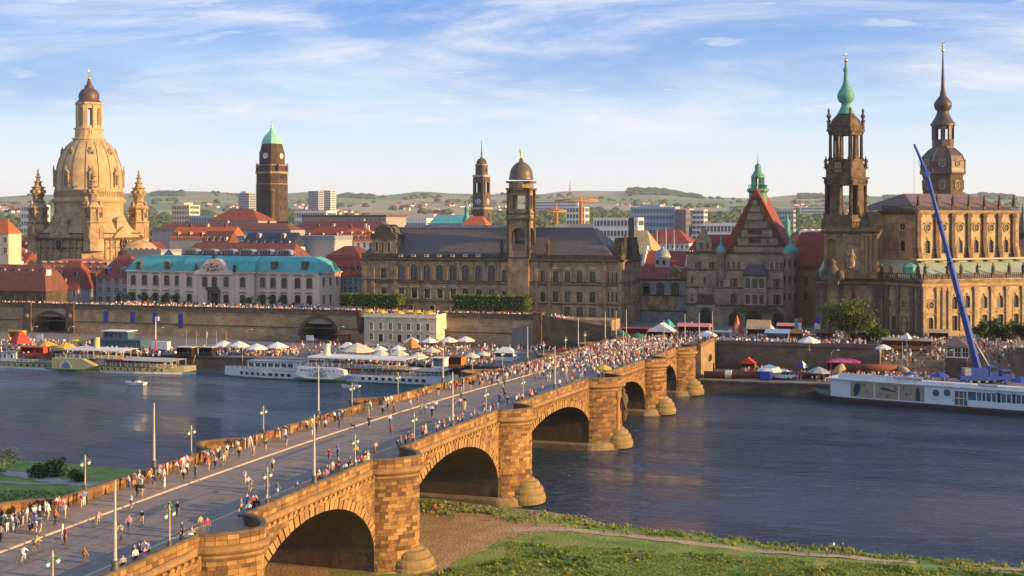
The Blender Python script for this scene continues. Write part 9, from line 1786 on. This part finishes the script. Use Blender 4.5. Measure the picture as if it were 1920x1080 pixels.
def group_at(xr, pa, pb, n, poses, rz, place, tops=None):
 c = 0
 for _ in range(n*12):
  if c >= n: break
  x = pr_.uniform(*xr); v = vpx(pr_.uniform(pa, pb), x)
  if not free(x, v, .46): continue
  kerb = KL-.3 < x < KR+.3; z = zd(v)-(.13 if kerb else 0); po = pr_.choice(poses); person(x, v, z, rz+pr_.gauss(0,.45) if po != 'walking' else pr_.choice((0, pi))+pr_.gauss(0,.25), po, f'{place} {span_of(v)}', pr_.choice(tops) if tops else None); c += 1
W3 = ['standing','walking','strolling','walking']; LP = ['leaning','standing','leaning','photographing','strolling']; LS = 'by the far parapet'; RDW = 'on the roadway'; RS = 'by the sunny parapet'; LF = 'on the far sidewalk'
for pa, pb, n in ((0,115,26),(120,165,5),(228,300,13),(300,372,11),(372,470,19),(470,545,12),(575,650,15),(690,735,12),(755,805,5),(820,880,10),(890,940,7)): group_at((XL+.9, XL+1.9), pa, pb, n*2//3, LP, pi/2*-1, LS); group_at((XL+2.0, KL-.6), pa, pb, n-n*2//3, W3, 0, LF)
for pa, pb, n in ((90,130,2),(330,360,1),(240,250,2),(455,475,3),(500,525,2),(610,640,3),(665,735,4),(790,830,4),(845,900,6),(930,1010,10)): group_at((KL+1, KR-1), pa, pb, n, W3, 0, RDW)
for pa, pb, n in ((230,290,7),(330,400,6),(440,470,5),(455,525,7),(555,600,5),(600,690,16),(690,775,8),(785,870,17),(880,960,10),(965,1010,9)): group_at((KR+.5, XR-1.2), pa, pb, n, ['standing','sitting','standing','walking','strolling'], pi/2, RS)
p = gp(158,1055,13.5); person(p.x, p.y, zd(p.y)-.13, 2.6, 'walking', 'alone on the roadway beside cyclists', 'orange', 'brown')
for px, py, po, t in ((1550,1040,'standing','grey'),(1563,1038,'walking','white'),(1580,1040,'walking','black')): p = gp(px, py, .9); o = person(p.x, p.y, bank_z(p.x,p.y)+.05, 1.2, po, 'on the path by the water', t, 'black'); o['group'] = 'walkers on the river bank'; o.scale = (1,1,1) if po != 'standing' else (.62,.62,.62)
p = gp(815,962,.8); o = person(p.x, p.y, bank_z(p.x,p.y)-.1, .5, 'sitting', 'on the grass under the second arch', 'red', 'black'); o['group'] = 'walkers on the river bank'
TY = MB(); [TY.add([(0,.33*cos(2*pi*k/20)*q,.34+.33*sin(2*pi*k/20)*q) for k in range(20) for q in (.93,1.03)]+[(.03,.33*cos(2*pi*k/20),.34+.33*sin(2*pi*k/20)) for k in range(20)], [(2*k,2*k+1,2*((k+1)%20)+1,2*((k+1)%20)) for k in range(20)]+[(2*k+1,40+k,40+(k+1)%20,2*((k+1)%20)+1) for k in range(20)]) for _ in (0,)]; [TY.tube([(0,0,.34),(0,.31*cos(a_),.34+.31*sin(a_))], .006, 3) for a_ in (0,1.05,2.1,3.14,4.2,5.2)]; TY = TY.mesh('wheel', [BLACK])
FRM = MB(); [FRM.tube(q, .022, 5) for q in ([(0,.52,.34),(0,.10,.30),(0,.20,.86),(0,-.36,.80),(0,.10,.30)],[(0,.52,.34),(0,.20,.80)],[(0,-.34,.98),(0,-.40,.70),(0,-.52,.34)])]; FRM = FRM.mesh('frame', [STEEL]); HBM = MB(); HBM.tube([(.25,-.46,1.0),(.05,-.36,1.0),(-.05,-.36,1.0),(-.25,-.46,1.0)], .016, 5); HBM = HBM.mesh('handlebar', [BLACK]); SDL = MB(); SDL.box(-.07,.07,.06,.34,.86,.93); SDL = SDL.mesh('saddle', [BLACK])
for k, (px, py, rz) in enumerate(((184,985,pi*.96),(266,985,.3),(318,968,-.1),(44,1050,3.3),(68,1032,3.0),(226,1010,.5),(738,778,.2),(789,776,.1))):
 p = gp(px, py, 13.6); v = p.y; z = zd(v)-.13; L = ('left of the roadway','with dark rider in mid roadway','behind the street lamp','beside the orange-clad walker','beside a yellow-topped rider','at the edge of the shade','far ahead near the red rider','far ahead near the yellow rider')[k]; r = link(bpy.data.objects.new('bicycle', None), None, (p.x, v, z), rz); tag(r, f'black bicycle being ridden {L}', 'bicycle', 'bicycles on the bridge'); inst('wheel', TY, r, (0,.52,0)); inst('wheel', TY, r, (0,-.52,0)); inst('frame', FRM, r); inst('handlebar', HBM, r); inst('saddle', SDL, r)
 q = person(p.x+.2*-sin(rz), v+.2*cos(rz), z, rz, 'riding', f'cyclist {L}', ('pink','black','green','white','yellow','beige','red','yellow')[k], None, RIDE); q.scale = (.95,.95,.95)
p = gp(662,803,13.9); b = MB(); b.tube([(-.35,0,.42),(-.1,0,.45),(.25,0,.46)], [.10,.13,.14], 7); b.tube([(.25,0,.48),(.42,0,.62),(.48,0,.64),(.62,0,.60)], [.10,.08,.09,.04], 6); b.tube([(-.35,0,.45),(-.5,0,.6),(-.55,0,.72)], [.04,.03,.015], 5)
for x in (-.28,.22):
 for s in (-.08,.08): b.tube([(x,s,.42),(x+(.05 if x > 0 else -.05),s,.22),(x,s,.02)], [.06,.035,.03], 5)
[b.tube([(.44,s,.70),(.42,s*1.3,.80)], [.035,.01], 4) for s in (-.05,.05)]; me = b.mesh('dog', [BLACK]); o = link(bpy.data.objects.new('dog', me), None, (p.x, p.y, zd(p.y)-.13), 2.9); tag(o, 'black dog walking on the roadway beside the kerb', 'dog')
CMAT = [SKIN]+list(HAIRS.values())[:3]+[TOPS[k] for k in ('white','red','blue','black','grey','pink','beige','navy','orange','lilac')]+[BOTS[k] for k in ('black','denim','beige','white')]; nH, nT = 3, 10
def fig(b, x, y, z, a, seated=False, s=1.0):
 t = 4+(0 if pr_.random() < .28 else pr_.randrange(nT)); bo = 4+nT+pr_.randrange(4); hr = 1+pr_.randrange(3); ca, sa = cos(a), sin(a); w_ = pr_.uniform(.9,1.15); bare = pr_.random() < .35
 def P(u, v_, h): return (x+(u*ca-v_*sa)*s, y+(u*sa+v_*ca)*s, z+h*s)
 def prism(c0, c1, r0, r1, m, n=4):
  vs = [P(c0[0]+r0[0]*cos(2*pi*k/n+.78), c0[1]+r0[1]*sin(2*pi*k/n+.78), c0[2]) for k in range(n)]+[P(c1[0]+r1[0]*cos(2*pi*k/n+.78), c1[1]+r1[1]*sin(2*pi*k/n+.78), c1[2]) for k in range(n)]; b.add(vs, [(k,(k+1)%n,n+(k+1)%n,n+k) for k in range(n)]+[tuple(range(n,2*n))], m)
 st = pr_.uniform(-.18,.18); hp = .86 if not seated else .48
 if seated: [prism((q,-.42,.03),(q,-.38,.5),(.07,.07),(.08,.08),bo) for q in (-.11,.11)]; prism((0,-.2,.42),(0,-.2,.56),(.26,.34),(.24,.32),bo)
 else: [prism((q*1.1,st*(1 if q > 0 else -1),0),(q,0,hp),(.065,.075),(.12,.12),0 if bare else bo) for q in (-.10,.10)];
 if bare and not seated: prism((0,0,.5),(0,0,hp+.05),(.2,.17),(.19,.15),bo)
 prism((0,0,hp-.04),(0,-.02,hp+.36),(.19*w_,.14),(.25*w_,.16),t,6); prism((0,-.02,hp+.36),(0,-.02,hp+.54),(.25*w_,.16),(.07,.07),t,6); [prism((q,-.1,hp+.02),(q*.92,0,hp+.48),(.045,.05),(.07,.07),0 if bare else t) for q in (-.26,.26)]; prism((0,-.04,hp+.52),(0,-.05,hp+.68),(.07,.08),(.11,.12),0,6); prism((0,-.03,hp+.66),(0,-.02,hp+.80),(.12,.13),(.05,.05),hr,6)
b = MB()
def crowd(n, gen, seat=.0, turn=None):
 for _ in range(n):
  g_ = gen()
  if g_ is None: continue
  fig(b, *g_, pr_.uniform(0, 2*pi) if turn is None else turn+pr_.gauss(0,.5), pr_.random() < seat, pr_.uniform(.92,1.08))
U = pr_.uniform
def on_bridge():
 v = 225+120*U(0,1)**.48; x = U(XL+.9, XR-1.0)
 if U(0,1) < .35: x = U(KL+1.5, KR-1.5) if v > 290 else U(XL+.9, KL)
 if v < 262 and KL < x < KR and U(0,1) < .65: return None
 return (x, v, zd(v)-(.13 if KL < x < KR else 0)) if free(x, v, .5) else None
crowd(1000, on_bridge)
def ground(pa, pb, ya, yb, z):
 def g_():
  p = gp(U(pa,pb), U(ya,yb), z); return (p.x, p.y, z)
 return g_
def square():
 x, y = U(-90,-22), U(347,412)
 if y > 404-8 and x < -60: y -= 10
 if y < 370 and not -88 < x < -68.5: return None
 return (x, y, CG if y > 372 else zd(y))
crowd(950, square); crowd(110, ground(1395,1560,634,641,CG))
def stepsg(): k = U(0,1)**.6; y = 370+k*19; return (U(-19,13), y, QR+(CG-QR)*min(1,(int((y-369)/.9)+1)/22))
crowd(230, stepsg, .3, 0); crowd(150, lambda: (U(-45,20), U(391,396), CG)); crowd(170, ground(1480,1780,704,716,QR)); crowd(60, ground(1395,1480,692,703,QR)); crowd(70, lambda: (U(14,60), U(373,378), CG), .5)
def prom():
 x = fw.s(U(-40,1005)); y = 405.8+abs(pr_.gauss(0,2.6)); return (x, min(y, 417 if x > -193 else 431), TZ)
crowd(560, prom); crowd(260, lambda: (Face(0,420,0).s(U(215,600)), U(417,429), TZ), .5); crowd(120, lambda: (Face(0,408,0).s(U(690,1010)), U(405.9,408.2), TZ))
crowd(70, lambda: (U(CAFE_X0+1,CAFE_X1-1), U(CAFE_Y+1,CAFE_Y+7), CAFE_Z+.01), .6)
def onstair(): t = U(0,1); x = ST0+(ST1-ST0)*t; return (x, U(WV-1.5,WV+8), TZ-(TZ-CG)*(int(t*18)+1)/18)
crowd(110, onstair)
crowd(330, ground(395,560,655,668,QL), .45); crowd(420, ground(640,930,652,690,QL), .4); crowd(240, ground(0,200,640,668,QL), .4); crowd(160, ground(930,1130,640,668,QL)); crowd(90, ground(200,400,655,668,QL)); crowd(40, ground(560,640,640,668,QL))
crowd(40, lambda: (fb.s(U(580,755)), BV+U(-3.5,3), 3.95), .5); crowd(30, lambda: (fb.s(U(190,320)), BV+U(-3,3), 1.9), .5); crowd(25, lambda: (fb.s(U(790,830)), BV+U(-2.5,2.5), 2.3), .5)
tag(obj('festival_crowd', b, CMAT), 'dense colourful crowd filling the far bridge, the square, the quays and the promenade', 'crowd', kind='stuff')
# ------------------------------------------------------------------ tell the joined pieces apart
def explode(o, name):
 me = o.data; n = len(me.vertices); par = list(range(n))
 def find(i):
  while par[i] != i: par[i] = par[par[i]]; i = par[i]
  return i
 for p in me.polygons:
  a = find(p.vertices[0])
  for v in p.vertices[1:]: par[find(v)] = a
 isl = {}
 for p in me.polygons: isl.setdefault(find(p.vertices[0]), []).append(p)
 bx = []
 for ps in isl.values():
  c = [me.vertices[v].co for p in ps for v in p.vertices]; bx.append([[min(q[i] for q in c)-.06 for i in range(3)], [max(q[i] for q in c)+.06 for i in range(3)], list(ps)])
 i = 0
 while i < len(bx):
  for j in range(len(bx)-1, i, -1):
   if all(bx[i][0][k] <= bx[j][1][k] and bx[j][0][k] <= bx[i][1][k] for k in range(3)):
    bx[i] = [[min(bx[i][0][k], bx[j][0][k]) for k in range(3)], [max(bx[i][1][k], bx[j][1][k]) for k in range(3)], bx[i][2]+bx[j][2]]; del bx[j]; break
  else: i += 1
 if len(bx) < 2: return
 for _, _, ps in bx:
  b = MB()
  for p in ps: b.add([tuple(me.vertices[v].co) for v in p.vertices], [tuple(range(len(p.vertices)))], p.material_index, p.use_smooth)
  q = link(bpy.data.objects.new(name, b.mesh(name, list(me.materials))), o.parent); q.location = o.location; q.rotation_euler = o.rotation_euler
 bpy.data.objects.remove(o)
SPLIT = dict(pilasters='pilaster', finials='finial', tower_statues='statue', corner_finials='finial', roof_vases='vase', masts='mast', pinnacles='pinnacle', legs='leg', posts='post', lantern_windows='window', tower_pilasters='pilaster', dome_ribs='rib', pilaster_strips='pilaster_strip', stepped_gables='stepped_gable', engaged_column='engaged_column', outrigger='outrigger', gable_scrolls='gable_scroll', tower_ledge='ledge')
for o in list(COL.objects):
 k = o.name.split('.')[0]
 if o.type == 'MESH' and o.parent and k in SPLIT: explode(o, SPLIT[k])
 elif k in ('standing_seams', 'mullions', 'relief', 'drum_panelling'): o['kind'] = 'stuff'
